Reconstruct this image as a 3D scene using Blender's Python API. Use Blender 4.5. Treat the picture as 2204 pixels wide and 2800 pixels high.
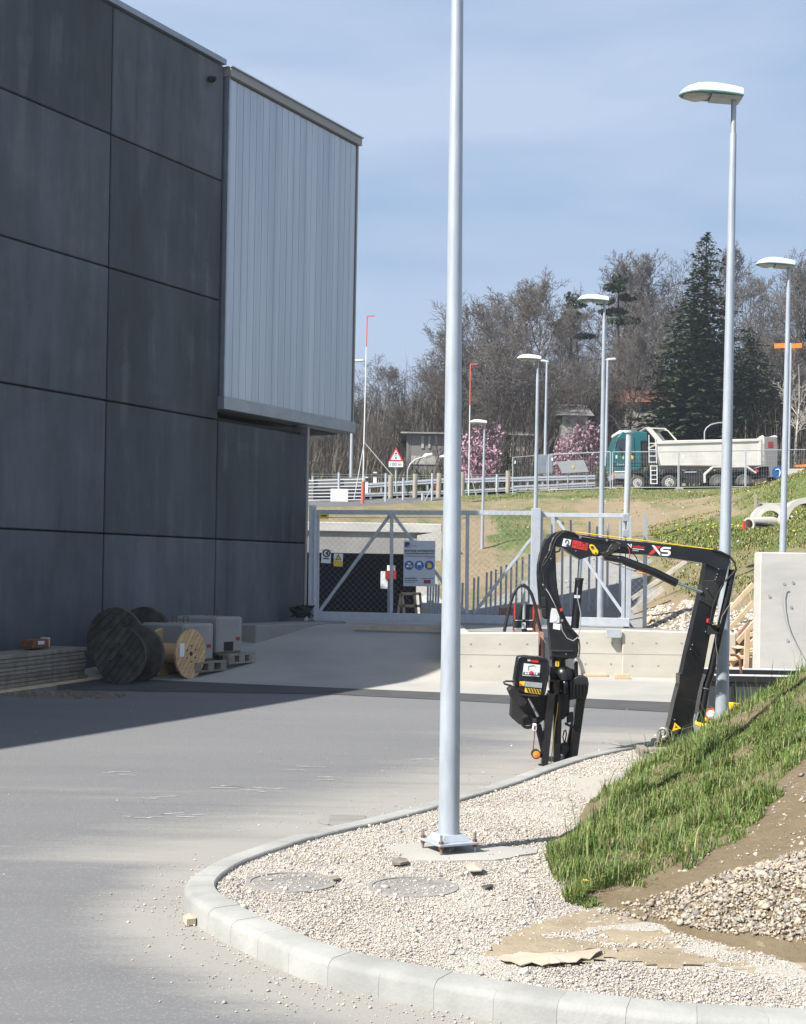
import bpy, bmesh, math, random
import numpy as np
from mathutils import Vector, Matrix
for o in list(bpy.data.objects): bpy.data.objects.remove(o)
S = bpy.context.scene
C = S.collection
random.seed(7); RNG = np.random.default_rng(7)
R = math.radians

# ------------------------------------------------------------------ camera, world, sun, exposure
F, CX, CY, EYE, ROLL = 3871.0, 1102.0, 1566.0, 1.65, 0.018
cam = bpy.data.cameras.new('camera'); cam_o = bpy.data.objects.new('camera', cam); C.objects.link(cam_o)
cam_o.location = (0, 0, EYE); cam_o.rotation_euler = (R(90), -ROLL, 0)
cam.sensor_fit = 'VERTICAL'; cam.sensor_height = 36; cam.sensor_width = 36
cam.lens = F / 2800 * 36; cam.shift_y = (CY - 1400) / 2800
cam.clip_start = .1; cam.clip_end = 3000
S.camera = cam_o
SUN_EL, SUN_AZ = R(46.5), R(236)          # azimuth clockwise from +Y
w = bpy.data.worlds.new('World'); S.world = w; w.use_nodes = True
wn, wl = w.node_tree.nodes, w.node_tree.links
bg = wn['Background']
sky = wn.new('ShaderNodeTexSky'); sky.sky_type = 'NISHITA'; sky.sun_disc = False
sky.sun_elevation = SUN_EL; sky.sun_rotation = SUN_AZ; sky.altitude = 400
sky.air_density = 1.0; sky.dust_density = 1.6; sky.ozone_density = 1.6
# thin high veil of cloud, laid out by direction in the sky
tc = wn.new('ShaderNodeTexCoord'); mp = wn.new('ShaderNodeMapping')
mp.inputs['Scale'].default_value = (1.0, 1.0, 5.0); mp.inputs['Rotation'].default_value = (R(4), R(7), 0); mp.inputs['Location'].default_value = (.35, .2, .62)
nz = wn.new('ShaderNodeTexNoise'); nz.inputs['Scale'].default_value = 1.7; nz.inputs['Detail'].default_value = 6; nz.inputs['Roughness'].default_value = .5; nz.inputs['Distortion'].default_value = .35
rp = wn.new('ShaderNodeValToRGB'); rp.color_ramp.elements[0].position = .30; rp.color_ramp.elements[1].position = .60
rp.color_ramp.elements[0].color = (0, 0, 0, 1); rp.color_ramp.elements[1].color = (.78, .78, .78, 1)
mx = wn.new('ShaderNodeMix'); mx.data_type = 'RGBA'
mx.inputs['B'].default_value = (6.4, 7.5, 9.4, 1)
wl.new(tc.outputs['Generated'], mp.inputs['Vector']); wl.new(mp.outputs[0], nz.inputs['Vector'])
# paler air towards the horizon, the same all the way round
sx = wn.new('ShaderNodeSeparateXYZ'); wl.new(tc.outputs['Generated'], sx.inputs[0])
hz = wn.new('ShaderNodeMapRange'); hz.interpolation_type = 'SMOOTHSTEP'; hz.inputs['From Min'].default_value = .28; hz.inputs['From Max'].default_value = .85; hz.inputs['To Min'].default_value = .92; hz.inputs['To Max'].default_value = 0
wl.new(sx.outputs['Z'], hz.inputs['Value'])
hx = wn.new('ShaderNodeMix'); hx.data_type = 'RGBA'; hc = wn.new('ShaderNodeMapRange'); hc.interpolation_type = 'SMOOTHSTEP'; hc.inputs['From Min'].default_value = 0; hc.inputs['From Max'].default_value = .45; wl.new(sx.outputs['Z'], hc.inputs['Value'])
hg = wn.new('ShaderNodeMix'); hg.data_type = 'RGBA'; hg.inputs['A'].default_value = (4.2, 5.9, 8.3, 1); hg.inputs['B'].default_value = (2.5, 4.4, 7.6, 1); wl.new(hc.outputs[0], hg.inputs['Factor']); wl.new(hg.outputs['Result'], hx.inputs['B'])
wl.new(hz.outputs[0], hx.inputs['Factor']); wl.new(sky.outputs[0], hx.inputs['A'])
wl.new(nz.outputs['Fac'], rp.inputs['Fac']); wl.new(rp.outputs['Color'], mx.inputs['Factor'])
wl.new(hx.outputs['Result'], mx.inputs['A']); wl.new(mx.outputs['Result'], bg.inputs['Color'])
bg.inputs['Strength'].default_value = .05
sl = bpy.data.lights.new('sun', 'SUN'); sl.energy = 5.0; sl.angle = R(.53); sl.color = (1, .955, .88)
so = bpy.data.objects.new('sun', sl); C.objects.link(so)
sd = Vector((-math.sin(SUN_AZ) * math.cos(SUN_EL), -math.cos(SUN_AZ) * math.cos(SUN_EL), -math.sin(SUN_EL)))
so.rotation_euler = sd.to_track_quat('-Z', 'Y').to_euler(); so.location = (-20, -10, 40)
S.view_settings.view_transform = 'Standard'; S.view_settings.look = 'None'
S.view_settings.exposure = 0.92; S.view_settings.gamma = 1.0
S.render.engine = 'CYCLES'
S.cycles.max_bounces = 6; S.cycles.diffuse_bounces = 3; S.cycles.glossy_bounces = 3; S.cycles.transparent_max_bounces = 8

# ------------------------------------------------------------------ measuring helpers (photo pixel + depth -> world point)
_c, _s, K = math.cos(ROLL), math.sin(ROLL), 2204 / 1708
def P(px, py, Y):
    u = px - CX; v = CY - py
    return Vector(((u * _c - v * _s) / F * Y, Y, EYE + (u * _s + v * _c) / F * Y))
def pd(x, y, Y): return P(x * K, y * K, Y)
def proj(X, Y, Z):
    a = X / Y * F; b = (Z - EYE) / Y * F
    return CX + a * _c + b * _s, CY - (-a * _s + b * _c)
def gz(Y):
    t = np.maximum(np.asarray(Y, float) - 12.0, 0)
    return .022 * t * t / (t + .8)
def G(px, py, h=0):
    u = px - CX; v = CY - py; k = (u * _s + v * _c) / F; Y = 10.
    for i in range(60): Y = .5 * Y + .5 * (float(gz(Y)) + h - EYE) / k
    return P(px, py, Y)
def Gd(x, y, h=0): return G(x * K, y * K, h)
def ZM(x0, y0, s): return lambda *p: (x0 + p[0] * s, y0 + p[1] * s)

# ------------------------------------------------------------------ materials
MATS = {}
def M(name, c, c2=None, scale=4, rough=.6, metal=0, bump=0, bscale=60, stretch=(1, 1, 1), rnd=0, coat=0, spec=.5, attr=None, emit=None, lo=.35, hi=.65, trans=0):
    m = bpy.data.materials.new(name); m.use_nodes = True
    n, l = m.node_tree.nodes, m.node_tree.links
    b = n['Principled BSDF']
    b.inputs['Roughness'].default_value = rough; b.inputs['Metallic'].default_value = metal
    b.inputs['Specular IOR Level'].default_value = spec
    b.inputs['Coat Weight'].default_value = coat
    if trans: b.inputs['Transmission Weight'].default_value = trans
    c = tuple(c) + (1,); out = None
    t = n.new('ShaderNodeTexCoord'); mpn = n.new('ShaderNodeMapping'); mpn.inputs['Scale'].default_value = stretch
    l.new(t.outputs['Object'], mpn.inputs['Vector'])
    if attr:
        a = n.new('ShaderNodeAttribute'); a.attribute_name = attr; out = a.outputs['Color']
    elif c2:
        nz = n.new('ShaderNodeTexNoise'); nz.inputs['Scale'].default_value = scale; nz.inputs['Detail'].default_value = 7; nz.inputs['Roughness'].default_value = .62
        l.new(mpn.outputs[0], nz.inputs['Vector'])
        mr = n.new('ShaderNodeMapRange'); mr.inputs['From Min'].default_value = lo; mr.inputs['From Max'].default_value = hi
        l.new(nz.outputs['Fac'], mr.inputs['Value'])
        x = n.new('ShaderNodeMix'); x.data_type = 'RGBA'; x.inputs['A'].default_value = c; x.inputs['B'].default_value = tuple(c2) + (1,)
        l.new(mr.outputs[0], x.inputs['Factor']); out = x.outputs['Result']
    if rnd:
        oi = n.new('ShaderNodeObjectInfo'); mr = n.new('ShaderNodeMapRange'); mr.inputs['To Min'].default_value = 1 - rnd; mr.inputs['To Max'].default_value = 1 + rnd
        l.new(oi.outputs['Random'], mr.inputs['Value'])
        hs = n.new('ShaderNodeHueSaturation'); l.new(mr.outputs[0], hs.inputs['Value'])
        if out: l.new(out, hs.inputs['Color'])
        else: hs.inputs['Color'].default_value = c
        out = hs.outputs['Color']
    if out: l.new(out, b.inputs['Base Color'])
    else: b.inputs['Base Color'].default_value = c
    if bump:
        nb = n.new('ShaderNodeTexNoise'); nb.inputs['Scale'].default_value = bscale; nb.inputs['Detail'].default_value = 5
        l.new(mpn.outputs[0], nb.inputs['Vector'])
        bn = n.new('ShaderNodeBump'); bn.inputs['Strength'].default_value = bump; bn.inputs['Distance'].default_value = .02
        l.new(nb.outputs['Fac'], bn.inputs['Height']); l.new(bn.outputs[0], b.inputs['Normal'])
    if emit:
        b.inputs['Emission Color'].default_value = tuple(emit[:3]) + (1,); b.inputs['Emission Strength'].default_value = emit[3]
    MATS[name] = m
    return m

# ------------------------------------------------------------------ mesh builder
class MB:
    def __init__(s): s.v = []; s.f = []; s.m = []
    def add(s, vs, fs, m=0):
        o = len(s.v); s.v += [tuple(q) for q in vs]; s.f += [tuple(i + o for i in f) for f in fs]; s.m += [m] * len(fs); return s
    def bx(s, x0, x1, y0, y1, z0, z1, m=0):
        return s.add([(x, y, z) for z in (z0, z1) for x, y in ((x0, y0), (x1, y0), (x1, y1), (x0, y1))],
                     [(0, 3, 2, 1), (4, 5, 6, 7), (0, 1, 5, 4), (1, 2, 6, 5), (2, 3, 7, 6), (3, 0, 4, 7)], m)
    def box(s, c, sz, rot=None, m=0):
        c = Vector(c); h = [q / 2 for q in sz]
        if rot is None: rot = Matrix.Identity(3)
        elif not isinstance(rot, Matrix): rot = Matrix.Rotation(rot, 3, 'Z')
        vs = [c + rot @ Vector((x * h[0], y * h[1], z * h[2])) for z in (-1, 1) for x, y in ((-1, -1), (1, -1), (1, 1), (-1, 1))]
        return s.add(vs, [(0, 3, 2, 1), (4, 5, 6, 7), (0, 1, 5, 4), (1, 2, 6, 5), (2, 3, 7, 6), (3, 0, 4, 7)], m)
    def beam(s, p0, p1, w_, h_, up=(0, 0, 1), m=0):
        p0, p1 = Vector(p0), Vector(p1); d = (p1 - p0).normalized(); up = Vector(up)
        if abs(d.dot(up)) > .98: up = Vector((0, 1, 0))
        a = d.cross(up).normalized() * (w_ / 2); b = a.cross(d).normalized() * (h_ / 2)
        vs = [p + q for p in (p0, p1) for q in (-a - b, a - b, a + b, -a + b)]
        return s.add(vs, [(0, 1, 2, 3), (7, 6, 5, 4), (0, 4, 5, 1), (1, 5, 6, 2), (2, 6, 7, 3), (3, 7, 4, 0)], m)
    def tube(s, pts, r, n=8, m=0, caps=True):
        pts = [Vector(q) for q in pts]; rs = r if isinstance(r, (list, tuple)) else [r] * len(pts)
        o = len(s.v); N = len(pts); prev = None
        for i, p in enumerate(pts):
            d = (pts[min(i + 1, N - 1)] - pts[max(i - 1, 0)]).normalized()
            u = prev - d * prev.dot(d) if prev is not None else (d.cross(Vector((0, 0, 1))) if abs(d.z) < .9 else d.cross(Vector((1, 0, 0))))
            u.normalize(); prev = u; q = d.cross(u)
            for k in range(n):
                a = 2 * math.pi * k / n; s.v.append(tuple(p + (u * math.cos(a) + q * math.sin(a)) * rs[i]))
        for i in range(N - 1):
            for k in range(n):
                k2 = (k + 1) % n; s.f.append((o + i * n + k, o + i * n + k2, o + (i + 1) * n + k2, o + (i + 1) * n + k)); s.m.append(m)
        if caps:
            s.f.append(tuple(o + k for k in range(n))[::-1]); s.f.append(tuple(o + (N - 1) * n + k for k in range(n))); s.m += [m, m]
        return s
    def cyl(s, p0, p1, r0, r1=None, n=16, m=0): return s.tube([p0, p1], [r0, r0 if r1 is None else r1], n, m)
    def ring(s, c, ax, r, t, n=20, k=6, m=0):
        c = Vector(c); ax = Vector(ax).normalized(); u = ax.orthogonal().normalized(); q = ax.cross(u); o = len(s.v)
        for i in range(n):
            a = 2 * math.pi * i / n; d = u * math.cos(a) + q * math.sin(a)
            for j in range(k):
                b = 2 * math.pi * j / k; s.v.append(tuple(c + d * (r + t * math.cos(b)) + ax * t * math.sin(b)))
        for i in range(n):
            for j in range(k):
                s.f.append((o + i * k + j, o + (i + 1) % n * k + j, o + (i + 1) % n * k + (j + 1) % k, o + i * k + (j + 1) % k)); s.m.append(m)
        return s
    def pipe(s, p0, p1, ro, ri, n=28, m=0):
        p0, p1 = Vector(p0), Vector(p1); d = (p1 - p0).normalized(); u = d.orthogonal().normalized(); q = d.cross(u); o = len(s.v)
        for k in range(n):
            a = 2 * math.pi * k / n; e = u * math.cos(a) + q * math.sin(a)
            s.v += [tuple(p0 + e * ro), tuple(p1 + e * ro), tuple(p1 + e * ri), tuple(p0 + e * ri)]
        for k in range(n):
            a, b = o + 4 * k, o + 4 * ((k + 1) % n)
            for j in range(4): s.f.append((a + j, a + (j + 1) % 4, b + (j + 1) % 4, b + j)); s.m.append(m)
        return s
    def prism(s, pts, ex, m=0):
        pts = [Vector(q) for q in pts]; ex = Vector(ex); n = len(pts)
        return s.add(pts + [p + ex for p in pts], [tuple(range(n)), tuple(range(2 * n - 1, n - 1, -1))] + [(i, i + n, (i + 1) % n + n, (i + 1) % n) for i in range(n)], m)
    def px(s, pts, Y, depth, m=0):            # side outline measured in the photo, given its own distance and thickness
        return s.prism([P(x, y, Y) for x, y in pts], (0, depth, 0), m)
    def build(s, name, mats, parent=None, origin=None, smooth=False, bevel=0, fix=True, local=False, seg=1):
        me = bpy.data.meshes.new(name)
        og = Vector((0, 0, 0)) if local else (ORG[parent.name] if parent is not None else Vector(origin if origin is not None else (0, 0, 0)))
        vs = [(a - og.x, b - og.y, c - og.z) for a, b, c in s.v]
        me.from_pydata(vs, [], s.f)
        for mt in (mats if isinstance(mats, (list, tuple)) else [mats]): me.materials.append(MATS[mt] if isinstance(mt, str) else mt)
        if any(s.m): me.polygons.foreach_set('material_index', s.m)
        if fix or bevel:
            bm = bmesh.new(); bm.from_mesh(me)
            bmesh.ops.recalc_face_normals(bm, faces=bm.faces)
            if bevel:
                ed = [e for e in bm.edges if len(e.link_faces) == 2 and e.calc_face_angle(0) > .6]
                bmesh.ops.bevel(bm, geom=ed, offset=bevel, segments=seg, affect='EDGES', clamp_overlap=True)
            bm.to_mesh(me); bm.free()
        if smooth:
            me.polygons.foreach_set('use_smooth', [True] * len(me.polygons))
            me.set_sharp_from_angle(angle=R(38)) if hasattr(me, 'set_sharp_from_angle') else None
        return link(name, me, parent, og if parent is None else None)
ORG = {}
def link(name, me, parent=None, loc=None):
    o = bpy.data.objects.new(name, me); C.objects.link(o)
    if parent is not None: o.parent = parent; ORG[o.name] = ORG[parent.name]
    else:
        if loc is not None: o.location = loc
        ORG[o.name] = Vector(o.location)
    return o
def tag(o, label=None, cat=None, group=None, kind=None):
    if label: o['label'] = label
    if cat: o['category'] = cat
    if group: o['group'] = group
    if kind: o['kind'] = kind
    return o
def thing(name, label, cat, loc, group=None, rz=0):
    o = bpy.data.objects.new(name, None); C.objects.link(o); o.location = loc; o.rotation_euler = (0, 0, rz); o.empty_display_size = .2
    ORG[o.name] = Vector(loc); return tag(o, label, cat, group)
def copy_tree(o, parent=None):
    c = o.copy(); C.objects.link(c)
    if parent is not None: c.parent = parent
    for ch in list(o.children): copy_tree(ch, c)
    return c
def raw(name, V, Fc, mat, parent=None, loc=None, col=None, smooth=False):      # big meshes straight from numpy arrays
    me = bpy.data.meshes.new(name); V = np.asarray(V, np.float32); Fc = np.asarray(Fc, np.int32); k = Fc.shape[1]
    if parent is not None: V = V - np.array(ORG[parent.name], np.float32)
    me.vertices.add(len(V)); me.vertices.foreach_set('co', V.ravel())
    me.loops.add(Fc.size); me.loops.foreach_set('vertex_index', Fc.ravel())
    me.polygons.add(len(Fc)); me.polygons.foreach_set('loop_start', np.arange(0, Fc.size, k, dtype=np.int32))
    if smooth: me.polygons.foreach_set('use_smooth', np.ones(len(Fc), bool))
    me.update(calc_edges=True)
    for mt in (mat if isinstance(mat, list) else [mat]): me.materials.append(MATS[mt])
    if col is not None:
        a = me.color_attributes.new('Col', 'FLOAT_COLOR', 'POINT'); cc = np.ones((len(V), 4), np.float32); cc[:, :3] = col; a.data.foreach_set('color', cc.ravel())
    return link(name, me, parent, loc)
def text(name, st, org, right, up, mat, parent, ex=.001, bold=False):
    cu = bpy.data.curves.new('t', 'FONT'); cu.body = st; cu.size = 1; cu.extrude = 0; cu.resolution_u = 2
    if bold: cu.offset = .03
    to = bpy.data.objects.new('t', cu); C.objects.link(to)
    dg = bpy.context.evaluated_depsgraph_get(); me = bpy.data.meshes.new_from_object(to.evaluated_get(dg))
    bpy.data.objects.remove(to); bpy.data.curves.remove(cu)
    co = np.array([v.co[:2] for v in me.vertices]); lo = co.min(0); sz = np.maximum(co.max(0) - lo, 1e-6)
    org, right, up = Vector(org), Vector(right), Vector(up); og = ORG[parent.name]
    nrm = right.cross(up).normalized() * ex
    for v, q in zip(me.vertices, co): v.co = org + right * float((q[0] - lo[0]) / sz[0]) + up * float((q[1] - lo[1]) / sz[1]) + nrm - og
    me.name = name; me.materials.clear(); me.materials.append(MATS[mat])
    return link(name, me, parent)
def pxtext(name, st, x0, y0, x1, y1, Y, mat, parent, skew=0, bold=False):    # box in photo px, baseline y1 at x0, skew = drop at x1
    a, b, t = P(x0, y1, Y), P(x1, y1 + skew, Y), P(x0, y0, Y)
    return text(name, st, a, b - a, t - a, mat, parent, bold=bold)
def inpoly(px, py, poly):
    px, py = np.asarray(px), np.asarray(py); r = np.zeros(px.shape, bool); n = len(poly)
    for i in range(n):
        x0, y0 = poly[i]; x1, y1 = poly[i - 1]
        if y0 == y1: continue
        c_ = ((y0 > py) != (y1 > py)) & (px < (x1 - x0) * (py - y0) / (y1 - y0) + x0); r ^= c_
    return r
def rbf(pts):                       # smooth surface through (x, y, z) points, thin plate
    p = np.array(pts, float); n = len(p); d = np.hypot(p[:, None, 0] - p[None, :, 0], p[:, None, 1] - p[None, :, 1])
    U = np.where(d > 0, d * d * np.log(d + 1e-12), 0) + np.eye(n) * .05
    A = np.zeros((n + 3, n + 3)); A[:n, :n] = U; A[:n, n] = 1; A[:n, n + 1:] = p[:, :2]; A[n, :n] = 1; A[n + 1:, :n] = p[:, :2].T
    sol = np.linalg.solve(A, np.r_[p[:, 2], 0, 0, 0])
    def ev(x, y):
        x, y = np.asarray(x, float), np.asarray(y, float); r = sol[n] + sol[n + 1] * x + sol[n + 2] * y
        for i in range(n):
            q = (x - p[i, 0]) ** 2 + (y - p[i, 1]) ** 2; r = r + sol[i] * np.where(q > 0, .5 * q * np.log(q + 1e-12), 0)
        return r
    return ev
def vnoise(x, y, seed=0, oct=4):    # cheap smooth value noise for shaping terrain
    x, y = np.asarray(x, float), np.asarray(y, float); r = 0; a = 1; t = 0
    for o in range(oct):
        def h(i, j): q = np.sin(i * 127.1 + j * 311.7 + seed * 17.3 + o * 5.1) * 43758.5453; return q - np.floor(q)
        xi, yi = np.floor(x), np.floor(y); fx, fy = x - xi, y - yi; fx = fx * fx * (3 - 2 * fx); fy = fy * fy * (3 - 2 * fy)
        r = r + a * ((h(xi, yi) * (1 - fx) + h(xi + 1, yi) * fx) * (1 - fy) + (h(xi, yi + 1) * (1 - fx) + h(xi + 1, yi + 1) * fx) * fy)
        t += a; a *= .5; x = x * 2.03; y = y * 2.03
    return r / t
def grid(xs, ys, zf):
    X, Y = np.meshgrid(xs, ys); Z = zf(X, Y); V = np.c_[X.ravel(), Y.ravel(), Z.ravel()]; nx = len(xs)
    i = np.arange((len(ys) - 1) * nx).reshape(-1, nx)[:, :-1].ravel()
    return V, np.c_[i, i + 1, i + nx + 1, i + nx]

# materials -------------------------------------------------------------
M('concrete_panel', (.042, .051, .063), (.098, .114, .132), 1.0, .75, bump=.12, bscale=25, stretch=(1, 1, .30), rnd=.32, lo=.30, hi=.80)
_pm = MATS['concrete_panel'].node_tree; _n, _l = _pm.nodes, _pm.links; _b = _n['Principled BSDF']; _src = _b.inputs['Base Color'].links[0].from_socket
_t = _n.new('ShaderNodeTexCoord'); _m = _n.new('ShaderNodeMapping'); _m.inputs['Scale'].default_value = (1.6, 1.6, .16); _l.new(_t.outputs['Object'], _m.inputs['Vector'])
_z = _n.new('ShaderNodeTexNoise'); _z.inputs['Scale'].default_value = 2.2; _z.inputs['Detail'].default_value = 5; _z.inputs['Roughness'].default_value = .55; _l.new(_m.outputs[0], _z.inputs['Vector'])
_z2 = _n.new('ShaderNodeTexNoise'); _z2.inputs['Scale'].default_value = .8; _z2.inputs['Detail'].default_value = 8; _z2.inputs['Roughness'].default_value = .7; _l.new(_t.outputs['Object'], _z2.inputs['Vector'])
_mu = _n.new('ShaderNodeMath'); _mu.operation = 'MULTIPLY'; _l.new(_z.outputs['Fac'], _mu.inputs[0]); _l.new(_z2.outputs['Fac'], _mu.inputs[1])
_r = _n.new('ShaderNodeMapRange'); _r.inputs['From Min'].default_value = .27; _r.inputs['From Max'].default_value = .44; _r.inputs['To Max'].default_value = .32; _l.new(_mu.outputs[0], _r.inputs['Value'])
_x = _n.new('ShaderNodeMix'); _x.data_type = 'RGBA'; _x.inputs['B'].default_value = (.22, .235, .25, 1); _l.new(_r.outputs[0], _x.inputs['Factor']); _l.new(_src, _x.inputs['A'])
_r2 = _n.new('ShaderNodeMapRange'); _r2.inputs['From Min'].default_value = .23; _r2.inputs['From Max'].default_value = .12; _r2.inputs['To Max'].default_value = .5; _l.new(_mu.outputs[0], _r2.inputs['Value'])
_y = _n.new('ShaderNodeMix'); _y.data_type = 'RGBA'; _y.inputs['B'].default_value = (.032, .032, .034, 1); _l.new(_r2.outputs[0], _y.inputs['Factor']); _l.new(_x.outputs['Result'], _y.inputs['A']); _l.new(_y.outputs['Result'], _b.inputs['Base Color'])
M('concrete', (.44, .42, .365), (.54, .515, .455), 1.6, .85, bump=.1, bscale=30, stretch=(.6, .6, 1.6), rnd=.05)
M('ballast', (.24, .24, .235), (.30, .30, .29), 2, .8, bump=.08)
M('concrete_white', (.42, .41, .385), (.51, .495, .465), 2.2, .8, bump=.08, bscale=30, stretch=(.5, .5, 2))
M('concrete_grey', (.22, .212, .20), (.29, .28, .265), .9, .85, bump=.1, bscale=20)
M('apron', (.30, .292, .27), (.40, .388, .36), .55, .85, bump=.08, bscale=40)
M('kerb', (.25, .255, .245), (.335, .335, .32), 3.5, .85, bump=.15, bscale=60, rnd=.06)
M('joint', (.045, .045, .045), rough=.9)
M('dark', (.012, .012, .013), rough=.8)
M('galv', (.41, .445, .49), (.50, .535, .58), 9, .45, .25, bump=.03, bscale=30, lo=.3, hi=.7)
M('galv_pole', (.34, .38, .43), (.44, .485, .54), 11, .45, .2, bump=.02, bscale=40, stretch=(1, 1, .25), rnd=.04)
M('galv_dull', (.36, .38, .40), (.44, .46, .48), 9, .5, .4)
M('trim', (.26, .29, .33), (.32, .35, .39), 3, .4, .5)
M('trim_light', (.30, .29, .275), rough=.5, metal=.2)
M('poly', (.36, .395, .44), (.47, .50, .53), 1.2, .20, .45, stretch=(3, 3, .12), spec=1.0, rnd=.025)
M('black_paint', (.007, .007, .009), (.022, .021, .019), 5, .34, 0, bump=.03, bscale=40, coat=.25, lo=.45, hi=.85)
M('black_matt', (.011, .011, .012), (.030, .028, .026), 7, .6, bump=.06, lo=.4, hi=.8)
M('rubber', (.013, .013, .013), rough=.55)
M('chrome', (.62, .65, .68), rough=.16, metal=.95)
M('steel', (.42, .42, .40), (.25, .24, .22), 12, .45, .7)
M('rust', (.22, .085, .035), (.12, .05, .03), 20, .8)
M('rust_plate', (.34, .17, .13), (.24, .12, .09), 5, .8)
M('white_paint', (.76, .77, .77), rough=.35)
M('lamp_white', (.66, .68, .69), rough=.3, coat=.2)
M('lamp_green', (.08, .2, .17), rough=.4)
M('lamp_glass', (.42, .40, .34), rough=.15, spec=.8)
M('red', (.60, .035, .03), rough=.45)
M('red_dark', (.30, .02, .02), rough=.5)
M('orange', (.86, .24, .03), rough=.4)
M('amber', (.80, .22, .01), rough=.25, coat=.4)
M('yellow', (.80, .52, .02), rough=.45)
M('sign_yellow', (.72, .50, .03), rough=.5)
M('blue', (.025, .10, .36), rough=.45)
M('navy', (.02, .03, .14), rough=.45)
M('sign_white', (.72, .74, .76), rough=.4)
M('sign_ink', (.03, .035, .06), rough=.6)
M('grey_label', (.60, .62, .64), rough=.5)
M('wood_new', (.62, .42, .23), (.50, .32, .16), 3, .7, stretch=(1, 1, 8), rnd=.12)
M('wood_pale', (.60, .46, .31), (.48, .35, .22), 3, .75, stretch=(1.5, 1.5, 1.5), rnd=.15)
M('wood_grey', (.17, .145, .12), (.27, .24, .20), 4, .85, stretch=(6, 1, 1), rnd=.22)
M('wood_dark', (.040, .036, .031), (.095, .085, .073), 6, .85, bump=.1, rnd=.25)
M('post_wood', (.38, .335, .275), (.30, .265, .215), 6, .85)
M('card', (.40, .33, .25), (.50, .42, .33), 4, .85)
M('teal', (.008, .095, .108), (.011, .115, .125), 2, .32, coat=.35)
M('truck_white', (.56, .535, .48), (.66, .635, .58), 1.4, .5)
M('glass_dark', (.03, .04, .045), rough=.08, spec=.8)
M('tyre', (.05, .048, .046), (.10, .095, .088), 5, .85)
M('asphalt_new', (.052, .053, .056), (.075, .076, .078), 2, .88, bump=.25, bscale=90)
M('road', (.115, .115, .118), (.15, .15, .15), .3, .85)
M('stone', (.5, .5, .5), attr='Col', rough=.85)
M('leaf', (.1, .2, .05), attr='Col', rough=.55, spec=.3)
M('bark', (.075, .064, .054), (.12, .105, .09), 2, .9, rnd=.12)
M('twig', (.098, .080, .068), (.135, .115, .100), .4, .9, rnd=.14)
M('twig_grey', (.112, .098, .088), (.155, .138, .125), .4, .9, rnd=.12)
M('birch', (.60, .56, .50), (.3, .28, .25), 3, .8)
M('needle', (.024, .042, .024), (.062, .080, .042), 1.2, .7, rnd=.1, spec=.2)
M('ivy', (.016, .036, .012), (.035, .062, .02), 1, .6, spec=.3)
M('blossom', (.30, .17, .23), (.42, .28, .34), .6, .8, spec=.2)
M('house_wall', (.40, .385, .355), rough=.9)
M('house_grey', (.19, .185, .18), rough=.9)
M('roof_tile', (.30, .13, .085), (.25, .095, .06), 3, .85)
M('gate_sign', (.46, .50, .56), rough=.55)
M('chalk', (.46, .455, .44), (.30, .30, .29), 30, .9)
# ================================================================== THE SETTING
# ---- kerb path (outer top edge), measured on the photo and laid on the ground
KH = .11
_kp = [(2500, 2800), (2199, 2793), (1919, 2781), (1707, 2760), (1495, 2737), (1321, 2706), (1150, 2676), (999, 2644), (870, 2618), (773, 2582), (660, 2532), (570, 2486), (512, 2447), (496, 2416), (522, 2386), (580, 2352), (658, 2322), (760, 2290), (850, 2266), (980, 2238), (1108, 2206), (1237, 2170), (1366, 2132), (1482, 2091), (1587, 2060), (1700, 2037), (1800, 2022)]
kw = [G(x, y, KH) for x, y in _kp]; kw = [Vector((q.x, q.y, 0)) for q in kw]
kw += [kw[-1] + Vector((1.2, .55, 0)), kw[-1] + Vector((5, 2.2, 0))]
def catmull(p, n=14):
    p = [p[0] * 2 - p[1]] + p + [p[-1] * 2 - p[-2]]; r = []
    for i in range(1, len(p) - 2):
        for k in range(n):
            t = k / n; a, b, c, d = p[i - 1:i + 3]
            r.append(.5 * ((2 * b) + (c - a) * t + (2 * a - 5 * b + 4 * c - d) * t * t + (3 * b - a - 3 * c + d) * t ** 3))
    return r + [p[-2]]
def resample(p, st):
    r = [p[0]]; acc = 0
    for a, b in zip(p, p[1:]):
        L = (b - a).length
        while acc + L >= st and L > 1e-9:
            a = a + (b - a) * ((st - acc) / L); r.append(a.copy()); L = (b - a).length; acc = 0
        acc += L
    return r
kpath = resample(catmull(kw), .0625)
for _ in range(6): kpath = [kpath[0]] + [(a + b * 2 + c) / 4 for a, b, c in zip(kpath, kpath[1:], kpath[2:])] + [kpath[-1]]
def knorm(i):
    d = (kpath[min(i + 1, len(kpath) - 1)] - kpath[max(i - 1, 0)]).normalized(); return Vector((d.y, -d.x, 0))   # towards the island
kerb = tag(bpy.data.objects.new('kerb', None), kind='structure'); C.objects.link(kerb); ORG['kerb'] = Vector((0, 0, 0))
prof = [(0, -.12), (.004, .078), (.012, .094), (.034, .108), (.15, .112), (.157, .105), (.16, -.1)]
i = 0; N = len(kpath)
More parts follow.
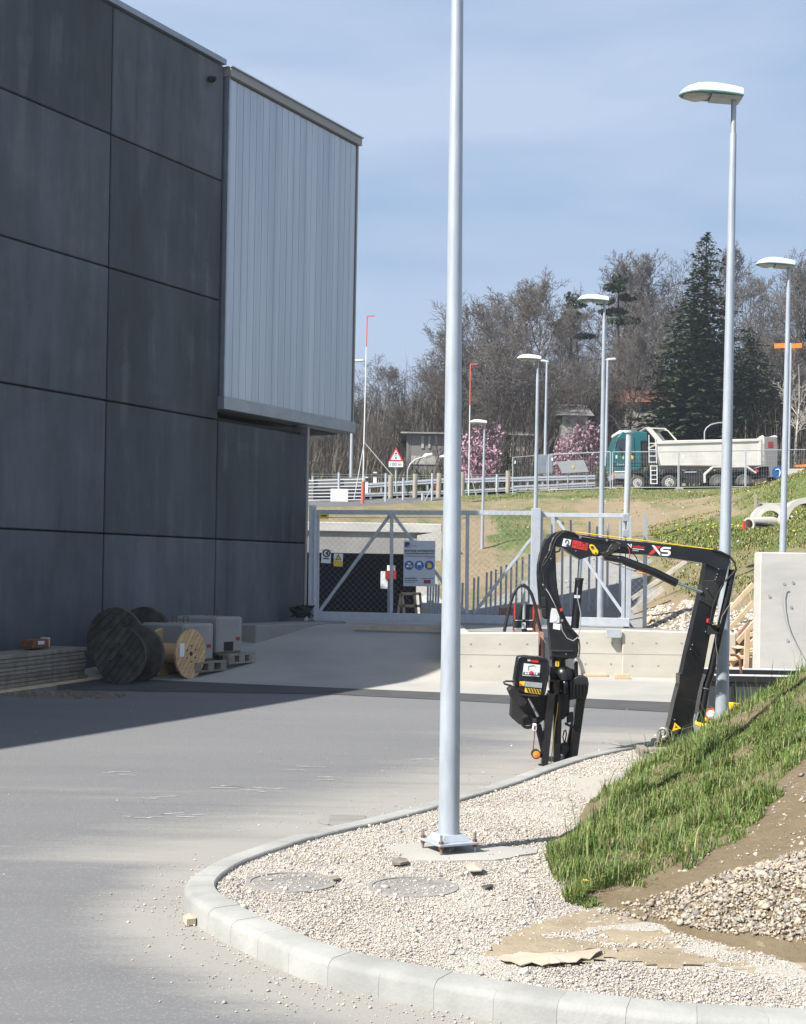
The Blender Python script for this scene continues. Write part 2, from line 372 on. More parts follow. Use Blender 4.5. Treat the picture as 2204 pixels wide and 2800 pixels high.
while i < N - 6:
    st = 4 if kpath[i].y < 9.5 else 8
    b = MB(); n = len(prof); j = min(i + st, N - 1); jz = random.uniform(-.0018, .0018)
    for k in range(i, j + 1):
        p = kpath[k]; nn = knorm(k); d = Vector((-nn.y, nn.x, 0)); sh = d * (.0006 if k == i else (-.0006 if k == j else 0)); z0 = float(gz(p.y))
        for (a, z) in prof: q = p + nn * a + sh; b.v.append((q.x, q.y, z + z0 + jz))
    m_ = j - i
    for k in range(m_):
        for a in range(n - 1): b.f.append((k * n + a, k * n + a + 1, (k + 1) * n + a + 1, (k + 1) * n + a)); b.m.append(0)
    b.f += [tuple(range(n)), tuple(m_ * n + a for a in range(n))[::-1]]; b.m += [0, 0]
    b.build('kerb_stone', 'kerb', kerb, smooth=True)
    i = j
# red survey mark on the kerb face
q = G(1317, 2712, .06); MB().bx(q.x - .004, q.x + .004, q.y - .016, q.y - .008, .045, .095).build('paint_mark', 'red', kerb)

isl = [(p + knorm(i) * .13) for i, p in enumerate(kpath)]
isl_poly = [(q.x, q.y) for q in isl] + [(9, 15), (9, 4)]

# ---- asphalt yard: one sheet, rising gently towards the gate
am = bpy.data.materials.new('asphalt'); am.use_nodes = True; MATS['asphalt'] = am
n, l = am.node_tree.nodes, am.node_tree.links; b_ = n['Principled BSDF']; b_.inputs['Roughness'].default_value = .88
at = n.new('ShaderNodeAttribute'); at.attribute_name = 'Col'; sep = n.new('ShaderNodeSeparateColor'); l.new(at.outputs['Color'], sep.inputs[0])
t = n.new('ShaderNodeTexCoord')
def noise(sc, det=6, ro=.6, vec=None, dist=0):
    q = n.new('ShaderNodeTexNoise'); q.inputs['Scale'].default_value = sc; q.inputs['Detail'].default_value = det; q.inputs['Roughness'].default_value = ro; q.inputs['Distortion'].default_value = dist
    l.new(vec or t.outputs['Object'], q.inputs['Vector']); return q.outputs['Fac']
def math_(op, a, b, cl=False):
    q = n.new('ShaderNodeMath'); q.operation = op; q.use_clamp = cl
    for i, x in enumerate((a, b)):
        if isinstance(x, (int, float)): q.inputs[i].default_value = x
        else: l.new(x, q.inputs[i])
    return q.outputs[0]
def mix_(f, a, b):
    q = n.new('ShaderNodeMix'); q.data_type = 'RGBA'
    for nm, x in (('Factor', f), ('A', a), ('B', b)):
        if isinstance(x, tuple): q.inputs[nm].default_value = x
        elif isinstance(x, (int, float)): q.inputs[nm].default_value = x
        else: l.new(x, q.inputs[nm])
    return q.outputs['Result']
mpx = n.new('ShaderNodeMapping'); mpx.inputs['Scale'].default_value = (.35, 1.6, 1); mpx.inputs['Rotation'].default_value = (0, 0, R(-12)); l.new(t.outputs['Object'], mpx.inputs['Vector'])
base = mix_(noise(.7, 8, .65, mpx.outputs[0]), (.122, .125, .132, 1), (.205, .208, .214, 1))
base = mix_(math_('MULTIPLY', noise(110, 3, .7), .55), base, (.10, .10, .102, 1))
agg = n.new('ShaderNodeTexVoronoi'); agg.inputs['Scale'].default_value = 130; l.new(t.outputs['Object'], agg.inputs['Vector'])
agc = n.new('ShaderNodeSeparateColor'); l.new(agg.outputs['Color'], agc.inputs[0])
base = mix_(math_('MULTIPLY', math_('GREATER_THAN', agc.outputs[0], .88), .24), base, (.36, .35, .33, 1))
dn = math_('ADD', math_('MULTIPLY', noise(2.2, 9, .75, mpx.outputs[0]), .85), math_('MULTIPLY', noise(38, 5, .8), .45))
fac = math_('MULTIPLY', math_('SUBTRACT', math_('ADD', math_('MULTIPLY', sep.outputs[0], 1.35), dn), .92), 2.2, True)
base = mix_(math_('MULTIPLY', fac, .75), base, (.32, .305, .275, 1))
# oil spots and darker tyre tracks
base = mix_(math_('MULTIPLY', math_('MULTIPLY', math_('SUBTRACT', noise(1.7, 3, .5), .70), 9, True), .55), base, (.075, .075, .078, 1))
trk_ = n.new('ShaderNodeMapping'); trk_.inputs['Scale'].default_value = (.10, 2.6, 1); trk_.inputs['Rotation'].default_value = (0, 0, R(-24)); l.new(t.outputs['Object'], trk_.inputs['Vector'])
base = mix_(math_('MULTIPLY', math_('MULTIPLY', math_('SUBTRACT', noise(1.0, 4, .6, trk_.outputs[0]), .56), 6, True), .30), base, (.105, .105, .108, 1))
# scuffed chalky streaks
st_ = n.new('ShaderNodeMapping'); st_.inputs['Scale'].default_value = (.55, 6, 1); st_.inputs['Rotation'].default_value = (0, 0, R(3)); l.new(t.outputs['Object'], st_.inputs['Vector'])
sf = math_('MULTIPLY', math_('SUBTRACT', noise(1.1, 4, .55, st_.outputs[0]), .69), 9, True)
base = mix_(math_('MULTIPLY', sf, .75), base, (.47, .46, .43, 1))
l.new(base, b_.inputs['Base Color'])
bn = n.new('ShaderNodeBump'); bn.inputs['Strength'].default_value = .35; bn.inputs['Distance'].default_value = .006; l.new(noise(160, 4, .7), bn.inputs['Height']); l.new(bn.outputs[0], b_.inputs['Normal'])
xs = np.r_[np.arange(-90, -12, 6), np.arange(-12, 8, .2), np.arange(8, 100, 6)]; ys = np.r_[np.arange(-90, 3, 3), np.arange(3, 20, .2), np.arange(20, 34.1, 1)]
V, Fc = grid(xs, ys, lambda X, Y: gz(Y))
kp = np.array([(q.x, q.y) for q in kpath[::3]])
dist = np.full(len(V), 1e9)
near = (V[:, 1] < 24) & (V[:, 1] > 0) & (abs(V[:, 0]) < 12)
dist[near] = np.sqrt(((V[near, None, :2] - kp[None]) ** 2).sum(2)).min(1)
dust = np.clip(1 - dist / .9, 0, 1) ** 1.5 * .85
far = (V[:, 1] > 8); dust = np.where(far & (dist < 50), np.maximum(dust, np.clip(1 - dist / 2.2, 0, 1) ** 1.1 * .72), dust)
# tyre-carried dirt in front of the crane and across the yard
dust = np.maximum(dust, .55 * np.exp(-((V[:, 0] - 2.2) / 1.8) ** 2 - ((V[:, 1] - 14.2) / .9) ** 2))
dust = np.maximum(dust, .22 * np.exp(-((V[:, 1] - 10.2 + .12 * V[:, 0]) / .8) ** 2))
tag(raw('asphalt_yard', V, Fc, 'asphalt', col=np.repeat(dust[:, None], 3, 1)), kind='structure')

# ---- gravel island
xs = np.arange(-1.6, 8.5, .09); ys = np.arange(4.3, 15, .09)
V, Fc = grid(xs, ys, lambda X, Y: .088 + gz(Y) + .012 * (vnoise(X * 3, Y * 3, 3) - .5))
ctr = V[Fc].mean(1); Fk = Fc[inpoly(ctr[:, 0], ctr[:, 1], isl_poly)]
M('gravel_bed', (.40, .37, .32), (.52, .49, .44), 70, .9, bump=.8, bscale=120)
tag(raw('gravel_island', V, Fk, 'gravel_bed'), kind='structure')

# ---- near mound
def md(x, y, Y): q = pd(x, y, Y); return (q.x, q.y, q.z)
mp_ = []
for x, y in [(1146, 1828), (1165, 1868), (1205, 1915), (1300, 1915), (1400, 1962), (1550, 2012), (1708, 2048), (1850, 2080), (2100, 2110)]:
    q = Gd(x, y, .085); mp_.append((q.x, q.y, .085))
mp_ += [md(1215, 1785, 7.75), md(1290, 1722, 8.5), md(1380, 1634, 9.5), md(1480, 1578, 10.6), md(1560, 1514, 10.7), md(1640, 1468, 10.3), md(1708, 1428, 9.8), md(1800, 1385, 9.8), md(2000, 1330, 9.8)]
mp_ += [md(1420, 1760, 7.9), md(1600, 1610, 8.6), md(1700, 1600, 7.9), md(1650, 1760, 6.9), md(1550, 1860, 6.5), md(1800, 1650, 7.2), md(1350, 1850, 7.0), md(1300, 1800, 7.45), md(1708, 1900, 6.15)]
mp_ += [(1.15, 8.9, .09), (1.6, 10.4, .09), (2.15, 11.9, .09), (2.9, 12.4, .10), (4.0, 12.6, .25), (6, 13, .3), (8, 11, 1.3), (8, 8, 1.1), (.85, 8.0, .085), (5.5, 5.2, .09), (8, 4.6, .2)]
mev = rbf(mp_)
def mz(X, Y): return mev(X, Y) + .06 * (vnoise(X * 2.2, Y * 2.2, 11) - .5) + .035 * (vnoise(X * 7, Y * 7, 5) - .5) + .03 * (vnoise(X * 19, Y * 19, 15, 2) - .5)
xs = np.arange(.7, 8.3, .05); ys = np.arange(4.6, 13.3, .05)
V, Fc = grid(xs, ys, mz)
keep = (V[Fc][:, :, 2].max(1) > .085) & (V[Fc][:, :, 0].min(1) > .8)
sm = bpy.data.materials.new('mound_soil'); sm.use_nodes = True; MATS['mound_soil'] = sm
M('soil', (.17, .13, .08), (.30, .245, .17), 4, .95, bump=1.0, bscale=14, lo=.3, hi=.7); bpy.data.materials.remove(sm)
MOUND = (V, Fc[keep])
def topx(X, Y, Z):
    a = X / Y * F; b = (Z - EYE) / Y * F
    return (CX + a * _c + b * _s) / K, (CY - (-a * _s + b * _c)) / K

# ---- loose stones and gravel, as geometry
OCT = np.array([(1, 0, 0), (0, 1, 0), (-1, 0, 0), (0, -1, 0), (0, 0, 1), (0, 0, -1)], float)
OCF = np.array([(0, 1, 4), (1, 2, 4), (2, 3, 4), (3, 0, 4), (1, 0, 5), (2, 1, 5), (3, 2, 5), (0, 3, 5)])
t_ = (1 + 5 ** .5) / 2
ICO = np.array([(-1, t_, 0), (1, t_, 0), (-1, -t_, 0), (1, -t_, 0), (0, -1, t_), (0, 1, t_), (0, -1, -t_), (0, 1, -t_), (t_, 0, -1), (t_, 0, 1), (-t_, 0, -1), (-t_, 0, 1)]) / 1.9
ICF = np.array([(0, 11, 5), (0, 5, 1), (0, 1, 7), (0, 7, 10), (0, 10, 11), (1, 5, 9), (5, 11, 4), (11, 10, 2), (10, 7, 6), (7, 1, 8), (3, 9, 4), (3, 4, 2), (3, 2, 6), (3, 6, 8), (3, 8, 9), (4, 9, 5), (2, 4, 11), (6, 2, 10), (8, 6, 7), (9, 8, 1)])
PAL = np.array([(.66, .58, .48), (.60, .54, .47), (.72, .65, .55), (.52, .48, .45), (.40, .39, .39), (.62, .52, .44), (.70, .66, .61), (.50, .44, .37), (.36, .35, .35)])
def stones(name, pts, size, shape='o', bright=1.0, parent=None, pal=PAL, flat=.65):
    B, BF = (OCT, OCF) if shape == 'o' else (ICO, ICF); n = len(pts); nv = len(B)
    sc = size[:, None] * RNG.uniform(.65, 1.25, (n, 3)) * np.array([1, 1, flat])
    v = B[None] * (1 + RNG.uniform(-.28, .28, (n, nv, 1))) * sc[:, None]
    a = RNG.uniform(0, 6.28, n); ca, sa = np.cos(a), np.sin(a); ti = RNG.uniform(-.5, .5, n); ct, st = np.cos(ti), np.sin(ti)
    x, y, z = v[..., 0], v[..., 1], v[..., 2]
    y, z = y * ct[:, None] - z * st[:, None], y * st[:, None] + z * ct[:, None]
    v = np.stack([x * ca[:, None] - y * sa[:, None], x * sa[:, None] + y * ca[:, None], z], 2) + pts[:, None]
    f = BF[None] + (np.arange(n) * nv)[:, None, None]
    cl = pal[RNG.integers(0, len(pal), n)] * RNG.uniform(.75, 1.2, (n, 1)) * bright * .84
    return tag(raw(name, v.reshape(-1, 3), f.reshape(-1, 3), 'stone', parent=parent, col=np.repeat(cl, nv, 0)), kind='stuff')
def scat(n, x0, x1, y0, y1, pw=0):
    X = RNG.uniform(x0, x1, n); Y = y0 * (y1 / y0) ** RNG.uniform(0, 1, n) if pw else RNG.uniform(y0, y1, n); return X, Y
# island gravel
X, Y = scat(560000, -1.4, 4.6, 4.7, 14, 1)
px_, py_ = topx(X, Y, .1 + 0 * X)
k = inpoly(X, Y, isl_poly) & (px_ > -50) & (px_ < 1800) & (mev(X, Y) < .13) & ((px_ < 1190) | (py_ > 1840) | (py_ < 1640) | (X < 1.3))
foot = P(1227, 2310, 8.0); k &= ~((abs(X - foot.x) < .26) & (abs(Y - 7.95) < .22) & (RNG.uniform(0, 1, len(X)) > .04))
# two sunken covers and a patch of trodden sand stay nearly clear
covers = [Gd(617, 1866, .1), Gd(876, 1876, .1)]
for q in covers: k &= ~((((X - q.x) / .24) ** 2 + ((Y - q.y) / .22) ** 2 < 1) & (RNG.uniform(0, 1, len(X)) > .74))
sand_poly = [(1040, 2010), (1085, 1972), (1160, 1948), (1260, 1925), (1420, 1905), (1560, 1975), (1708, 2005), (1900, 2040), (1900, 2075), (1600, 2062), (1500, 2040), (1420, 2052), (1300, 2030), (1180, 2046), (1110, 2052), (1020, 2030)]
px2, py2 = topx(X, Y, .1 + 0 * X); ins = inpoly(px2, py2, sand_poly)
sand_mask = ins & (vnoise(X * 4, Y * 7, 21) > .40)
k &= ~(sand_mask & (RNG.uniform(0, 1, len(X)) > .10))
X, Y = X[k], Y[k]
size = np.clip(RNG.lognormal(-5.50, .36, len(X)), .0025, .012) * (1 + .06 * (Y - 5)); print('gravel', len(X))
stones('gravel', np.c_[X, Y, .0895 + gz(Y) + RNG.uniform(-.003, .004, len(X))], size, flat=.55)
X, Y = scat(9000, -1.3, 4, 4.8, 12, 1); k = inpoly(X, Y, isl_poly) & (mev(X, Y) < .12); px2, py2 = topx(X, Y, .1 + 0 * X); k &= (~inpoly(px2, py2, sand_poly)) | (RNG.uniform(0, 1, len(X)) < .15); X, Y = X[k][:500], Y[k][:500]
stones('coarse_gravel', np.c_[X, Y, .097 + gz(Y) + 0 * X], np.clip(RNG.lognormal(-4.6, .3, len(X)), .008, .022), 'i', 1.05)
# sand patch: thin sheet of fine soil between the stones
xs = np.arange(.3, 6, .05); ys = np.arange(5.0, 7.2, .05); V, Fc = grid(xs, ys, lambda X, Y: .0885 + .022 * (vnoise(X * 4, Y * 7, 21) - .42) + .006 * (vnoise(X * 16, Y * 22, 5) - .5)); ctr = V[Fc].mean(1); a, b = topx(ctr[:, 0], ctr[:, 1], ctr[:, 2])
M('sand', (.33, .275, .19), (.24, .195, .13), 5, .95, bump=.35, bscale=45)
tag(raw('sand_patch', V, Fc[inpoly(a, b, sand_poly)], 'sand'), kind='structure')
# stray stones spilled on the asphalt along the kerb
X, Y = scat(160000, -4, 3.5, 4.2, 17, 1)
d = np.full(len(X), 9.)
for i0 in range(0, len(X), 20000): d[i0:i0 + 20000] = np.sqrt(((np.c_[X, Y][i0:i0 + 20000, None] - kp[None]) ** 2).sum(2)).min(1)
pr = np.where(Y < 9, np.exp(-d / .13) * .5, np.exp(-d / .4) * .10) + .0008 + .5 * .30 * np.exp(-(d / .32) ** 2) * (vnoise(X * 3, Y * 3, 8) > .56)
k = (~inpoly(X, Y, [(q.x, q.y) for q in kpath] + [(9, 15), (9, 4)])) & (RNG.uniform(0, 1, len(X)) < pr); X, Y = X[k], Y[k]; print('spill', len(X))
stones('spilled_gravel', np.c_[X, Y, gz(Y) + .004], np.clip(RNG.lognormal(-5.6, .42, len(X)), .002, .016) * (1 + .05 * (Y - 5)))
# pebble heap at the foot of the mound
heap_poly = [(1230, 1948), (1330, 1915), (1440, 1888), (1540, 1852), (1640, 1822), (1708, 1802), (2400, 1690), (2400, 2060), (1708, 2000), (1600, 1985), (1500, 1975), (1400, 1950), (1300, 1955)]
X, Y = scat(230000, .9, 6.0, 4.9, 8); Z = np.maximum(mz(X, Y), .09); a, b = topx(X, Y, Z)
k = inpoly(a, b, heap_poly); dens = np.clip((a - 1230) / 260, .18, 1) * (vnoise(X * 3, Y * 3, 4) > .3 - .2 * (a > 1500)); k &= RNG.uniform(0, 1, len(X)) < np.minimum(dens * .85, 1)
X, Y, Z = X[k], Y[k], Z[k]; print('heap', len(X))
stones('pebble_heap', np.c_[X, Y, Z + RNG.uniform(-.002, .014, len(X))], np.clip(RNG.lognormal(-5.0, .5, len(X)), .003, .030), 'o', .74, pal=PAL * np.array([1.02, .97, .88]), flat=.75)
# small stones in the bare soil
soil_poly = [(1400, 1860), (1600, 1760), (1708, 1600), (1900, 1560), (1900, 1800), (1708, 1790)]
X, Y = scat(26000, .9, 4.6, 5.5, 9.5); Z = mz(X, Y); a, b = topx(X, Y, Z); k = inpoly(a, b, soil_poly) & (RNG.uniform(0, 1, len(X)) < .22); X, Y, Z = X[k], Y[k], Z[k]
stones('soil_crumbs', np.c_[X, Y, Z], np.clip(RNG.lognormal(-5, .5, len(X)), .003, .024), 'o', .8)

# ---- grass on the mound
def blades(name, X, Y, Z, H, W_, pal, lean=.5, parent=None):
    n = len(X); a = RNG.uniform(0, 6.28, n); d = np.c_[np.cos(a), np.sin(a), 0 * a]; s_ = np.c_[-np.sin(a), np.cos(a), 0 * a]
    ln = RNG.uniform(.1, 1, n) * lean; b0 = np.c_[X, Y, Z - .005]
    p1 = b0 + d * (H * ln * .35)[:, None] + np.c_[0 * a, 0 * a, H * .6]
    p2 = b0 + d * (H * ln)[:, None] + np.c_[0 * a, 0 * a, H * (1 - .35 * ln)]
    w_ = s_ * (W_ / 2)[:, None]
    v = np.stack([b0 - w_, b0 + w_, p1 - w_ * .7, p1 + w_ * .7, p2], 1)
    f = np.array([(0, 1, 3), (0, 3, 2), (2, 3, 4)])[None] + (np.arange(n) * 5)[:, None, None]
    cl = pal[RNG.integers(0, len(pal), n)] * RNG.uniform(.75, 1.45, (n, 1))
    return tag(raw(name, v.reshape(-1, 3), f.reshape(-1, 3), 'leaf', parent=parent, col=np.repeat(cl, 5, 0)), kind='stuff')
GP = np.array([(.105, .165, .036), (.125, .190, .042), (.080, .135, .030), (.150, .205, .050), (.175, .210, .060), (.25, .215, .11), (.21, .20, .09), (.070, .140, .045), (.105, .180, .040)])
grass_poly = [(1138, 1815), (1215, 1770), (1290, 1690), (1380, 1600), (1480, 1540), (1560, 1480), (1708, 1390), (2300, 1100), (2300, 1500), (1900, 1540), (1708, 1612), (1650, 1668), (1605, 1735), (1560, 1775), (1470, 1822), (1400, 1850), (1340, 1868), (1290, 1898), (1225, 1915), (1200, 1895), (1185, 1862), (1150, 1845)]
X, Y = scat(1150000, .8, 6.4, 6.2, 12.2); Z = mz(X, Y); a, b = topx(X, Y, Z)
nn = vnoise(X * 2.6, Y * 2.6, 31); n2 = vnoise(X * 6, Y * 6, 37)
k = inpoly(a + 40 * (vnoise(X * 9, Y * 9, 2) - .5), b + 110 * (vnoise(X * 5, Y * 5, 9) - .5), grass_poly) & (a < 2250) & (RNG.uniform(0, 1, len(X)) < np.clip((nn - .20) * 2.8, .12, .95) * np.clip((vnoise(X * 3.4, Y * 3.4, 51) - .24) * 5, .14, 1) * (.4 + 6.5 / Y * .6)) & (Z > .085)
X, Y, Z, nn, n2 = X[k], Y[k], Z[k], nn[k], n2[k]; print('blades', len(X))
H = RNG.uniform(.012, .044, len(X)) * (.5 + 1.0 * nn) + .11 * (n2 > .57) * RNG.uniform(0, 1, len(X)) ** 2; H = np.where(RNG.uniform(0, 1, len(X)) < .025, H * 2.6, H)
tag(blades('mound_grass', X, Y, Z, H, RNG.uniform(.0025, .006, len(X)), GP, 1.1), 'short tufted green grass growing on the near mound', 'grass')
q = pd(1243, 1867, 6.95); b = MB()
for i in range(16):
    an = i * 2.4; d = Vector((math.cos(an), math.sin(an), .25)); b.beam(q, q + d * .02, .009, .002)
tag(b.build('dandelion', 'yellow', origin=q), 'single yellow dandelion flower at the left foot of the grass mound', 'flower')

# ---- concrete apron and ramp up to the gate
RZ = .76
L0, L1 = Gd(150, 1434), Gd(1480, 1491.5)
def fy(X): return L0.y + (L1.y - L0.y) * (X - L0.x) / (L1.x - L0.x)
RXE = .70                                                # right edge of the ramp
gpL, gpR = pd(662, 1310, 26.4), pd(1335, 1325, 25.2)       # gate line
def apron_z(X, Y):
    g0 = gz(Y) + .006; t = np.clip((Y - 19.4) / (23.7 - 19.4), 0, 1) ** 1.3
    return np.where(X <= RXE + .01, g0 * (1 - t) + RZ * t, g0)
xs = np.r_[np.arange(-9, RXE - .1, .3), RXE]; U = np.linspace(0, 1, 40); V = []; Fc = []
def sheet(x0, x1, nx, ye, name, mat):
    xs = np.linspace(x0, x1, nx); X = np.repeat(xs[None], 40, 0); Y = fy(X) + (ye - fy(X)) * np.linspace(0, 1, 40)[:, None]; Z = apron_z(X, Y)
    i = np.arange(39 * nx).reshape(-1, nx)[:, :-1].ravel()
    return tag(raw(name, np.c_[X.ravel(), Y.ravel(), Z.ravel()], np.c_[i, i + 1, i + nx + 1, i + nx], mat, smooth=True), kind='structure')
sheet(-7.5, RXE, 28, 30.0, 'concrete_ramp', 'apron')
sheet(RXE + .02, 5.2, 16, 21.4, 'concrete_apron', 'apron')
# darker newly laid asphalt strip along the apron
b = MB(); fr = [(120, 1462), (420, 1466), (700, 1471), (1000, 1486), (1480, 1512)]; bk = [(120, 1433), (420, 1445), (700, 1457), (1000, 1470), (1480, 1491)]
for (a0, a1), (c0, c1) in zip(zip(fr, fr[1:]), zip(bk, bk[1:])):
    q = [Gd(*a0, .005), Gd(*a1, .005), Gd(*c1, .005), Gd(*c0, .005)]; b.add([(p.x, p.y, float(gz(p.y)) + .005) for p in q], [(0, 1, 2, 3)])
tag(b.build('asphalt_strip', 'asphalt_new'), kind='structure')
# dark patch of soil and bitumen crumbs on the shaded asphalt, and two drains
b = MB(); q = Gd(140, 1473)
for i in range(240):
    a = random.uniform(0, 6.28); r = random.random() ** .5; x, y = q.x + math.cos(a) * r * .75, q.y + math.sin(a) * r * .38; s_ = random.uniform(.006, .03); b.box((x, y, float(gz(y)) + s_ * .3), (s_ * 1.6, s_ * 1.3, s_), random.random() * 3)
tag(b.build('rubble_crumbs', 'soil'), kind='stuff')
M('drain_iron', (.085, .083, .08), (.17, .165, .155), 9, .8)
for x, y in ((735, 1740), (1335, 1576)):
    q = Gd(x, y); b = MB(); b.cyl((q.x, q.y, float(gz(q.y)) + .002), (q.x, q.y, float(gz(q.y)) + .007), .2, n=24)
    for i in range(-4, 5): b.bx(q.x - .12, q.x + .12, q.y + i * .8 * .045 - .008, q.y + i * .045 + .008, q.z + .0072, q.z + .010)
    tag(b.build('drain_cover', 'concrete_grey', origin=q), 'dark round drain cover in the dusty asphalt ' + ('beside the near stretch of the pale kerb' if y > 1700 else 'in front of the crane foot'), 'drain cover')
# sunken covers in the gravel
for i, q in enumerate(covers):
    b = MB(); b.pipe((q.x, q.y, .085), (q.x, q.y, .0965), .225, .205, 32); b.cyl((q.x, q.y, .08), (q.x, q.y, .0915), .203, n=32)
    for k in range(-6, 7):
        hw = math.sqrt(.19 ** 2 - (k * .029) ** 2); b.bx(q.x - hw, q.x + hw, q.y + k * .029 - .005, q.y + k * .029 + .005, .0917, .0945)
    tag(b.build('manhole_cover', 'concrete_grey' if i == 0 else 'concrete_grey', origin=q), ['dull round manhole cover half buried in the gravel, nearer the kerb', 'ribbed grey manhole cover half buried in gravel, nearer the lamp post'][i], 'manhole cover')
# ---- terrain behind the yard: embankments, road bench, wooded hill
ctl = []
def tp(x, y, Y): q = pd(x, y, Y); ctl.append((q.x, q.y, q.z))
for a in [(1380, 1338, 23.5), (1450, 1338, 23), (1560, 1335, 22.5), (1700, 1330, 22), (1380, 1275, 26.5), (1450, 1245, 28), (1560, 1230, 28), (1700, 1205, 27.5),
          (1375, 1180, 33), (1420, 1142, 35), (1500, 1128, 36), (1565, 1124, 36), (1640, 1122, 34), (1708, 1095, 33), (1800, 1060, 33), (2000, 980, 34), (1708, 1010, 45), (1640, 1030, 50), (1800, 960, 50),
          (1300, 1175, 42), (1390, 1140, 44), (1490, 1150, 44), (1200, 1190, 42), (1130, 1180, 44), (1060, 1165, 46), (1000, 1140, 48), (1250, 1110, 51), (1400, 1090, 52), (1100, 1100, 52),
          (1000, 1062, 58), (1060, 1052, 60), (1140, 1047, 60), (1250, 1043, 60), (1400, 1043, 60), (1550, 1041, 60), (1640, 1032, 60), (1800, 1000, 60),
          (1160, 1332, 28), (1250, 1335, 28), (1340, 1335, 27), (1160, 1260, 34), (1250, 1240, 35), (1340, 1230, 35)]: tp(*a)
for X_, Y_, Z_ in [(-20, 66, 4.9), (-8, 66, 4.9), (0, 66, 5.05), (8, 68, 5.6), (16, 70, 6.0), (24, 72, 6.3), (-30, 78, 5.2), (-10, 78, 5.2), (5, 80, 5.9), (20, 82, 6.5), (40, 80, 7.2),
                   (-40, 95, 6.5), (-10, 95, 7), (15, 95, 8.5), (45, 95, 10), (-40, 130, 9), (-5, 130, 12), (25, 130, 16), (60, 130, 18), (-40, 200, 13), (0, 200, 20), (40, 200, 26), (90, 200, 28),
                   (-40, 60, 4.5), (-40, 48, 3.4), (-15, 50, 3.3), (-6, 50, 3.3), (-1, 50, 3.4), (45, 60, 7), (45, 35, 5), (30, 25, 2.5), (15, 20, 1.0), (30, 14, 1.2), (60, 40, 7), (90, 90, 12), (10, 18, .7)]: ctl.append((X_, Y_, Z_))
tev = rbf(ctl)
CUT = (-26, .95, 45.6)             # the sunken approach to the underpass: x0, x1, y1
def tz(X, Y):
    X, Y = np.asarray(X, float), np.asarray(Y, float)
    z = tev(X, Y) + .35 * (vnoise(X * .35, Y * .35, 6) - .5) * np.clip((Y - 24) / 20, 0, 1) + .14 * (vnoise(X * 1.3, Y * 1.3, 16) - .5)
    # level bench for the road
    z = np.where(Y > 110, np.minimum(z, 34), z)
    k = np.clip((Y - 61.8) / 2.4, 0, 1) * np.clip((80 - Y) / 2.5, 0, 1); k = k * k * (3 - 2 * k)
    z = z * (1 - k) + (tev(X, 70.5 + 0 * Y) - .22) * k
    return z
xs = np.r_[np.arange(-130, -30, 5), np.arange(-30, 34, .5), np.arange(34, 170, 5)]; ys = np.r_[np.arange(20.5, 64, .5), np.arange(64, 120, 1.5), np.arange(120, 330, 8)]
V, Fc = grid(xs, ys, tz)
ctr = V[Fc].mean(1)
cut = (ctr[:, 0] < CUT[1] + .1) & (ctr[:, 1] < CUT[2]); plat = (ctr[:, 1] < 22.3) & (ctr[:, 0] < 5.2)
tm = bpy.data.materials.new('embankment'); tm.use_nodes = True; MATS['embankment'] = tm
n, l = tm.node_tree.nodes, tm.node_tree.links; b_ = n['Principled BSDF']; b_.inputs['Roughness'].default_value = .95; b_.inputs['Specular IOR Level'].default_value = .2
t = n.new('ShaderNodeTexCoord'); at = n.new('ShaderNodeAttribute'); at.attribute_name = 'Col'
sep = n.new('ShaderNodeSeparateColor'); l.new(at.outputs['Color'], sep.inputs[0])
gr = mix_(noise(2.2, 6, .7), (.065, .105, .026, 1), (.13, .16, .05, 1)); gr = mix_(math_('MULTIPLY', math_('SUBTRACT', noise(.5, 5, .6), .45), 3, True), gr, (.22, .19, .095, 1))
so_ = mix_(noise(1.8, 9, .75), (.33, .265, .175, 1), (.20, .155, .095, 1)); so_ = mix_(math_('MULTIPLY', math_('SUBTRACT', noise(9, 4, .7), .62), 6, True), so_, (.52, .47, .38, 1))
gv = mix_(noise(30, 4, .8), (.21, .21, .205, 1), (.34, .335, .32, 1))
fg = math_('MULTIPLY', math_('SUBTRACT', math_('ADD', sep.outputs[0], math_('MULTIPLY', noise(1.1, 8, .72), 1.1)), 1.0), 3.5, True)
co_ = mix_(fg, so_, gr); co_ = mix_(math_('MULTIPLY', math_('SUBTRACT', math_('ADD', sep.outputs[1], math_('MULTIPLY', noise(2, 5, .6), .4)), .7), 5, True), co_, gv)
co_ = mix_(math_('MULTIPLY', math_('SUBTRACT', math_('ADD', sep.outputs[2], math_('MULTIPLY', noise(1.2, 5, .6), .3)), .6), 6, True), co_, mix_(noise(.8, 5, .6), (.12, .12, .122, 1), (.17, .168, .165, 1)))
l.new(co_, b_.inputs['Base Color']); bn = n.new('ShaderNodeBump'); bn.inputs['Strength'].default_value = 1.0; bn.inputs['Distance'].default_value = .06; l.new(noise(9, 8, .78), bn.inputs['Height']); l.new(bn.outputs[0], b_.inputs['Normal'])
mV, mF = MOUND; a, b = topx(mV[:, 0], mV[:, 1], mV[:, 2])
mg = np.where(inpoly(a, b + 110 * (vnoise(mV[:, 0] * 5, mV[:, 1] * 5, 9) - .5), grass_poly), .58 + .9 * (vnoise(mV[:, 0] * 3.4, mV[:, 1] * 3.4, 51) - .4), -.6)
tag(raw('grass_mound', mV, mF, 'embankment', col=np.c_[mg, 0 * mg, 0 * mg], smooth=True), kind='structure')
a, b = topx(V[:, 0], np.maximum(V[:, 1], 1), V[:, 2])
gm = np.full(len(V), .55)
def setp(poly, val): gm[inpoly(a, b, poly) & (V[:, 1] < 64)] = val
setp([(960, 1040), (1700, 1000), (1708, 1060), (1450, 1075), (1230, 1055), (980, 1062)], .72)
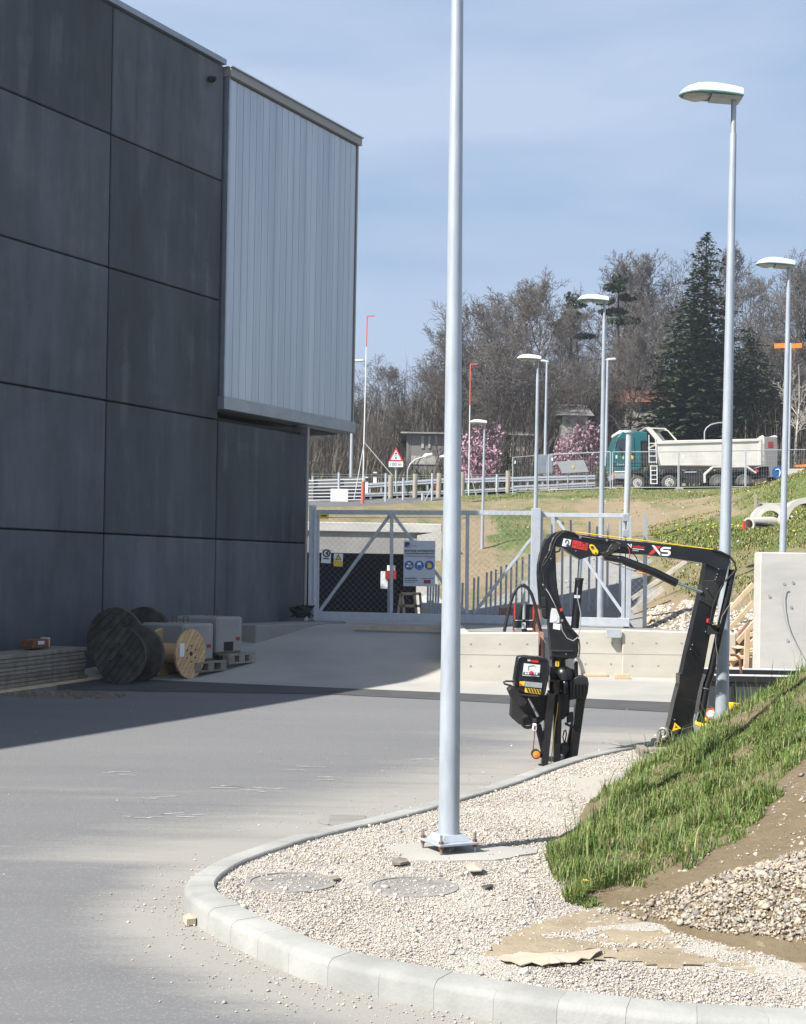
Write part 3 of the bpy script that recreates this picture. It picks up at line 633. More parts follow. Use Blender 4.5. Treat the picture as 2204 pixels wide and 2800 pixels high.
setp([(1230, 1055), (1360, 1060), (1420, 1120), (1330, 1130), (1240, 1110)], .1); setp([(1040, 1085), (1130, 1075), (1150, 1180), (1040, 1150)], .85); setp([(1360, 1060), (1560, 1050), (1560, 1100), (1440, 1100)], .5)
setp([(980, 1100), (1040, 1100), (1050, 1240), (975, 1240)], .25)
setp([(1380, 1120), (1560, 1100), (1720, 1060), (1720, 1150), (1560, 1165), (1420, 1160)], .95); setp([(1380, 1160), (1620, 1150), (1620, 1260), (1500, 1290), (1375, 1230)], .55); setp([(1370, 1250), (1620, 1270), (1620, 1340), (1370, 1340)], .08)
setp([(1600, 1000), (1720, 960), (1720, 1060), (1600, 1062)], .95)
gm[V[:, 1] > 84] = .35
asph = np.where(inpoly(a, b, [(600, 1000), (965, 1000), (965, 1046), (930, 1062), (780, 1072), (600, 1078)]) & (V[:, 1] < 64), 1., 0.)
gv_ = np.where(inpoly(a, b, [(985, 1345), (1372, 1345), (1372, 1190), (1300, 1170), (1190, 1180), (1120, 1230), (985, 1300)]) & (V[:, 1] < 44), .9, 0.)
tag(raw('embankment', V, Fc[~cut & ~plat], 'embankment', col=np.c_[gm, gv_, asph], smooth=True), kind='structure')
# grass tufts, weeds and dandelions on the embankment
X = RNG.uniform(2, 26, 420000); Y = 21 * (62 / 21.) ** RNG.uniform(0, 1, 420000); Z = tz(X, Y); a, b = topx(X, Y, Z)
lush = inpoly(a, b, [(1370, 1115), (1720, 1040), (1720, 1160), (1600, 1165), (1400, 1170)]) | inpoly(a, b, [(1600, 1000), (1720, 950), (1720, 1062), (1600, 1065)])
mid = inpoly(a, b, [(960, 1040), (1700, 1000), (1708, 1070), (1450, 1075), (1230, 1056), (980, 1064)]) | inpoly(a, b, [(1040, 1085), (1130, 1075), (1150, 1180), (1040, 1150)]) | inpoly(a, b, [(1380, 1165), (1620, 1155), (1620, 1260), (1480, 1290)])
pr = np.where(lush, .10 + .75 * (vnoise(X * 1.1, Y * 1.1, 43) > .42), np.where(mid, .45 * (vnoise(X * .8, Y * .8, 41) > .48) + .04, .012)); k = (RNG.uniform(0, 1, len(X)) < pr) & (a > 940) & (a < 1760) & (V[:, 2].min() < 99)
tag(blades('embankment_grass', X[k], Y[k], Z[k], RNG.uniform(.03, .09, k.sum()), RNG.uniform(.014, .032, k.sum()), GP * np.array([1.25, 1.02, 1.0]), 1.4), 'patchy grass and weeds on the embankment', 'grass')
k = (RNG.uniform(0, 1, len(X)) < np.where(lush & (vnoise(X * .6, Y * .6, 47) > .52), .014, 0)) & (a > 1390)
fx = np.c_[X[k], Y[k], Z[k] + .12]; cl = RNG.integers(0, max(1, len(fx) // 6), len(fx)); stones('dandelions', fx, RNG.uniform(.02, .05, len(fx)), 'o', 1, pal=np.array([(.75, .60, .02), (.68, .52, .02), (.3, .4, .05)]), flat=.5)
# scree of pale stones at the toe and loose stones on the bare soil
X = RNG.uniform(3.8, 8, 16000); Y = RNG.uniform(21, 27, 16000); Z = tz(X, Y); a, b = topx(X, Y, Z); k = inpoly(a, b, [(1372, 1290), (1460, 1270), (1620, 1285), (1640, 1345), (1372, 1345)]) & (RNG.uniform(0, 1, len(X)) < .6)
stones('scree', np.c_[X, Y, Z][k], RNG.uniform(.012, .05, k.sum()), 'o', 1.05)
X = RNG.uniform(2, 22, 5000); Y = RNG.uniform(26, 60, 5000); Z = tz(X, Y); k = RNG.uniform(0, 1, 5000) < .3; stones('loose_stones', np.c_[X, Y, Z][k], np.clip(RNG.lognormal(-3.7, .5, k.sum()), .01, .09), 'o', .85)

# ---- upper road with white edge line
b = MB(); yr0, yr1 = 65.0, 76.5
xs = np.arange(-60, 62, 2.)
rz = lambda x, y: float(tev(x, y))
V, Fc = grid(xs, np.linspace(yr0, yr1, 8), lambda X, Y: np.vectorize(lambda x, y: rz(x, 70.5))(X, Y))
ROADZ = lambda x: rz(x, 70.5)
tag(raw('upper_road', V, Fc, 'road'), kind='structure')
for yy in (65.5, 76): 
    V2, F2 = grid(xs, np.array([yy - .1, yy + .1]), lambda X, Y: np.vectorize(lambda x, y: ROADZ(x))(X, Y) + .006); tag(raw('road_edge_line', V2, F2, 'white_paint'), kind='structure')

# ================================================================== THE HALL
TH = R(28.75); DV = Vector((math.sin(TH), math.cos(TH), 0)); NV = Vector((math.cos(TH), -math.sin(TH), 0)); HSC = .93; PW = 2.885 * HSC
W1 = Vector((-4.6107, 21.8, 0)) * HSC; W0 = Vector((-4.6107, 21.8, 0))
def zq(z): return EYE + (z - EYE) * HSC if z > EYE else z
def wp(s_, off, z): q = W1 + DV * s_ + NV * off; return Vector((q.x, q.y, zq(z)))
def wpo(s_, off, z): q = W0 + DV * s_ + NV * off; return Vector((q.x, q.y, z))
hall = thing('concrete_hall', 'dark grey concrete panel hall in shade with a translucent ribbed corner', 'building', wp(0, 0, .2))
ZR = [.05, 2.17, 4.22, 6.27, 8.32, 10.30]
b = MB()
def slab(b, s0, s1, o0, o1, z0, z1, m=0):
    q = [wp(s0, o1, z0), wp(s1, o1, z0), wp(s1, o0, z0), wp(s0, o0, z0)]; b.prism(q, (0, 0, zq(z1) - zq(z0)), m); return b
def slabo(b, s0, s1, o0, o1, z0, z1, m=0):
    b.prism([wpo(s0, o1, z0), wpo(s1, o1, z0), wpo(s1, o0, z0), wpo(s0, o0, z0)], (0, 0, z1 - z0), m); return b
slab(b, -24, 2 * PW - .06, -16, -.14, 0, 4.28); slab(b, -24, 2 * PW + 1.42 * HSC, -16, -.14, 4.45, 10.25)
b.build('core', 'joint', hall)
for k in range(-4, 2):
    for r in range(5):
        if k == 1 and r > 1: continue
        z0, z1 = ZR[r], ZR[r + 1]
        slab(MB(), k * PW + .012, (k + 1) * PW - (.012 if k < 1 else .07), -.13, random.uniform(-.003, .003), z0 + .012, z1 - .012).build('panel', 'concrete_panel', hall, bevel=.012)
slab(MB(), 2 * PW - .068, 2 * PW - .005, -.3, .02, .1, 4.38).build('corner_trim', 'trim_light', hall)
slab(MB(), -24, PW - .01, -.6, .05, 10.31, 10.40).build('roof_trim', 'trim', hall)
# ribbed translucent cladding on the cantilevered corner
E1 = 2 * PW + 1.50 * HSC; cl_ = slab(MB(), PW + .02, E1 - .05, -.1, .02, 4.45, 10.1).build('cladding_box', 'trim', hall)
NP = 21; sw = (E1 - PW - .13) / NP
for i in range(NP):
    s0 = PW + .07 + i * sw; bb = MB(); dip = random.uniform(-.003, .004)
    pr_ = [(0, .0), (.012, .047), (.03, .0505), (.06, .050), (.28, .0505 + dip), (.5, .050 + dip * .3), (.72, .0505 + dip), (.94, .050), (.97, .0505), (.988, .047), (1, .0)]
    q = [wp(s0 + .0015 + (sw - .003) * a, .02 + o, 4.62) for a, o in pr_]; bb.prism(q, (0, 0, 5.47 * HSC)).build('cladding_panel', 'poly', cl_)
slab(MB(), PW - .02, E1, -.25, .13, 4.40, 4.62).build('bottom_rail', 'trim', cl_, bevel=.008)
slab(MB(), PW + .02, PW + .05, -.1, .085, 4.62, 10.12).build('side_rail', 'trim', cl_); slab(MB(), E1 - .04, E1, -.15, .09, 4.62, 10.12).build('side_rail', 'trim_light', cl_)
slab(MB(), PW, E1 + .05, -.5, .13, 10.12, 10.26).build('top_rail', 'trim_light', cl_); slab(MB(), PW - .01, E1 + .06, -.7, .16, 10.262, 10.285).build('top_flashing', 'trim', cl_)
slab(MB(), PW, E1, -16, -.26, 4.385, 4.44).build('soffit', 'black_matt', cl_)
q = pd(448, 168, 23.9 * HSC); b = MB(); b.box(q, (.09, .10, .07), TH); b.box(q + NV * .05 + Vector((0, 0, .0)), (.05, .08, .05), TH)
tag(b.build('wall_box', 'dark', origin=q), 'small black box fixed high on the concrete wall', 'wall box')

# ---- retaining walls, platform and ramp side
def wall_px(name, x0, x1, yt0, yt1, Y, th, zb, mat, lab, jt=0):
    a0, a1 = pd(x0, yt0, Y), pd(x1, yt1, Y)
    b = MB(); b.prism([(a0.x, Y, zb), (a1.x, Y, zb), (a1.x, Y, a1.z), (a0.x, Y, a0.z)], (0, th, 0))
    o = b.build(name, mat, origin=Vector((a0.x, Y, zb)), bevel=.012)
    return tag(o, lab, 'wall'), a0, a1
w_, a0, a1 = wall_px('concrete_wall', 958, 1143, 1341, 1341, 19.7, .28, .05, 'concrete', 'pale low concrete wall behind the control box, nearest the lamp post'); WTOP = a0.z
wall_px('concrete_wall', 1150, 1319, 1337, 1338, 20.75, .3, .05, 'concrete', 'pale concrete wall seen under the crane boom, left of the wall joint')
wall_px('concrete_wall', 1319.6, 1560, 1335, 1343, 20.68, .35, .05, 'concrete', 'pale concrete wall left of the tilted crane arm, right of the joint')
wall_px('concrete_wall', 1612, 2000, 1170, 1176, 19.0, .35, .0, 'concrete_white', 'tall whitish board-marked concrete wall at the right edge')
b = MB(); b.bx(RXE + .02, 1.86, 20.0, 21.04, .3, .79); b.bx(RXE + .02, 5.3, 21.06, 27.5, .2, .80); tag(b.build('platform', 'concrete_grey'), kind='structure')
b = MB(); b.bx(RXE - .02, RXE + .26, 19.99, 25.2, .0, WTOP - .01); tag(b.build('ramp_wall', 'concrete', origin=(RXE, 20, 0)), 'low concrete ramp side wall behind the near lamp post', 'wall')
b = MB(); b.bx(-9, .9, 25.4, 30, .5, RZ - .005); q = [(-9, 30, RZ - .005), (.9, 30, RZ - .005), (.9, 46, -1.6), (-9, 46, -1.6)]; b.add(q, [(0, 1, 2, 3)]); b.bx(-9, .9, 46, 70, -1.8, -1.6); tag(b.build('underpass_road', 'road'), kind='structure')
# upstand along the hall at the left of the ramp
q0, q1, q2 = wp(PW * .95, .28, 0), wp(2 * PW - .1, .28, 0), wp(2 * PW - .1, -.1, 0)
b = MB(); b.prism([(q0.x, q0.y, .05), (q1.x, q1.y, .05), (q1.x, q1.y, RZ + .03), (q0.x, q0.y, RZ + .03)], NV * .62)
tag(b.build('ramp_upstand', 'concrete_grey', origin=Vector((q0.x, q0.y, .1)), bevel=.015), 'grey concrete upstand between the hall and the shaded ramp', 'wall')

# ---- underpass portal
TY = 45.0
por = thing('underpass_portal', 'concrete underpass portal with a black opening behind the gate', 'underpass', pd(800, 1300, TY))
zt, zl = pd(800, 1108, TY).z, pd(800, 1173, TY).z; zc = pd(800, 1128, TY).z
xl, xr = pd(560, 1200, TY).x, pd(884, 1200, TY).x; xw = pd(928, 1200, TY).x
b = MB(); b.bx(xl, xw, TY + .002, TY + .6, zl, zc); b.build('headwall', 'concrete_grey', por)
b = MB(); b.bx(xl, xw + .1, TY - .1, TY + .7, zc + .002, zt); b.build('coping', 'concrete_white', por, bevel=.02)
b = MB(); b.prism([pd(884, 1135, TY - .2), pd(935, 1126, TY - .2), pd(935, 1330, TY - .2), pd(880, 1330, TY - .2)], (0, -.4, 0)); b.bx(xr, xr + .6, 33, TY - .62, -2, .95); b.build('wing_wall', 'concrete_white', por)
b = MB(); b.bx(xl - .3, xr + .2, TY + 24, TY + 24.3, -2, zl + .5); b.bx(xr, xr + .3, TY + .6, TY + 24, -2, zl + .5); b.bx(xl - .3, xl, TY + .6, TY + 24, -2, zl + .5); b.bx(xl - .3, xr + .3, TY + .6, TY + 24, zl + .004, zl + .3); b.build('tunnel_lining', 'black_matt', por)
# ================================================================== LAMP POSTS
HS = [(-.504, .054, .057, .015), (-.47, .054, .095, .075), (-.42, .0545, .128, .115), (-.34, .055, .152, .138), (-.24, .052, .160, .142), (-.12, .046, .150, .135), (0, .037, .131, .118), (.068, .031, .118, .10)]
def lamp_post(label, base, zhead, r0, r1, lean=0, name='lamp_post', group='white headed lamp posts', hs=1.0, plate=False, yaw=0):
    base = Vector(base); t = thing(name, label, 'lamp post', base, group)
    top = Vector((base.x + lean, base.y, zhead)); n = 6
    pts = [base.lerp(top - Vector((0, 0, .30 * hs)), i / n) for i in range(n + 1)]
    b = MB(); b.tube(pts, [r0 + (r1 - r0) * i / n for i in range(n + 1)], 20); o = b.build('pole', 'galv_pole', t, smooth=True)
    b = MB(); b.cyl(top - Vector((0, 0, .31 * hs)), top + Vector((0, 0, .01)), r1 * .8, n=14); b.build('spigot', 'galv_dull', t, smooth=True)
    def L(x, y, z): return top + Vector((x, y, z)) * hs
    b = MB(); k = 11
    for (x, zb, zt_, w_) in HS:
        for j in range(k):
            a = math.pi * j / (k - 1); b.v.append(tuple(L(x, -math.cos(a) * w_, zb + math.sin(a) ** .8 * (zt_ - zb))))
    for i in range(len(HS) - 1):
        for j in range(k): b.f.append((i * k + j, i * k + (j + 1) % k, (i + 1) * k + (j + 1) % k, (i + 1) * k + j)); b.m.append(0)
    b.f += [tuple(range(k)), tuple((len(HS) - 1) * k + j for j in range(k))[::-1]]; b.m += [0, 0]
    hd = b.build('housing', 'lamp_white', t, smooth=True)
    b = MB()
    for s_ in (0, -.013):
        for (x, zb, zt_, w_) in HS: b.v.append(tuple(L(x, -w_ * 1.005, zb + s_))); b.v.append(tuple(L(x, w_ * 1.005, zb + s_)))
    m_ = len(HS)
    for i in range(m_ - 1):
        a = 2 * i; q = a + 2 * m_; b.f += [(a, a + 1, a + 3, a + 2), (q, q + 2, q + 3, q + 1), (a, a + 2, q + 2, q), (a + 1, q + 1, q + 3, a + 3)]; b.m += [0] * 4
    b.f += [(0, 2 * m_, 2 * m_ + 1, 1), (2 * m_ - 2, 2 * m_ - 1, 4 * m_ - 1, 4 * m_ - 2)]; b.m += [0, 0]
    b.build('rim', 'lamp_green', hd)
    b = MB(); b.prism([L(.066, -.08, .02), L(-.22, -.10, .034), L(-.22, -.07, .008), L(.06, -.05, -.002)], Vector((0, .16, 0)) * hs); b.build('gear_tray', 'galv_dull', t)
    b = MB(); b.v = []; 
    for i in range(7):
        u = i / 6; x = -.47 + .25 * u; w_ = .10 * math.sin(math.pi * (.15 + .7 * u)); d = .045 * math.sin(math.pi * (.08 + .84 * u))
        for j in range(7):
            a = math.pi * j / 6; b.v.append(tuple(L(x, -math.cos(a) * w_, .040 - math.sin(a) * d)))
    for i in range(6):
        for j in range(6): b.f.append((i * 7 + j, i * 7 + j + 1, (i + 1) * 7 + j + 1, (i + 1) * 7 + j)); b.m.append(0)
    b.build('lens', 'lamp_glass', t, smooth=True)
    return t
fb = P(1227, 2308, 7.95); fb.z = .135
lp = lamp_post('near lamp post bolted to a concrete footing in the gravel, headless in view', fb, 6.15, .0605, .029, lean=-.045)
b = MB(); rot = Matrix.Rotation(R(27), 3, 'Z'); q = Vector((fb.x, fb.y, .150)); b.box(q, (.255, .255, .014), rot); b.build('base_plate', 'galv_pole', lp, bevel=.003)
b = MB(); vs = []
for s_, z in ((.092, .158), (.066, .192)):
    for k_ in range(4): a = R(27 + 45 + 90 * k_); vs.append((q.x + math.cos(a) * s_ * 1.41, q.y + math.sin(a) * s_ * 1.41, z))
b.add(vs, [(0, 1, 5, 4), (1, 2, 6, 5), (2, 3, 7, 6), (3, 0, 4, 7), (4, 5, 6, 7)]); b.build('collar', 'galv_pole', lp)
for sx in (-1, 1):
    for sy in (-1, 1):
        c_ = q + rot @ Vector((sx * .107, sy * .107, 0)); bo = MB().cyl((c_.x, c_.y, .10), (c_.x, c_.y, .205), .0075, n=8).build('anchor_bolt', 'steel', lp)
        MB().cyl((c_.x, c_.y, .158), (c_.x, c_.y, .170), .0155, n=6).cyl((c_.x, c_.y, .127), (c_.x, c_.y, .142), .0155, n=6).build('nut', 'rust', bo)
b = MB(); pts = []
for k_ in range(18):
    a = 2 * math.pi * k_ / 18; r_ = 1 + .13 * math.sin(3 * a + 1) + .1 * math.sin(5 * a); pts.append((fb.x + .05 + math.cos(a) * .40 * r_, fb.y - .03 + math.sin(a) * .26 * r_, .06))
b.prism(pts, (0, 0, .038)); tag(b.build('lamp_footing', 'apron', origin=fb), 'flat rough concrete footing under the near lamp post', 'footing')
# the row of posts behind
for lab, x, yb, Y, yh, xh, r0, r1 in [
    ('lamp post rising behind the tilted crane arm, second nearest', 1529, 1545, 13.0, 214, 1555, .062, .030),
    ('lamp post standing above the tall white concrete wall at right', 1655, 1330, 21.4, 568, 1672, .058, .032),
    ('lamp post behind the gate, between the truck cab and the pink tree', 1271, 1338, 26.4, 642, 1281, .060, .032),
    ('lamp post behind the tall gate post, right of the near lamp post', 1131, 1320, 33.5, 765, 1140, .060, .034),
    ('short looking lamp post in front of the left pink tree', 1019, 1275, 46.5, 899, 1027, .062, .036),
    ('farthest white headed lamp, peeping out left of the near lamp post', 951, 1200, 57, 972, 957, .062, .036)]:
    bs = pd(x, yb, Y); tp_ = pd(xh, yh, Y); vt = tp_.x - bs.x
    lamp_post(lab, bs, tp_.z, r0, r1, lean=vt)
def thin_lamp(lab, x, yb, yh, Y, wd, side, name='street_lamp', hl=.9):
    bs, tp_ = pd(x, yb, Y), pd(x + (yb - yh) * .018, yh, Y); bs.z -= .6; t = thing(name, lab, 'street lamp', bs, 'slim street lamps along the upper road')
    MB().cyl(bs, tp_, wd, wd * .6, n=10).build('pole', 'galv_pole', t, smooth=True)
    b = MB(); b.prism([tp_ + Vector((-.1 * side, 0, 0)), tp_ + Vector((hl * side, 0, .06)), tp_ + Vector((hl * .9 * side, 0, .17)), tp_ + Vector((.1 * side, 0, .15)), tp_ + Vector((-.1 * side, 0, .08))], (0, .3, 0)); b.build('housing', 'lamp_white', t, bevel=.03)
thin_lamp('slim street lamp with a tiny head, right of the gate post lamp', 1155, 985, 768, 82, .10, -1, hl=.35)
thin_lamp('slim street lamp with flat white head, just left of the truck', 1284, 965, 764, 80, .10, 1, hl=.5)
thin_lamp('slim street lamp whose head shows past the hall corner', 744, 1005, 767, 80, .10, 1, hl=.62)
def arc_lamp(lab, pts, Y, head):
    w3 = [pd(x, y, Y) for x, y in pts]; w3[0].z -= .4; t = thing('arched_street_lamp', lab, 'street lamp', w3[0], 'arched street lamps')
    MB().tube(w3, .04, 8).build('arm', 'galv_dull', t, smooth=True)
    if head:
        h0, h1 = pd(*head[0], Y), pd(*head[1], Y); MB().tube([h0, h0.lerp(h1, .3), h1], [.05, .16, .10], 10).build('head', 'lamp_white', t, smooth=True)
arc_lamp('low arched street lamp with white head left of the near lamp post', [(863, 1010), (864, 996), (869, 984), (880, 974), (898, 968)], 79, [(896, 968), (916, 963)])
arc_lamp('arched street lamp rising behind the dump truck bed', [(1493, 930), (1493, 915), (1497, 907), (1506, 900), (1522, 896), (1535, 896)], 83, None)

# ================================================================== LOADER CRANE
ZA, ZB, ZC, ZD = ZM(1440, 1430, .1843), ZM(1700, 1440, .2108), ZM(1740, 1780, .1874), ZM(1360, 1750, .199)
def mp2(z, *pts): return [z(*p) for p in pts]
CYF = 12.40
crane = thing('loader_crane', 'black folding loader crane standing on the kerb with its arm bent down', 'crane', Vector((P(1500, 2080, 12.5).x, 12.5, 0)))
def part(name, pts, Y, d, mat='black_paint', parent=crane, bev=.006): return MB().px(pts, Y, d).build(name, mat, parent, bevel=bev)
def ptube(name, pts, Y, r, mat, parent=crane, n=8): return MB().tube([P(x, y, Y) for x, y in pts], r, n).build(name, mat, parent, smooth=True)
col = part('column', mp2(ZA, (500, 118), (420, 140), (350, 170), (290, 235), (245, 350), (205, 480), (180, 620), (176, 760), (184, 900), (196, 1060), (212, 1280), (252, 1420), (330, 1432), (342, 1600), (352, 1750), (364, 1900), (372, 1990), (590, 2010), (700, 2018), (748, 1990), (772, 1900), (770, 1720), (720, 1620), (650, 1530), (585, 1420), (530, 1290), (492, 1150), (462, 980), (444, 800), (434, 560), (430, 360), (470, 250)), CYF, .20)
for y0, y1 in ((1100, 1250), (1260, 1400)): part('cover_plate', mp2(ZA, (215, y0), (290, y0), (300, y1), (232, y1)), CYF - .02, .02, 'black_matt', col)
part('column_flange', mp2(ZA, (366, 1880), (700, 1890), (702, 1925), (368, 1920)), CYF - .015, .23, 'black_matt', col)
boom = part('main_boom', mp2(ZA, (425, 345), (405, 250), (435, 165), (500, 118), (610, 112), (740, 165)) + mp2(ZB, (0, 175), (500, 222), (1000, 280), (1180, 300), (1260, 330), (1395, 390), (1408, 460), (1360, 560), (1240, 560), (1100, 478), (700, 415), (320, 366), (0, 332)) + mp2(ZA, (1500, 432), (1350, 442), (1150, 470), (1080, 494), (950, 490), (860, 522), (800, 540), (720, 500), (620, 430), (520, 362)), CYF - .02, .17)
arm = part('outer_boom', mp2(ZB, (1098, 470), (1180, 360), (1260, 372), (1392, 440), (1385, 500), (1325, 760), (1285, 830), (1240, 1000), (1150, 1390), (1060, 1890)) + mp2(ZC, (980, 300), (900, 600), (830, 1000), (820, 1190), (600, 1190), (455, 1195), (500, 1030), (560, 740), (628, 480), (632, 340), (668, 336), (740, 0)) + mp2(ZB, (900, 1400), (980, 1050), (1030, 840)), CYF + .01, .17)
part('boom_end_shoe', mp2(ZC, (455, 1200), (830, 1090), (868, 1240), (845, 1352), (600, 1400), (470, 1442), (430, 1436), (275, 1402), (262, 1325), (300, 1302), (480, 1326), (462, 1260)), CYF + .002, .19, 'black_matt', arm)
ptube('outer_ram', mp2(ZB, (1440, 560), (1418, 700), (1352, 1000), (1262, 1400), (1160, 1890)) + mp2(ZC, (1030, 480), (935, 1040)), CYF + .06, .034, 'black_paint', arm, 12)
MB().ring(P(*ZC(1008, 545), CYF + .06), P(*ZC(1030, 480), CYF) - P(*ZC(935, 1040), CYF), .034, .004).build('ring_clip', 'chrome', arm, smooth=True)
ptube('outer_ram_rod', mp2(ZC, (905, 890), (870, 1010)), CYF + .02, .012, 'chrome', arm)
# lift cylinder
ptube('lift_cylinder', mp2(ZA, (782, 820), (715, 1560)), CYF + .05, .036, 'black_paint', crane, 16); ptube('lift_rod', mp2(ZA, (800, 520), (780, 830)), CYF + .05, .0185, 'chrome', crane, 14)
ptube('cylinder_head', mp2(ZA, (784, 815), (782, 850)), CYF + .05, .0385, 'black_matt', crane, 16)
part('cylinder_label', mp2(ZA, (708, 1068), (792, 1072), (790, 1116), (706, 1112)), CYF + .010, .003, 'grey_label', crane, 0)
# fold cylinder under the boom
ptube('fold_cylinder', mp2(ZA, (1150, 505), (1420, 545)) + mp2(ZB, (60, 455), (420, 590), (715, 735)), CYF - .02, [.026, .033, .036, .036, .036], 'black_paint', crane, 16)
ptube('fold_rod', mp2(ZB, (700, 728), (1040, 850)), CYF - .01, .0150, 'chrome', crane, 14)
part('pivot_bracket', mp2(ZA, (1090, 440), (1190, 420), (1260, 300), (1390, 310), (1430, 360), (1340, 420), (1260, 470), (1150, 510)), CYF - .045, .03, 'black_matt', crane); MB().cyl(P(*ZA(1310, 370), CYF - .07), P(*ZA(1310, 370), CYF - .03), .024, n=20).build('pivot_pin', 'black_matt', crane, smooth=True)
b = MB()
for z, pts in ((ZA, [(730, 414), (288, 508), (360, 530), (1250, 338), (1268, 374), (1374, 374), (1206, 414), (1360, 514), (585, 1945)]), (ZB, [(1258, 548), (1238, 615), (1228, 655), (1213, 683), (1105, 803), (917, 1532), (894, 1590), (1088, 1362)]), (ZC, [(558, 1003), (585, 1385), (815, 1188), (918, 1222)])):
    for p in pts: b.cyl(P(*z(*p), CYF - .05), P(*z(*p), CYF + .02), .0050, n=8)
tag(b.build('bolt_heads', 'chrome', crane), kind='stuff')
part('arm_joint_plate', mp2(ZB, (1040, 700), (1290, 690), (1240, 960), (1180, 1060), (1010, 960)), CYF - .005, .02, 'black_matt', arm)
# markings
part('yellow_link', mp2(ZA, (935, 325), (960, 316), (1000, 330), (1068, 420), (1060, 460), (1020, 475), (985, 455), (935, 370)), CYF - .035, .014, 'yellow', crane, .003)
MB().cyl(P(*ZA(972, 358), CYF - .042), P(*ZA(972, 358), CYF - .03), .012, n=14).build('link_pin', 'black_matt', crane); MB().cyl(P(*ZA(1025, 448), CYF - .042), P(*ZA(1025, 448), CYF - .03), .008, n=12).build('link_pin', 'black_matt', crane)
lg = part('logo_plate', mp2(ZA, (548, 228), (664, 250), (640, 358), (524, 340)), CYF - .023, .003, 'sign_white', crane, 0)
b = MB(); an = [(572, 290), (580, 258), (600, 248), (622, 262), (622, 290), (602, 318), (580, 334)]; b.tube([P(*ZA(*p), CYF - .026) for p in an], .0036, 6); b.px(mp2(ZA, (606, 322), (642, 330), (636, 358), (600, 354)), CYF - .0245, .001); b.build('logo_mark', 'sign_ink', lg)
rl = part('red_plate', mp2(ZA, (690, 252), (912, 302), (900, 410), (668, 362)), CYF - .023, .003, 'red', crane, 0)
a0, a1, a2 = P(*ZA(684, 350), CYF - .0235), P(*ZA(892, 394), CYF - .0235), P(*ZA(700, 268), CYF - .0235); text('lettering', 'HIAB', a0, a1 - a0, a2 - a0, 'red_dark', rl)
b = MB(); f_ = CYF - .0215
b.px(mp2(ZB, (345, 358), (402, 360), (512, 256), (450, 250)), f_, .002, 1); b.px(mp2(ZB, (388, 240), (425, 244), (528, 376), (492, 372)), f_ - .002, .002, 0)
S_ = [(640, 268), (545, 262), (505, 280), (500, 312), (520, 328), (600, 332), (602, 348), (590, 356), (500, 352), (492, 376), (600, 382), (632, 362), (636, 326), (612, 306), (540, 302), (536, 294), (548, 286), (634, 292)]
b.px(mp2(ZB, *S_), f_ - .002, .002, 0); b.build('model_marking', ['white_paint', 'red'], crane)
a0, a1, a2 = P(*ZB(144, 270), f_), P(*ZB(298, 284), f_), P(*ZB(146, 236), f_); text('dealer_name', 'walter', a0, a1 - a0, a2 - a0, 'red', crane, bold=True)
b = MB(); b.px(mp2(ZB, (72, 222), (90, 224), (132, 272), (118, 272)), f_, .001); b.px(mp2(ZB, (112, 224), (130, 226), (132, 262), (124, 256)), f_, .001); b.px(mp2(ZB, (140, 282), (292, 294), (291, 302), (139, 290)), f_, .001); b.px(mp2(ZB, (140, 306), (220, 312), (219, 317), (139, 311)), f_, .001); b.build('dealer_mark', 'white_paint', crane)
ptube('red_hose_guard', mp2(ZA, (1500, 350), (1525, 400), (1530, 460), (1522, 530)), CYF - .05, .004, 'red'); ptube('top_rod', mp2(ZA, (735, 138), (1628, 250)) + mp2(ZB, (400, 195), (960, 268), (1180, 296)), CYF - .01, .0045, 'yellow')
# hoses
HB = [('ZA', [(590, 118), (500, 130), (420, 195), (372, 300), (362, 390), (290, 500), (235, 610), (228, 690), (250, 760), (268, 1000)], .009, 'rubber'), ('ZA', [(610, 130), (520, 150), (440, 230), (400, 330), (352, 480), (300, 560), (230, 660)], .008, 'rubber'),
      ('ZA', [(560, 125), (470, 145), (400, 215), (350, 330), (330, 430), (260, 560)], .0045, 'steel'), ('ZA', [(600, 122), (700, 150), (800, 212), (1000, 240), (1190, 252), (1310, 285), (1400, 330)], .0075, 'rubber'), ('ZA', [(640, 118), (780, 185), (850, 208), (1100, 245), (1260, 262), (1390, 305)], .0035, 'steel'),
      ('ZA', [(240, 880), (300, 960), (370, 1080), (440, 1230), (505, 1400), (570, 1540), (690, 1600), (770, 1690)], .0085, 'rubber'), ('ZA', [(235, 905), (330, 1040), (420, 1210), (500, 1390)], .0035, 'grey_label'),
      ('ZA', [(510, 1490), (530, 1600), (600, 1710), (690, 1750), (755, 1700), (795, 1560), (805, 1350), (770, 1180), (750, 1080), (756, 960)], .0042, 'galv_dull'), ('ZA', [(430, 430), (480, 420), (500, 375)], .009, 'rubber'),
      ('ZA', [(1390, 330), (1480, 380), (1540, 480), (1500, 580), (1400, 625), (1290, 600), (1130, 545)], .0035, 'rubber'), ('ZB', [(0, 240), (100, 300), (190, 400), (228, 500), (205, 560), (150, 575)], .0045, 'rubber'),
      ('ZA', [(1100, 530), (1230, 580), (1420, 650), (1628, 725)], .004, 'steel'), ('ZB', [(200, 598), (340, 608), (470, 628), (540, 660)], .0045, 'orange'),
      ('ZB', [(1180, 305), (1290, 330), (1400, 385), (1468, 470), (1482, 560), (1430, 620), (1340, 710)], .009, 'rubber'), ('ZB', [(1510, 510), (1480, 600), (1440, 800), (1400, 1010), (1300, 1165), (1280, 1255)], .0035, 'steel'),
      ('ZB', [(1300, 770), (1230, 900), (1180, 1050), (1150, 1200), (1140, 1260)], .006, 'rubber'), ('ZB', [(1230, 1380), (1215, 1500), (1240, 1650), (1230, 1780)], .0035, 'steel'), ('ZA', [(775, 1720), (790, 1850), (775, 1990)], .006, 'rubber')]
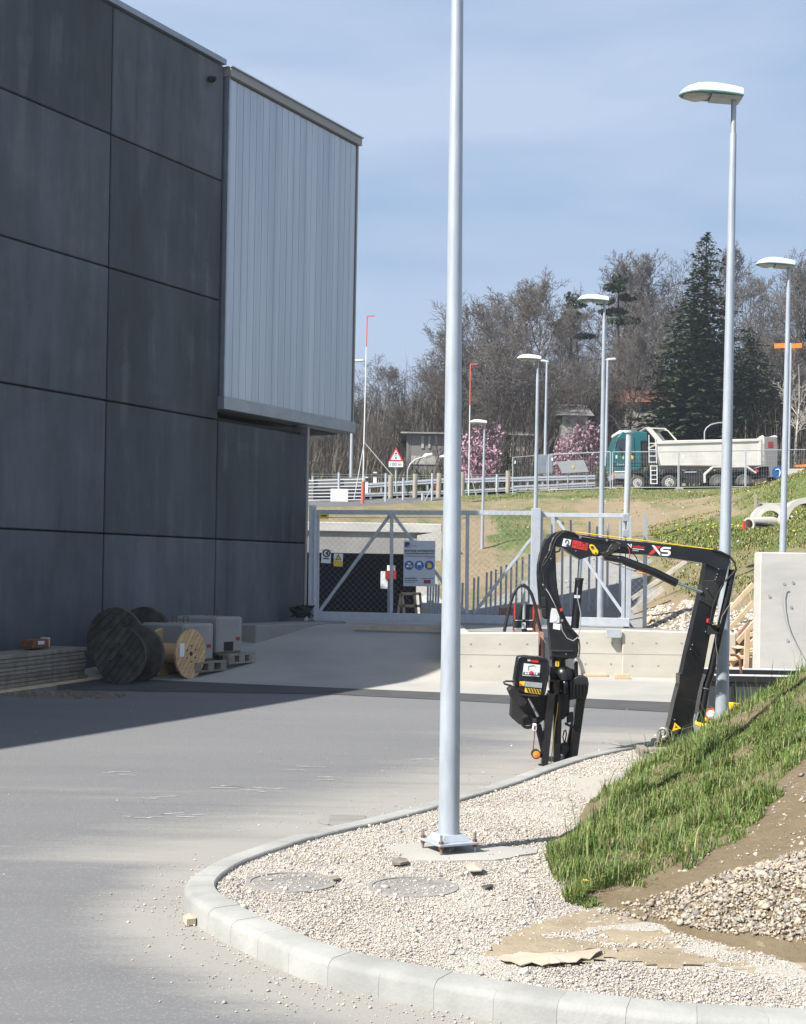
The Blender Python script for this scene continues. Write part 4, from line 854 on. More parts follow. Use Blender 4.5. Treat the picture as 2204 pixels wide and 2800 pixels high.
for zz, pts, r_, mt in HB: ptube('hose', mp2({'ZA': ZA, 'ZB': ZB}[zz], *pts), CYF - .035, r_, mt)
for z, p, s_ in ((ZA, (795, 215), .018), (ZA, (1190, 255), .018), (ZA, (525, 1447), .02), (ZB, (548, 660), .022)): MB().box(P(*z(*p), CYF - .036), (s_, .03, s_ * 1.1)).build('hose_clamp', 'steel', crane, bevel=.002)
vb = MB()
for p in ((1160, 1250), (1240, 1290), (1130, 1390), (1220, 1380)): vb.box(P(*ZB(*p), CYF - .02), (.03, .06, .02))
vb.px(mp2(ZB, (1130, 1270), (1250, 1280), (1230, 1400), (1110, 1390)), CYF - .015, .04); vb.build('valve_block', 'black_matt', crane); part('red_cap', mp2(ZB, (1110, 1192), (1138, 1195), (1134, 1255), (1106, 1250)), CYF - .03, .03, 'red')
part('load_label', mp2(ZA, (372, 1262), (440, 1270), (486, 1350), (486, 1480), (342, 1474), (356, 1330)), CYF - .004, .003, 'grey_label', col, 0)
part('load_label', mp2(ZA, (398, 1486), (502, 1500), (498, 1590), (392, 1570)), CYF - .004, .003, 'sign_white', col, 0); b = MB(); b.tube([P(*ZA(*p), CYF - .006) for p in ((390, 1300), (440, 1330), (462, 1400), (440, 1450), (400, 1460))], .0016, 5); b.build('diagram', 'grey_label', col)
part('warning_triangle', mp2(ZC, (560, 1042), (655, 1128), (524, 1170)), CYF - .022, .003, 'yellow', arm, 0); part('triangle_mark', mp2(ZC, (570, 1085), (580, 1085), (582, 1105), (600, 1110), (598, 1118), (575, 1120), (560, 1115), (572, 1105)), CYF - .024, .001, 'sign_ink', arm, 0)
part('red_tag', mp2(ZA, (488, 1270), (520, 1262), (535, 1300), (505, 1318)), CYF - .03, .01, 'red', crane, 0)
# slewing base
ptube('slew_turret', mp2(ZD, (845, 235), (845, 380)), 12.5, .062, 'black_paint', crane, 24); ptube('slew_ring', mp2(ZD, (848, 215), (848, 262)), 12.5, .082, 'black_matt', crane, 24)
b = MB(); b.tube([P(*ZD(915, y), 12.46) for y in (360, 380, 420, 470, 540)], [.03, .055, .075, .082, .084], 20); b.build('slew_gearbox', 'black_paint', crane, smooth=True)
part('lug', mp2(ZD, (1060, 330), (1085, 285), (1110, 300), (1112, 540), (1060, 540)), 12.44, .05); part('base_beam', mp2(ZD, (740, 360), (830, 370), (1050, 400), (1060, 560), (980, 700), (740, 700), (720, 480)), 12.48, .22)
part('arrow_label', mp2(ZD, (800, 286), (850, 290), (846, 366), (796, 360)), 12.425, .003, 'yellow', crane, 0); part('arrow_mark', mp2(ZD, (824, 300), (836, 318), (828, 318), (826, 352), (818, 352), (820, 317), (812, 316)), 12.4235, .001, 'sign_ink', crane, 0)
for (x0, y0, x1, y1, r_, Y_) in ((790, 545, 785, 745, .047, 12.38), (930, 560, 925, 730, .030, 12.40)):
    b = MB(); b.tube([P(*ZD(x0, y0), Y_), P(*ZD(x0, y0 + 25), Y_), P(*ZD(x1, y1 - 20), Y_), P(*ZD(x1, y1), Y_)], [r_ * .6, r_, r_, r_ * .8], 18); b.build('hydraulic_motor', 'black_paint', crane, smooth=True)
MB().ring(P(*ZD(790, 560), 12.38), (0, 0, 1), .047, .003, 20).build('rusty_rim', 'rust', crane)
vb = part('valve_stack', mp2(ZD, (985, 560), (1110, 500), (1240, 510), (1258, 600), (1245, 720), (1215, 830), (1130, 800), (990, 830)), 12.42, .2, 'black_matt')
for i_ in range(5): part('valve_spool', mp2(ZD, (1000 + 46 * i_, 600), (1026 + 46 * i_, 598), (1024 + 46 * i_, 770), (998 + 46 * i_, 775)), 12.40, .02, 'black_paint', vb, .003)
def leg(xt0, xt1, yt, xb0, xb1, yb, Y, d, mat='black_paint', nm='leg'):
    a0, a1, b0, b1 = P(*ZD(xt0, yt), Y), P(*ZD(xt1, yt), Y), P(*ZD(xb0, yb), Y), P(*ZD(xb1, yb), Y)
    def gnd(a, b_):
        k_ = (a.z - .005) / (a.z - b_.z); return a + (b_ - a) * k_
    MB().prism([a0, a1, gnd(a1, b1), gnd(a0, b0)], (0, d, 0)).build(nm, mat, crane, bevel=.005)
leg(690, 800, 740, 610, 700, 1700, 12.22, .12); leg(780, 895, 740, 775, 870, 1660, 12.42, .10); leg(1095, 1225, 720, 1010, 1105, 1590, 12.5, .12); leg(1050, 1080, 1000, 925, 985, 1600, 12.62, .08, 'black_matt')
part('brace', mp2(ZD, (520, 1180), (600, 1150), (690, 1500), (620, 1620)), 12.30, .05, 'black_matt'); part('cross_plate', mp2(ZD, (700, 700), (1000, 720), (990, 1010), (900, 1100), (720, 1000)), 12.45, .1, 'black_matt'); part('cross_bar', mp2(ZD, (930, 1130), (1150, 1235), (1145, 1262), (925, 1165)), 12.44, .04)
part('foot_block', mp2(ZD, (880, 1440), (960, 1410), (992, 1500), (930, 1590), (870, 1570)), 12.40, .1, 'black_matt'); part('small_bracket', mp2(ZD, (960, 1020), (1040, 985), (1050, 1110), (960, 1150)), 12.40, .06, 'black_matt')
ptube('support_tube', mp2(ZD, (840, 740), (836, 860), (820, 1420)), 12.36, .017, 'black_matt'); ptube('yellow_cable', mp2(ZD, (832, 860), (822, 980), (795, 1150), (775, 1330), (748, 1560), (738, 1700)), 12.33, .0035, 'sign_yellow')
for pts in ([(935, 1230), (950, 1290), (930, 1400), (900, 1420)], [(920, 1240), (900, 1330), (920, 1420)], [(975, 720), (950, 800), (960, 860)], [(800, 470), (770, 520), (740, 560)]): ptube('hose', mp2(ZD, *pts), 12.38, .006, 'rubber')
# control station
cb = part('control_box', mp2(ZD, (292, 232), (410, 226), (560, 246), (600, 240), (690, 268), (708, 330), (704, 540), (650, 760), (540, 770), (300, 690), (236, 640), (238, 560), (262, 400)), 12.22, .26, 'black_paint', crane, .012)
ptube('guard_frame', mp2(ZD, (300, 690), (262, 640), (250, 520), (275, 360), (300, 250), (330, 236), (560, 250), (660, 262), (690, 300), (690, 480), (660, 640), (640, 740)), 12.215, .012, 'black_paint', cb, 10)
dp = part('display', mp2(ZD, (366, 320), (592, 344), (578, 506), (346, 490)), 12.214, .006, 'grey_label', cb, .001)
part('display_strip', mp2(ZD, (358, 440), (584, 452), (578, 490), (352, 474)), 12.211, .002, 'sign_ink', dp, 0)
b = MB()
for x in (390, 425, 510, 542): b.px(mp2(ZD, (x - 11, 448 + .03 * x - 12), (x + 11, 449 + .03 * x - 12), (x + 10, 472 + .03 * x - 12), (x - 12, 471 + .03 * x - 12)), 12.2095, .001)
b.build('display_keys', 'sign_white', dp); b = MB(); b.tube([P(*ZD(*p), 12.2125) for p in ((428, 415), (428, 360), (500, 350), (530, 372))], .0022, 5); b.build('display_drawing', 'sign_ink', dp)
b = MB(); b.tube([P(*ZD(466, 450), 12.215), P(*ZD(466, 450), 12.19), P(*ZD(466, 450), 12.184)], [.017, .017, .010], 16); b.build('stop_button', 'red', cb, smooth=True)
part('logo_plate', mp2(ZD, (416, 250), (456, 254), (452, 292), (414, 288)), 12.214, .004, 'sign_white', cb, 0); part('red_plate', mp2(ZD, (462, 252), (566, 262), (560, 312), (458, 298)), 12.214, .004, 'red', cb, 0)
part('lever_panel', mp2(ZD, (384, 568), (616, 592), (610, 662), (380, 640)), 12.213, .006, 'galv_dull', cb, 0); part('lever_plate', mp2(ZD, (380, 655), (600, 682), (598, 748), (376, 718)), 12.212, .007, 'yellow', cb, 0)
for i_ in range(6):
    x = 392 + 40 * i_; ptube('lever', mp2(ZD, (x + 5, 640 + 5 * i_), (x + 36, 720 + 5 * i_)), 12.20, .0048, 'rubber', cb, 6)
part('valve_label', mp2(ZD, (305, 570), (380, 566), (372, 630), (308, 632)), 12.213, .004, 'sign_yellow', cb, 0); MB().cyl(P(*ZD(318, 612), 12.20), P(*ZD(318, 612), 12.215), .010, n=10).build('red_knob', 'red', cb)
ptube('grab_rail', mp2(ZD, (245, 568), (120, 565), (84, 580), (100, 604), (180, 625), (232, 650), (240, 710), (290, 745), (430, 765), (570, 772)), 12.18, .0085, 'rubber', cb, 8)
hs = part('pump_housing', mp2(ZD, (146, 690), (180, 656), (240, 652), (600, 762), (710, 780), (712, 1000), (640, 1100), (540, 1180), (420, 1172), (300, 1162), (186, 1060), (202, 820)), 12.36, .22, 'black_matt')
MB().cyl(P(*ZD(340, 850), 12.30), P(*ZD(340, 850), 12.40), .042, .05, n=24).build('round_cover', 'black_paint', hs, smooth=True); b = MB()
for r_ in (.045, .055, .062): b.ring(P(*ZD(420, 1120), 12.33 + r_ * .2), (0.1, 1, .1), r_, .0065, 24)
b.build('hose_coil', 'rubber', crane, smooth=True); ptube('hand_lever', mp2(ZD, (425, 800), (480, 900), (560, 1050)), 12.26, [.009, .010, .013], 'steel')
part('pendant', mp2(ZD, (492, 1146), (540, 1150), (544, 1235), (530, 1252), (492, 1250), (480, 1225)), 12.25, .03, 'sign_white', crane, .004); part('pendant_key', mp2(ZD, (502, 1175), (526, 1177), (524, 1232), (500, 1230)), 12.247, .004, 'red_dark', crane, 0); part('pendant_head', mp2(ZD, (490, 1080), (548, 1085), (546, 1140), (492, 1140)), 12.25, .03, 'black_matt')
ptube('pendant_strap', mp2(ZD, (512, 1252), (508, 1350), (495, 1440), (494, 1500)), 12.26, .005, 'rust'); b = MB(); c0 = P(*ZD(536, 1575), 12.22); b.cyl(c0, c0 + Vector((0, .09, 0)), .040, n=20); b.beam(c0 + Vector((0, .05, 0)), P(*ZD(640, 1580), 12.27), .04, .05); b.build('marker_housing', 'black_matt', crane); b = MB(); b.tube([c0, c0 - Vector((0, .012, 0)), c0 - Vector((0, .02, 0))], [.032, .031, .012], 18); b.build('marker_lamp', 'amber', crane, smooth=True)
# hook and shackle at the arm foot
b = MB(); b.ring(P(*ZC(392, 1192), 12.38), (.5, 1, .1), .040, .014, 18, 8); b.tube([P(*ZC(*p), 12.38) for p in ((345, 1175), (335, 1230), (320, 1290), (330, 1330))], [.015, .016, .015, .012], 8); b.build('hook', 'steel', crane, smooth=True); MB().ring(P(*ZC(306, 1356), 12.37), (.3, 1, 0), .024, .005, 18, 6).build('shackle_ring', 'chrome', crane, smooth=True)
# timber under the crane foot
pal = thing('timber_support', 'short grey boards on a block under the crane arm foot', 'timber', P(*ZC(300, 1560), 12.35)); pal.location.z = .1; ORG[pal.name] = Vector(pal.location)
for i_, (a, b0, Y_) in enumerate((((78, 1440), (600, 1432), 12.25), ((90, 1436), (650, 1425), 12.42))): p0, p1 = P(*ZC(*a), Y_), P(*ZC(*b0), Y_); MB().beam(p0, p1, .12, .024).build('board', 'wood_grey', pal, bevel=.003)
for x0, x1 in ((75, 185), (520, 620)):
    p0 = P(*ZC(x0, 1475), 12.2); p1 = P(*ZC(x1, 1475), 12.2); MB().bx(p0.x, p1.x, 12.2, 12.48, .085, p0.z + .03).build('block', 'wood_grey', pal, bevel=.003)
# ================================================================== THE GATE
GY0, GY1 = 24.5, 23.4
def gY(x): return GY0 + (GY1 - GY0) * (x - 660) / (1335 - 660)
def gp(x, y, o=0): return pd(x, y, gY(x) + o)
gdir = (gp(1330, 1200) - gp(665, 1200)); gdir.z = 0; gdir.normalize()
gate = thing('sliding_gate', 'long galvanised sliding gate with diagonal braces and chain link mesh', 'gate', gp(900, 1315))
def gbeam(name, a, b, w_, h_, mat='galv', o=0): return MB().beam(gp(*a, o), gp(*b, o), w_, h_).build(name, mat, gate, bevel=.004)
gbeam('end_post', (672, 1084), (670, 1306), .09, .09); gbeam('top_rail', (672, 1085), (1140, 1087.5), .07, .075); gbeam('top_rail', (1146, 1091), (1334, 1093), .06, .07); gbeam('bottom_beam', (668, 1304), (1334, 1319), .12, .14)
gbeam('upright', (830, 1090), (829, 1296), .06, .06); gbeam('upright', (991, 1090), (989, 1300), .06, .06); gbeam('upright', (1172, 1096), (1170, 1308), .06, .06); gbeam('end_upright', (1333, 1094), (1331, 1312), .08, .09); gbeam('upright', (1322, 1094), (1320, 1312), .05, .05)
gbeam('diagonal_brace', (676, 1297), (826, 1092), .05, .05, o=.03); gbeam('diagonal_brace', (834, 1092), (986, 1298), .05, .05, o=.03); gbeam('diagonal_brace', (1004, 1300), (1132, 1134), .05, .05, o=.03); gbeam('diagonal_brace', (1177, 1096), (1322, 1302), .05, .05, o=.03)
def chain(name, x0, x1, yt, yb, st=.075, r=.0011, o=-.05):
    a, c_ = gp(x0, yb, o), gp(x1, yt, o); L = math.hypot(c_.x - a.x, c_.y - a.y); H = c_.z - a.z; b = MB(); nd = Vector((-gdir.y, gdir.x, 0))
    for sg in (1, -1):
        k_ = -H
        while k_ < L + H:
            u0, v0, u1, v1 = (k_, 0, k_ + H, H) if sg > 0 else (k_ + H, 0, k_, H)
            du, dv = u1 - u0, v1 - v0
            t0, t1 = sorted(((0 - u0) / du, (L - u0) / du)); t0, t1 = max(0, t0), min(1, t1)
            if t1 > t0 + .01:
                p = a + gdir * (u0 + du * t0) + Vector((0, 0, v0 + dv * t0)); q = a + gdir * (u0 + du * t1) + Vector((0, 0, v0 + dv * t1)); b.beam(p, q, r * 2, r * 2)
            k_ += st * 1.414
    k_ = 0
    while k_ < L:                     # twisted ends above the rail
        p = a + gdir * k_ + Vector((0, 0, H)); b.beam(p, p + Vector((0, 0, .03)) + gdir * .01, r * 2, r * 2); k_ += st * .7
    return tag(b.build(name, 'galv_dull', gate, fix=False), kind='stuff')
chain('chain_link', 676, 1139, 1080, 1294); chain('chain_link', 1338, 1368, 1095, 1325)
for x in (830, 990): MB().beam(gp(x - 150, 1096.5, -.04), gp(x, 1097.5, -.04), .012, .012).build('mesh_rod', 'galv_dull', gate)
gpost = thing('gate_post', 'shaded steel gate post against the hall corner', 'post', gp(662, 1312)); MB().beam(gp(660, 1315), gp(663, 1071), .12, .14).build('post', 'galv', gpost, bevel=.006); MB().beam(gp(667, 1315, -.1), gp(669, 1080, -.1), .05, .07).build('guide', 'galv', gpost, bevel=.004)
gp2 = thing('gate_post', 'thick bright steel gate post behind the black crane column', 'post', gp(1134, 1330)); MB().beam(gp(1132, 1335, -.16), gp(1136, 1077, -.16), .15, .16).build('post', 'galv', gp2, bevel=.006); MB().beam(gp(1143, 1330, -.1), gp(1146, 1082, -.1), .07, .1).build('guide', 'galv_dull', gp2, bevel=.004)
for i_ in range(9): MB().box(gp(1148, 1110 + i_ * 24, -.16), (.02, .03, .05)).build('rack_tooth', 'galv', gp2)
gp3 = thing('gate_post', 'slim steel latch post at the right end of the gate', 'post', gp(1328, 1335)); MB().beam(gp(1327, 1338, .12), gp(1328, 1098, .12), .09, .09).build('post', 'galv', gp3, bevel=.005)
for y in (1097, 1130): MB().box(gp(1326, y, -.02), (.10, .08, .12)).build('latch', 'galv_dull', gp3, bevel=.006)
fp = thing('fence_post', 'slim dark steel fence post right of the gate end', 'post', gp(1369, 1335)); MB().beam(gp(1366, 1338, .3), gp(1368, 1090, .3), .06, .06).build('post', 'galv_dull', fp)
for x, lab in ((1300, 'under the right end of the gate'), (1160, 'behind the crane column')): q = gp(x, 1340, -4.55); q.y = 20.55; q = pd(x, 1342, 20.66); tag(MB().box(q, (.22, .06, .13)).build('gate_bracket', 'galv', origin=q, bevel=.006), 'grey steel roller bracket on the wall top ' + lab, 'bracket')
# signs hung on the gate
def board(name, lab, cat, pts, o, mat, th=.012):
    b = MB(); q = [P(x, y, min(gY(x_ / K) for x_, y_ in pts) + o) for x, y in pts]; b.prism(q, (0, th, 0)); t = thing(name, lab, cat, q[-1]); b.build('plate', mat, t); return t
SG = ZM(1080, 1460, .0937); so_ = -.13
def sY(x): return gY(SG(1182, 0)[0] / K) + so_ - .004
sgn = board('site_sign', 'large grey site notice board reading ENTREE INTERDITE on the gate', 'sign', mp2(SG, (255, 190), (1182, 205), (1168, 1532), (245, 1522)), so_, 'gate_sign')
def sq(name, pts, mat, o=0, par=None): x0 = SG(*pts[0])[0]; return MB().px(mp2(SG, *pts), sY(x0) - o, .002).build(name, mat, par or sgn)
lg = sq('logo', [(292, 238), (434, 246), (430, 386), (290, 380)], 'navy'); pxtext('logo_letters', 'ti', *SG(362, 318), *SG(420, 374), sY(1115) - .003, 'sign_white', lg)
pxtext('heading', 'ENTREE INTERDITE', *SG(285, 462), *SG(1148, 524), sY(1130) - .001, 'sign_ink', sgn, skew=1, bold=True)
b = MB()
def dashes(b, x0, x1, y, h, seed):
    rr = random.Random(seed); x = x0
    while x < x1:
        w_ = rr.uniform(18, 60); a = SG(x, y + (x - x0) * .012); c_ = SG(min(x + w_, x1), y + h + (x - x0) * .012); Y_ = sY(a[0]) - .0006
        b.px([a, (c_[0], a[1]), c_, (a[0], c_[1])], Y_, .0012); x += w_ + rr.uniform(10, 20)
for sd_, (x0, x1, y, h) in enumerate([(440, 640, 336, 14), (290, 1145, 552, 34), (290, 1145, 632, 22), (930, 1140, 690, 16), (290, 640, 1278, 30), (290, 670, 1345, 24), (290, 600, 1400, 18), (780, 1130, 1290, 18)]): dashes(b, x0, x1, y, h, sd_)
tag(b.build('small_print', 'sign_ink', sgn), kind='stuff')
for cx, cy in ((415, 915), (708, 918), (1006, 912)):
    c_ = P(*SG(cx, cy), 0); xn, yn = SG(cx, cy); Y_ = sY(xn) - .002; q = P(xn, yn, Y_); dc = MB().cyl(q, q + Vector((0, .003, 0)), .078, n=28).build('pictogram', 'blue', sgn)
    b = MB(); Y_ -= .0035
    def r4(x0, y0, x1, y1, m=0): b.px(mp2(SG, (x0, y0), (x1, y0 + 3), (x1, y1 + 3), (x0, y1)), Y_, .002, m)
    if cx == 415: r4(372, 836, 456, 882); r4(332, 912, 398, 968); r4(424, 915, 505, 970, 1)
    elif cx == 708: b.px(mp2(SG, (640, 905), (660, 850), (690, 822), (740, 826), (762, 862), (772, 908)), Y_, .002); b.tube([P(*SG(*p), Y_) for p in ((648, 925), (660, 1000), (690, 1012))], .0025, 5); b.tube([P(*SG(*p), Y_) for p in ((770, 925), (758, 1000), (730, 1012))], .0025, 5)
    else: b.px(mp2(SG, (955, 850), (1030, 838), (1035, 885), (1075, 910), (1062, 985), (960, 1000), (945, 930)), Y_, .002, 1)
    b.build('pictogram_symbol', ['sign_white', 'sign_yellow'], dc)
sq('red_label', [(845, 1338), (1045, 1345), (1040, 1450), (842, 1445)], 'red_dark')
S4 = ZM(800, 1150, .41)
sg = board('prohibition_sign', 'small white sign with black ring and red bar on the gate', 'sign', mp2(S4, (195, 860), (258, 862), (254, 953), (190, 948)), so_, 'sign_white'); Y_ = gY(S4(258, 0)[0] / K) + so_ - .004
q = P(*S4(227, 884), Y_); MB().ring(q, (0, 1, 0), .058, .011, 20, 4).build('ring', 'sign_ink', sg); MB().px(mp2(S4, (219, 884), (238, 866), (238, 902)), Y_, .002).build('arrow', 'sign_ink', sg); MB().px(mp2(S4, (204, 914), (244, 917), (243, 926), (203, 923)), Y_, .002).build('bar', 'red_dark', sg)
sg = board('warning_sign', 'white and yellow warning triangle sign on the gate', 'sign', mp2(S4, (276, 886), (337, 888), (334, 974), (273, 970)), so_, 'sign_white'); Y_ = gY(S4(337, 0)[0] / K) + so_ - .004
MB().px(mp2(S4, (274, 932), (335, 934), (334, 972), (273, 968)), Y_, .002).build('text_field', 'sign_yellow', sg); MB().px(mp2(S4, (305, 890), (326, 930), (284, 929)), Y_ - .001, .002).build('triangle', 'sign_ink', sg); MB().px(mp2(S4, (305, 901), (318, 926), (292, 925)), Y_ - .004, .002).build('triangle_field', 'yellow', sg)
sg = board('door_sign', 'small yellow and black plate at the top left of the gate', 'sign', mp2(S4, (176, 622), (242, 624), (240, 655), (175, 653)), so_, 'sign_yellow'); MB().px(mp2(S4, (190, 630), (228, 631), (227, 640), (189, 639)), gY(S4(242, 0)[0] / K) + so_ - .003, .002).build('print', 'sign_ink', sg)
# cables hanging on the gate, bundle at the post foot
for i_, pts in enumerate(([(190, 962), (175, 1005), (170, 1020), (190, 1015)], [(240, 955), (242, 990), (236, 1020)], [(276, 975), (270, 990)], [(334, 975), (342, 992)])): pass
b = MB(); rr = random.Random(3); c_ = gp(638, 1306, -.35)
for i_ in range(26):
    a0 = rr.uniform(0, 6.28); pts = [c_ + Vector((math.cos(a0 + k_ * .9) * rr.uniform(.05, .24), math.sin(a0 + k_ * .9) * .12, rr.uniform(-.02, .20))) for k_ in range(5)]; b.tube(pts, rr.uniform(.006, .02), 5)
tag(b.build('cable_bundle', 'rubber', origin=c_), 'dark tangle of cable and foil lying at the foot of the gate post', 'cable')

# railing behind the gate
ral = thing('bar_railing', 'galvanised vertical bar railing climbing behind the gate', 'railing', pd(1200, 1320, 29)); 
for zx, zt_ in [(905, 1010), (922, 1085), (940, 1090), (958, 1090), (975, 1095), (1135, 1082), (1165, 1076), (1212, 1048), (1240, 1040), (1296, 1012), (1326, 1002), (1357, 992), (1392, 972), (1427, 962), (1460, 950), (1496, 930), (1535, 910), (1580, 890)]:
    a, c_ = S4(zx, zt_), S4(zx - 6, 1300); MB().cyl(P(*c_, 29), P(*a, 29), .022, n=8).build('bar', 'galv_pole', ral)
S5 = ZM(1350, 1400, .439)
for zx, zt_ in [(430, 60), (482, 50), (598, 60), (645, 90), (712, 72), (790, 55), (848, 40)]:
    a, c_ = S5(zx, zt_), S5(zx - 6, 665); MB().cyl(P(*c_, 29), P(*a, 29), .024, n=8).build('bar', 'galv_pole', ral)
MB().beam(P(*S4(900, 1290), 29.02), P(*S5(850, 640), 29.02), .03, .04).build('bottom_rail', 'galv_pole', ral)
# things inside the underpass mouth
q = pd(826, 1310, 34); t = thing('traffic_signal', 'white signal post with red lamp and white boxes in the underpass mouth', 'signal', q)
MB().cyl(q, pd(826, 1206, 34), .06, n=10).build('post', 'galv_pole', t); MB().cyl(pd(829, 1212, 33.9), pd(829, 1198, 33.9), .10, n=14).build('beacon', 'lamp_white', t); MB().box(pd(828, 1218, 33.9), (.26, .2, .2)).build('red_head', 'red_dark', t); MB().box(pd(814, 1229, 33.9), (.17, .14, .42)).build('box', 'sign_white', t)
q = pd(842, 1312, 32); t = thing('timber_trestle', 'rusty orange trestle frame standing in the dark underpass mouth', 'trestle', q)
for a, c_ in (((842, 1312), (850, 1258)), ((858, 1312), (852, 1258)), ((884, 1312), (878, 1258)), ((894, 1312), (890, 1258)), ((850, 1258), (892, 1258)), ((846, 1284), (892, 1284))): MB().beam(pd(*a, 32), pd(*c_, 32), .06, .06).build('rail', 'wood_pale', t)
q = pd(913, 1312, 31); tag(MB().box(pd(913, 1302, 31), (.11, .11, .62)).build('marker_post', 'yellow', origin=q, bevel=.02), 'short yellow marker post beside the underpass wing wall', 'post')
q = pd(1075, 1298, 28); tag(MB().box(pd(1077, 1296, 28), (.36, .2, .16)).build('clay_block', 'rust_plate', origin=q, bevel=.01), 'reddish brick block beside the near lamp post, behind the gate', 'block')
# timber lath and rope under the gate
tag(MB().beam(pd(752, 1329, 23.2), pd(950, 1332, 23.1), .10, .05).build('timber_lath', 'wood_pale', origin=pd(752, 1329, 23.2)), 'long pale timber lath lying under the gate', 'timber'); tag(MB().beam(pd(1050, 1334, 23.6), pd(1105, 1336, 23.6), .12, .05).build('timber_lath', 'wood_pale', origin=pd(1050, 1334, 23.6)), 'short pale timber lath right of the near lamp post', 'timber')

# ================================================================== RED BARRIER TRAILER, HOSE
S6 = ZM(1360, 1580, .1171); BY = 20.35
rb = thing('red_cabinet', 'black and red steel cabinet with white stripes standing behind the low wall', 'cabinet', P(*S6(600, 1270), BY))
def rpart(nm, pts, mat, Y_=BY, d=.02): return MB().px(mp2(S6, *pts), Y_, d).build(nm, mat, rb)
rpart('body', [(415, 620), (840, 625), (830, 1270), (400, 1270)], 'black_matt', BY + .01, .35); rpart('side', [(840, 625), (990, 630), (1010, 700), (1000, 1270), (830, 1270)], 'rust_plate', BY + .03, .3)
for pts in ([(388, 612), (420, 620), (418, 970), (388, 975)], [(828, 640), (880, 640), (850, 985), (822, 990)], [(378, 1170), (406, 1175), (405, 1272), (376, 1272)], [(826, 1185), (852, 1185), (850, 1275), (826, 1275)]): rpart('red_edge', pts, 'red')
for pts in ([(425, 636), (592, 636), (592, 962), (425, 965)], [(655, 636), (822, 640), (820, 965), (655, 965)], [(415, 1020), (562, 1020), (562, 1150), (415, 1150)], [(668, 1020), (825, 1022), (822, 1150), (668, 1150)]): rpart('panel', pts, 'glass_dark')
for pts in ([(418, 985), (594, 985), (594, 1000), (418, 1000)], [(655, 985), (826, 985), (826, 1000), (655, 1000)], [(412, 1170), (570, 1170), (570, 1262), (412, 1262)], [(662, 1170), (820, 1172), (818, 1222), (700, 1222)]): rpart('white_stripe', pts, 'sign_white', BY - .004)
rpart('handle', [(568, 1040), (660, 1040), (660, 1190), (568, 1190)], 'sign_white', BY - .01, .015); rpart('handle_recess', [(590, 1065), (640, 1065), (640, 1170), (590, 1170)], 'dark', BY - .013, .01); rpart('lever', [(600, 1180), (622, 1080), (640, 1085), (625, 1190)], 'galv', BY - .03, .015)
MB().tube([P(*S6(620, 970), BY - .03), P(*S6(622, 100), BY - .03)], .022, 8).build('mast', 'galv_dull', rb); MB().box(P(*S6(610, 120), BY - .04), (.06, .06, .07)).build('mast_head', 'galv_dull', rb)
hp = [(160, 1260), (200, 1050), (270, 720), (360, 420), (460, 240), (560, 172), (630, 172), (720, 250), (800, 380), (870, 600), (920, 850), (990, 1150), (1060, 1450), (1100, 1700), (1110, 1900), (1080, 2100)]
tag(MB().tube([P(*S6(*p), BY - .12) for p in hp], .024, 10).build('black_hose', 'rubber', origin=P(*S6(160, 1260), BY - .12), smooth=True), 'thick black hose arching over the red and black cabinet', 'hose')
q = pd(1150, 1430, 19.9); b = MB(); b.prism([pd(1146, 1340, 19.95), pd(1152, 1340, 19.95), pd(1152, 1437, 19.8), pd(1146, 1437, 19.8)], (0, .5, 0)); tag(b.build('rust_plate', 'rust_plate', origin=q), 'upright rusty red plate at the end of the low concrete wall', 'plate')
b = MB(); b.prism([pd(1154, 1355, 19.92), pd(1178, 1437, 19.8), pd(1154, 1437, 19.8)], (0, .1, 0)); tag(b.build('grey_gusset', 'concrete_grey', origin=q), 'grey sloping gusset beside the rusty plate', 'plate')
for i_, (x0, x1, y0, y1) in enumerate(((1237, 1288, 1428, 1434), (1303, 1334, 1429, 1439))): q = Gd((x0 + x1) / 2, y1 + 1); tag(MB().bx(pd(x0, y1, q.y).x, pd(x1, y1, q.y).x, q.y, q.y + .09, q.z + .008, q.z + (.045 if i_ == 0 else .075)).build('timber_offcut', 'wood_pale', origin=q, bevel=.003), ['flat long timber offcut lying at the foot of the pale wall', 'short thick timber offcut at the foot of the pale wall'][i_], 'timber')

# ================================================================== RIGHT SIDE: SKIP, STAIR TIMBERS, PIPES
SK = 15.6; zs = pd(1600, 1430, SK).z
skp = thing('steel_skip', 'low dark grey steel skip with a white rim beyond the grass mound', 'skip', pd(1560, 1520, SK)); x0, x1 = pd(1503, 1430, SK).x, pd(1800, 1430, SK).x
M('skip_grey', (.040, .044, .048), (.052, .057, .061), 3, .5)
for nm_, e_ in (('front_wall', (x0, x1, SK, SK + .03)), ('rear_wall', (x0, x1, SK + 1.07, SK + 1.1)), ('end_wall', (x0, x0 + .03, SK + .031, SK + 1.069)), ('end_wall', (x1 - .03, x1, SK + .031, SK + 1.069))): MB().bx(*e_, .08, zs - .03).build(nm_, 'skip_grey', skp)
MB().bx(x0 + .031, x1 - .031, SK + .031, SK + 1.069, .09, .11).build('floor', 'skip_grey', skp)
for e_ in ((x0 - .02, x1 + .02, SK - .03, SK + .035), (x0 - .02, x1 + .02, SK + 1.065, SK + 1.13)): MB().bx(*e_, zs - .085, zs - .016).build('rim', 'dark', skp, bevel=.006); MB().bx(*e_, zs - .014, zs).build('rim_cap', 'sign_white', skp)
for x in (1552, 1700): q = pd(x, 1440, SK); MB().bx(q.x - .012, q.x + .012, SK - .022, SK + .002, .09, zs - .09).build('rib', 'dark', skp)
MB().tube([pd(*p, SK + .1) for p in ((1548, 1388), (1558, 1388), (1565, 1392), (1568, 1400), (1571, 1428))], .016, 8).build('bent_bar', 'rust', skp, smooth=True)
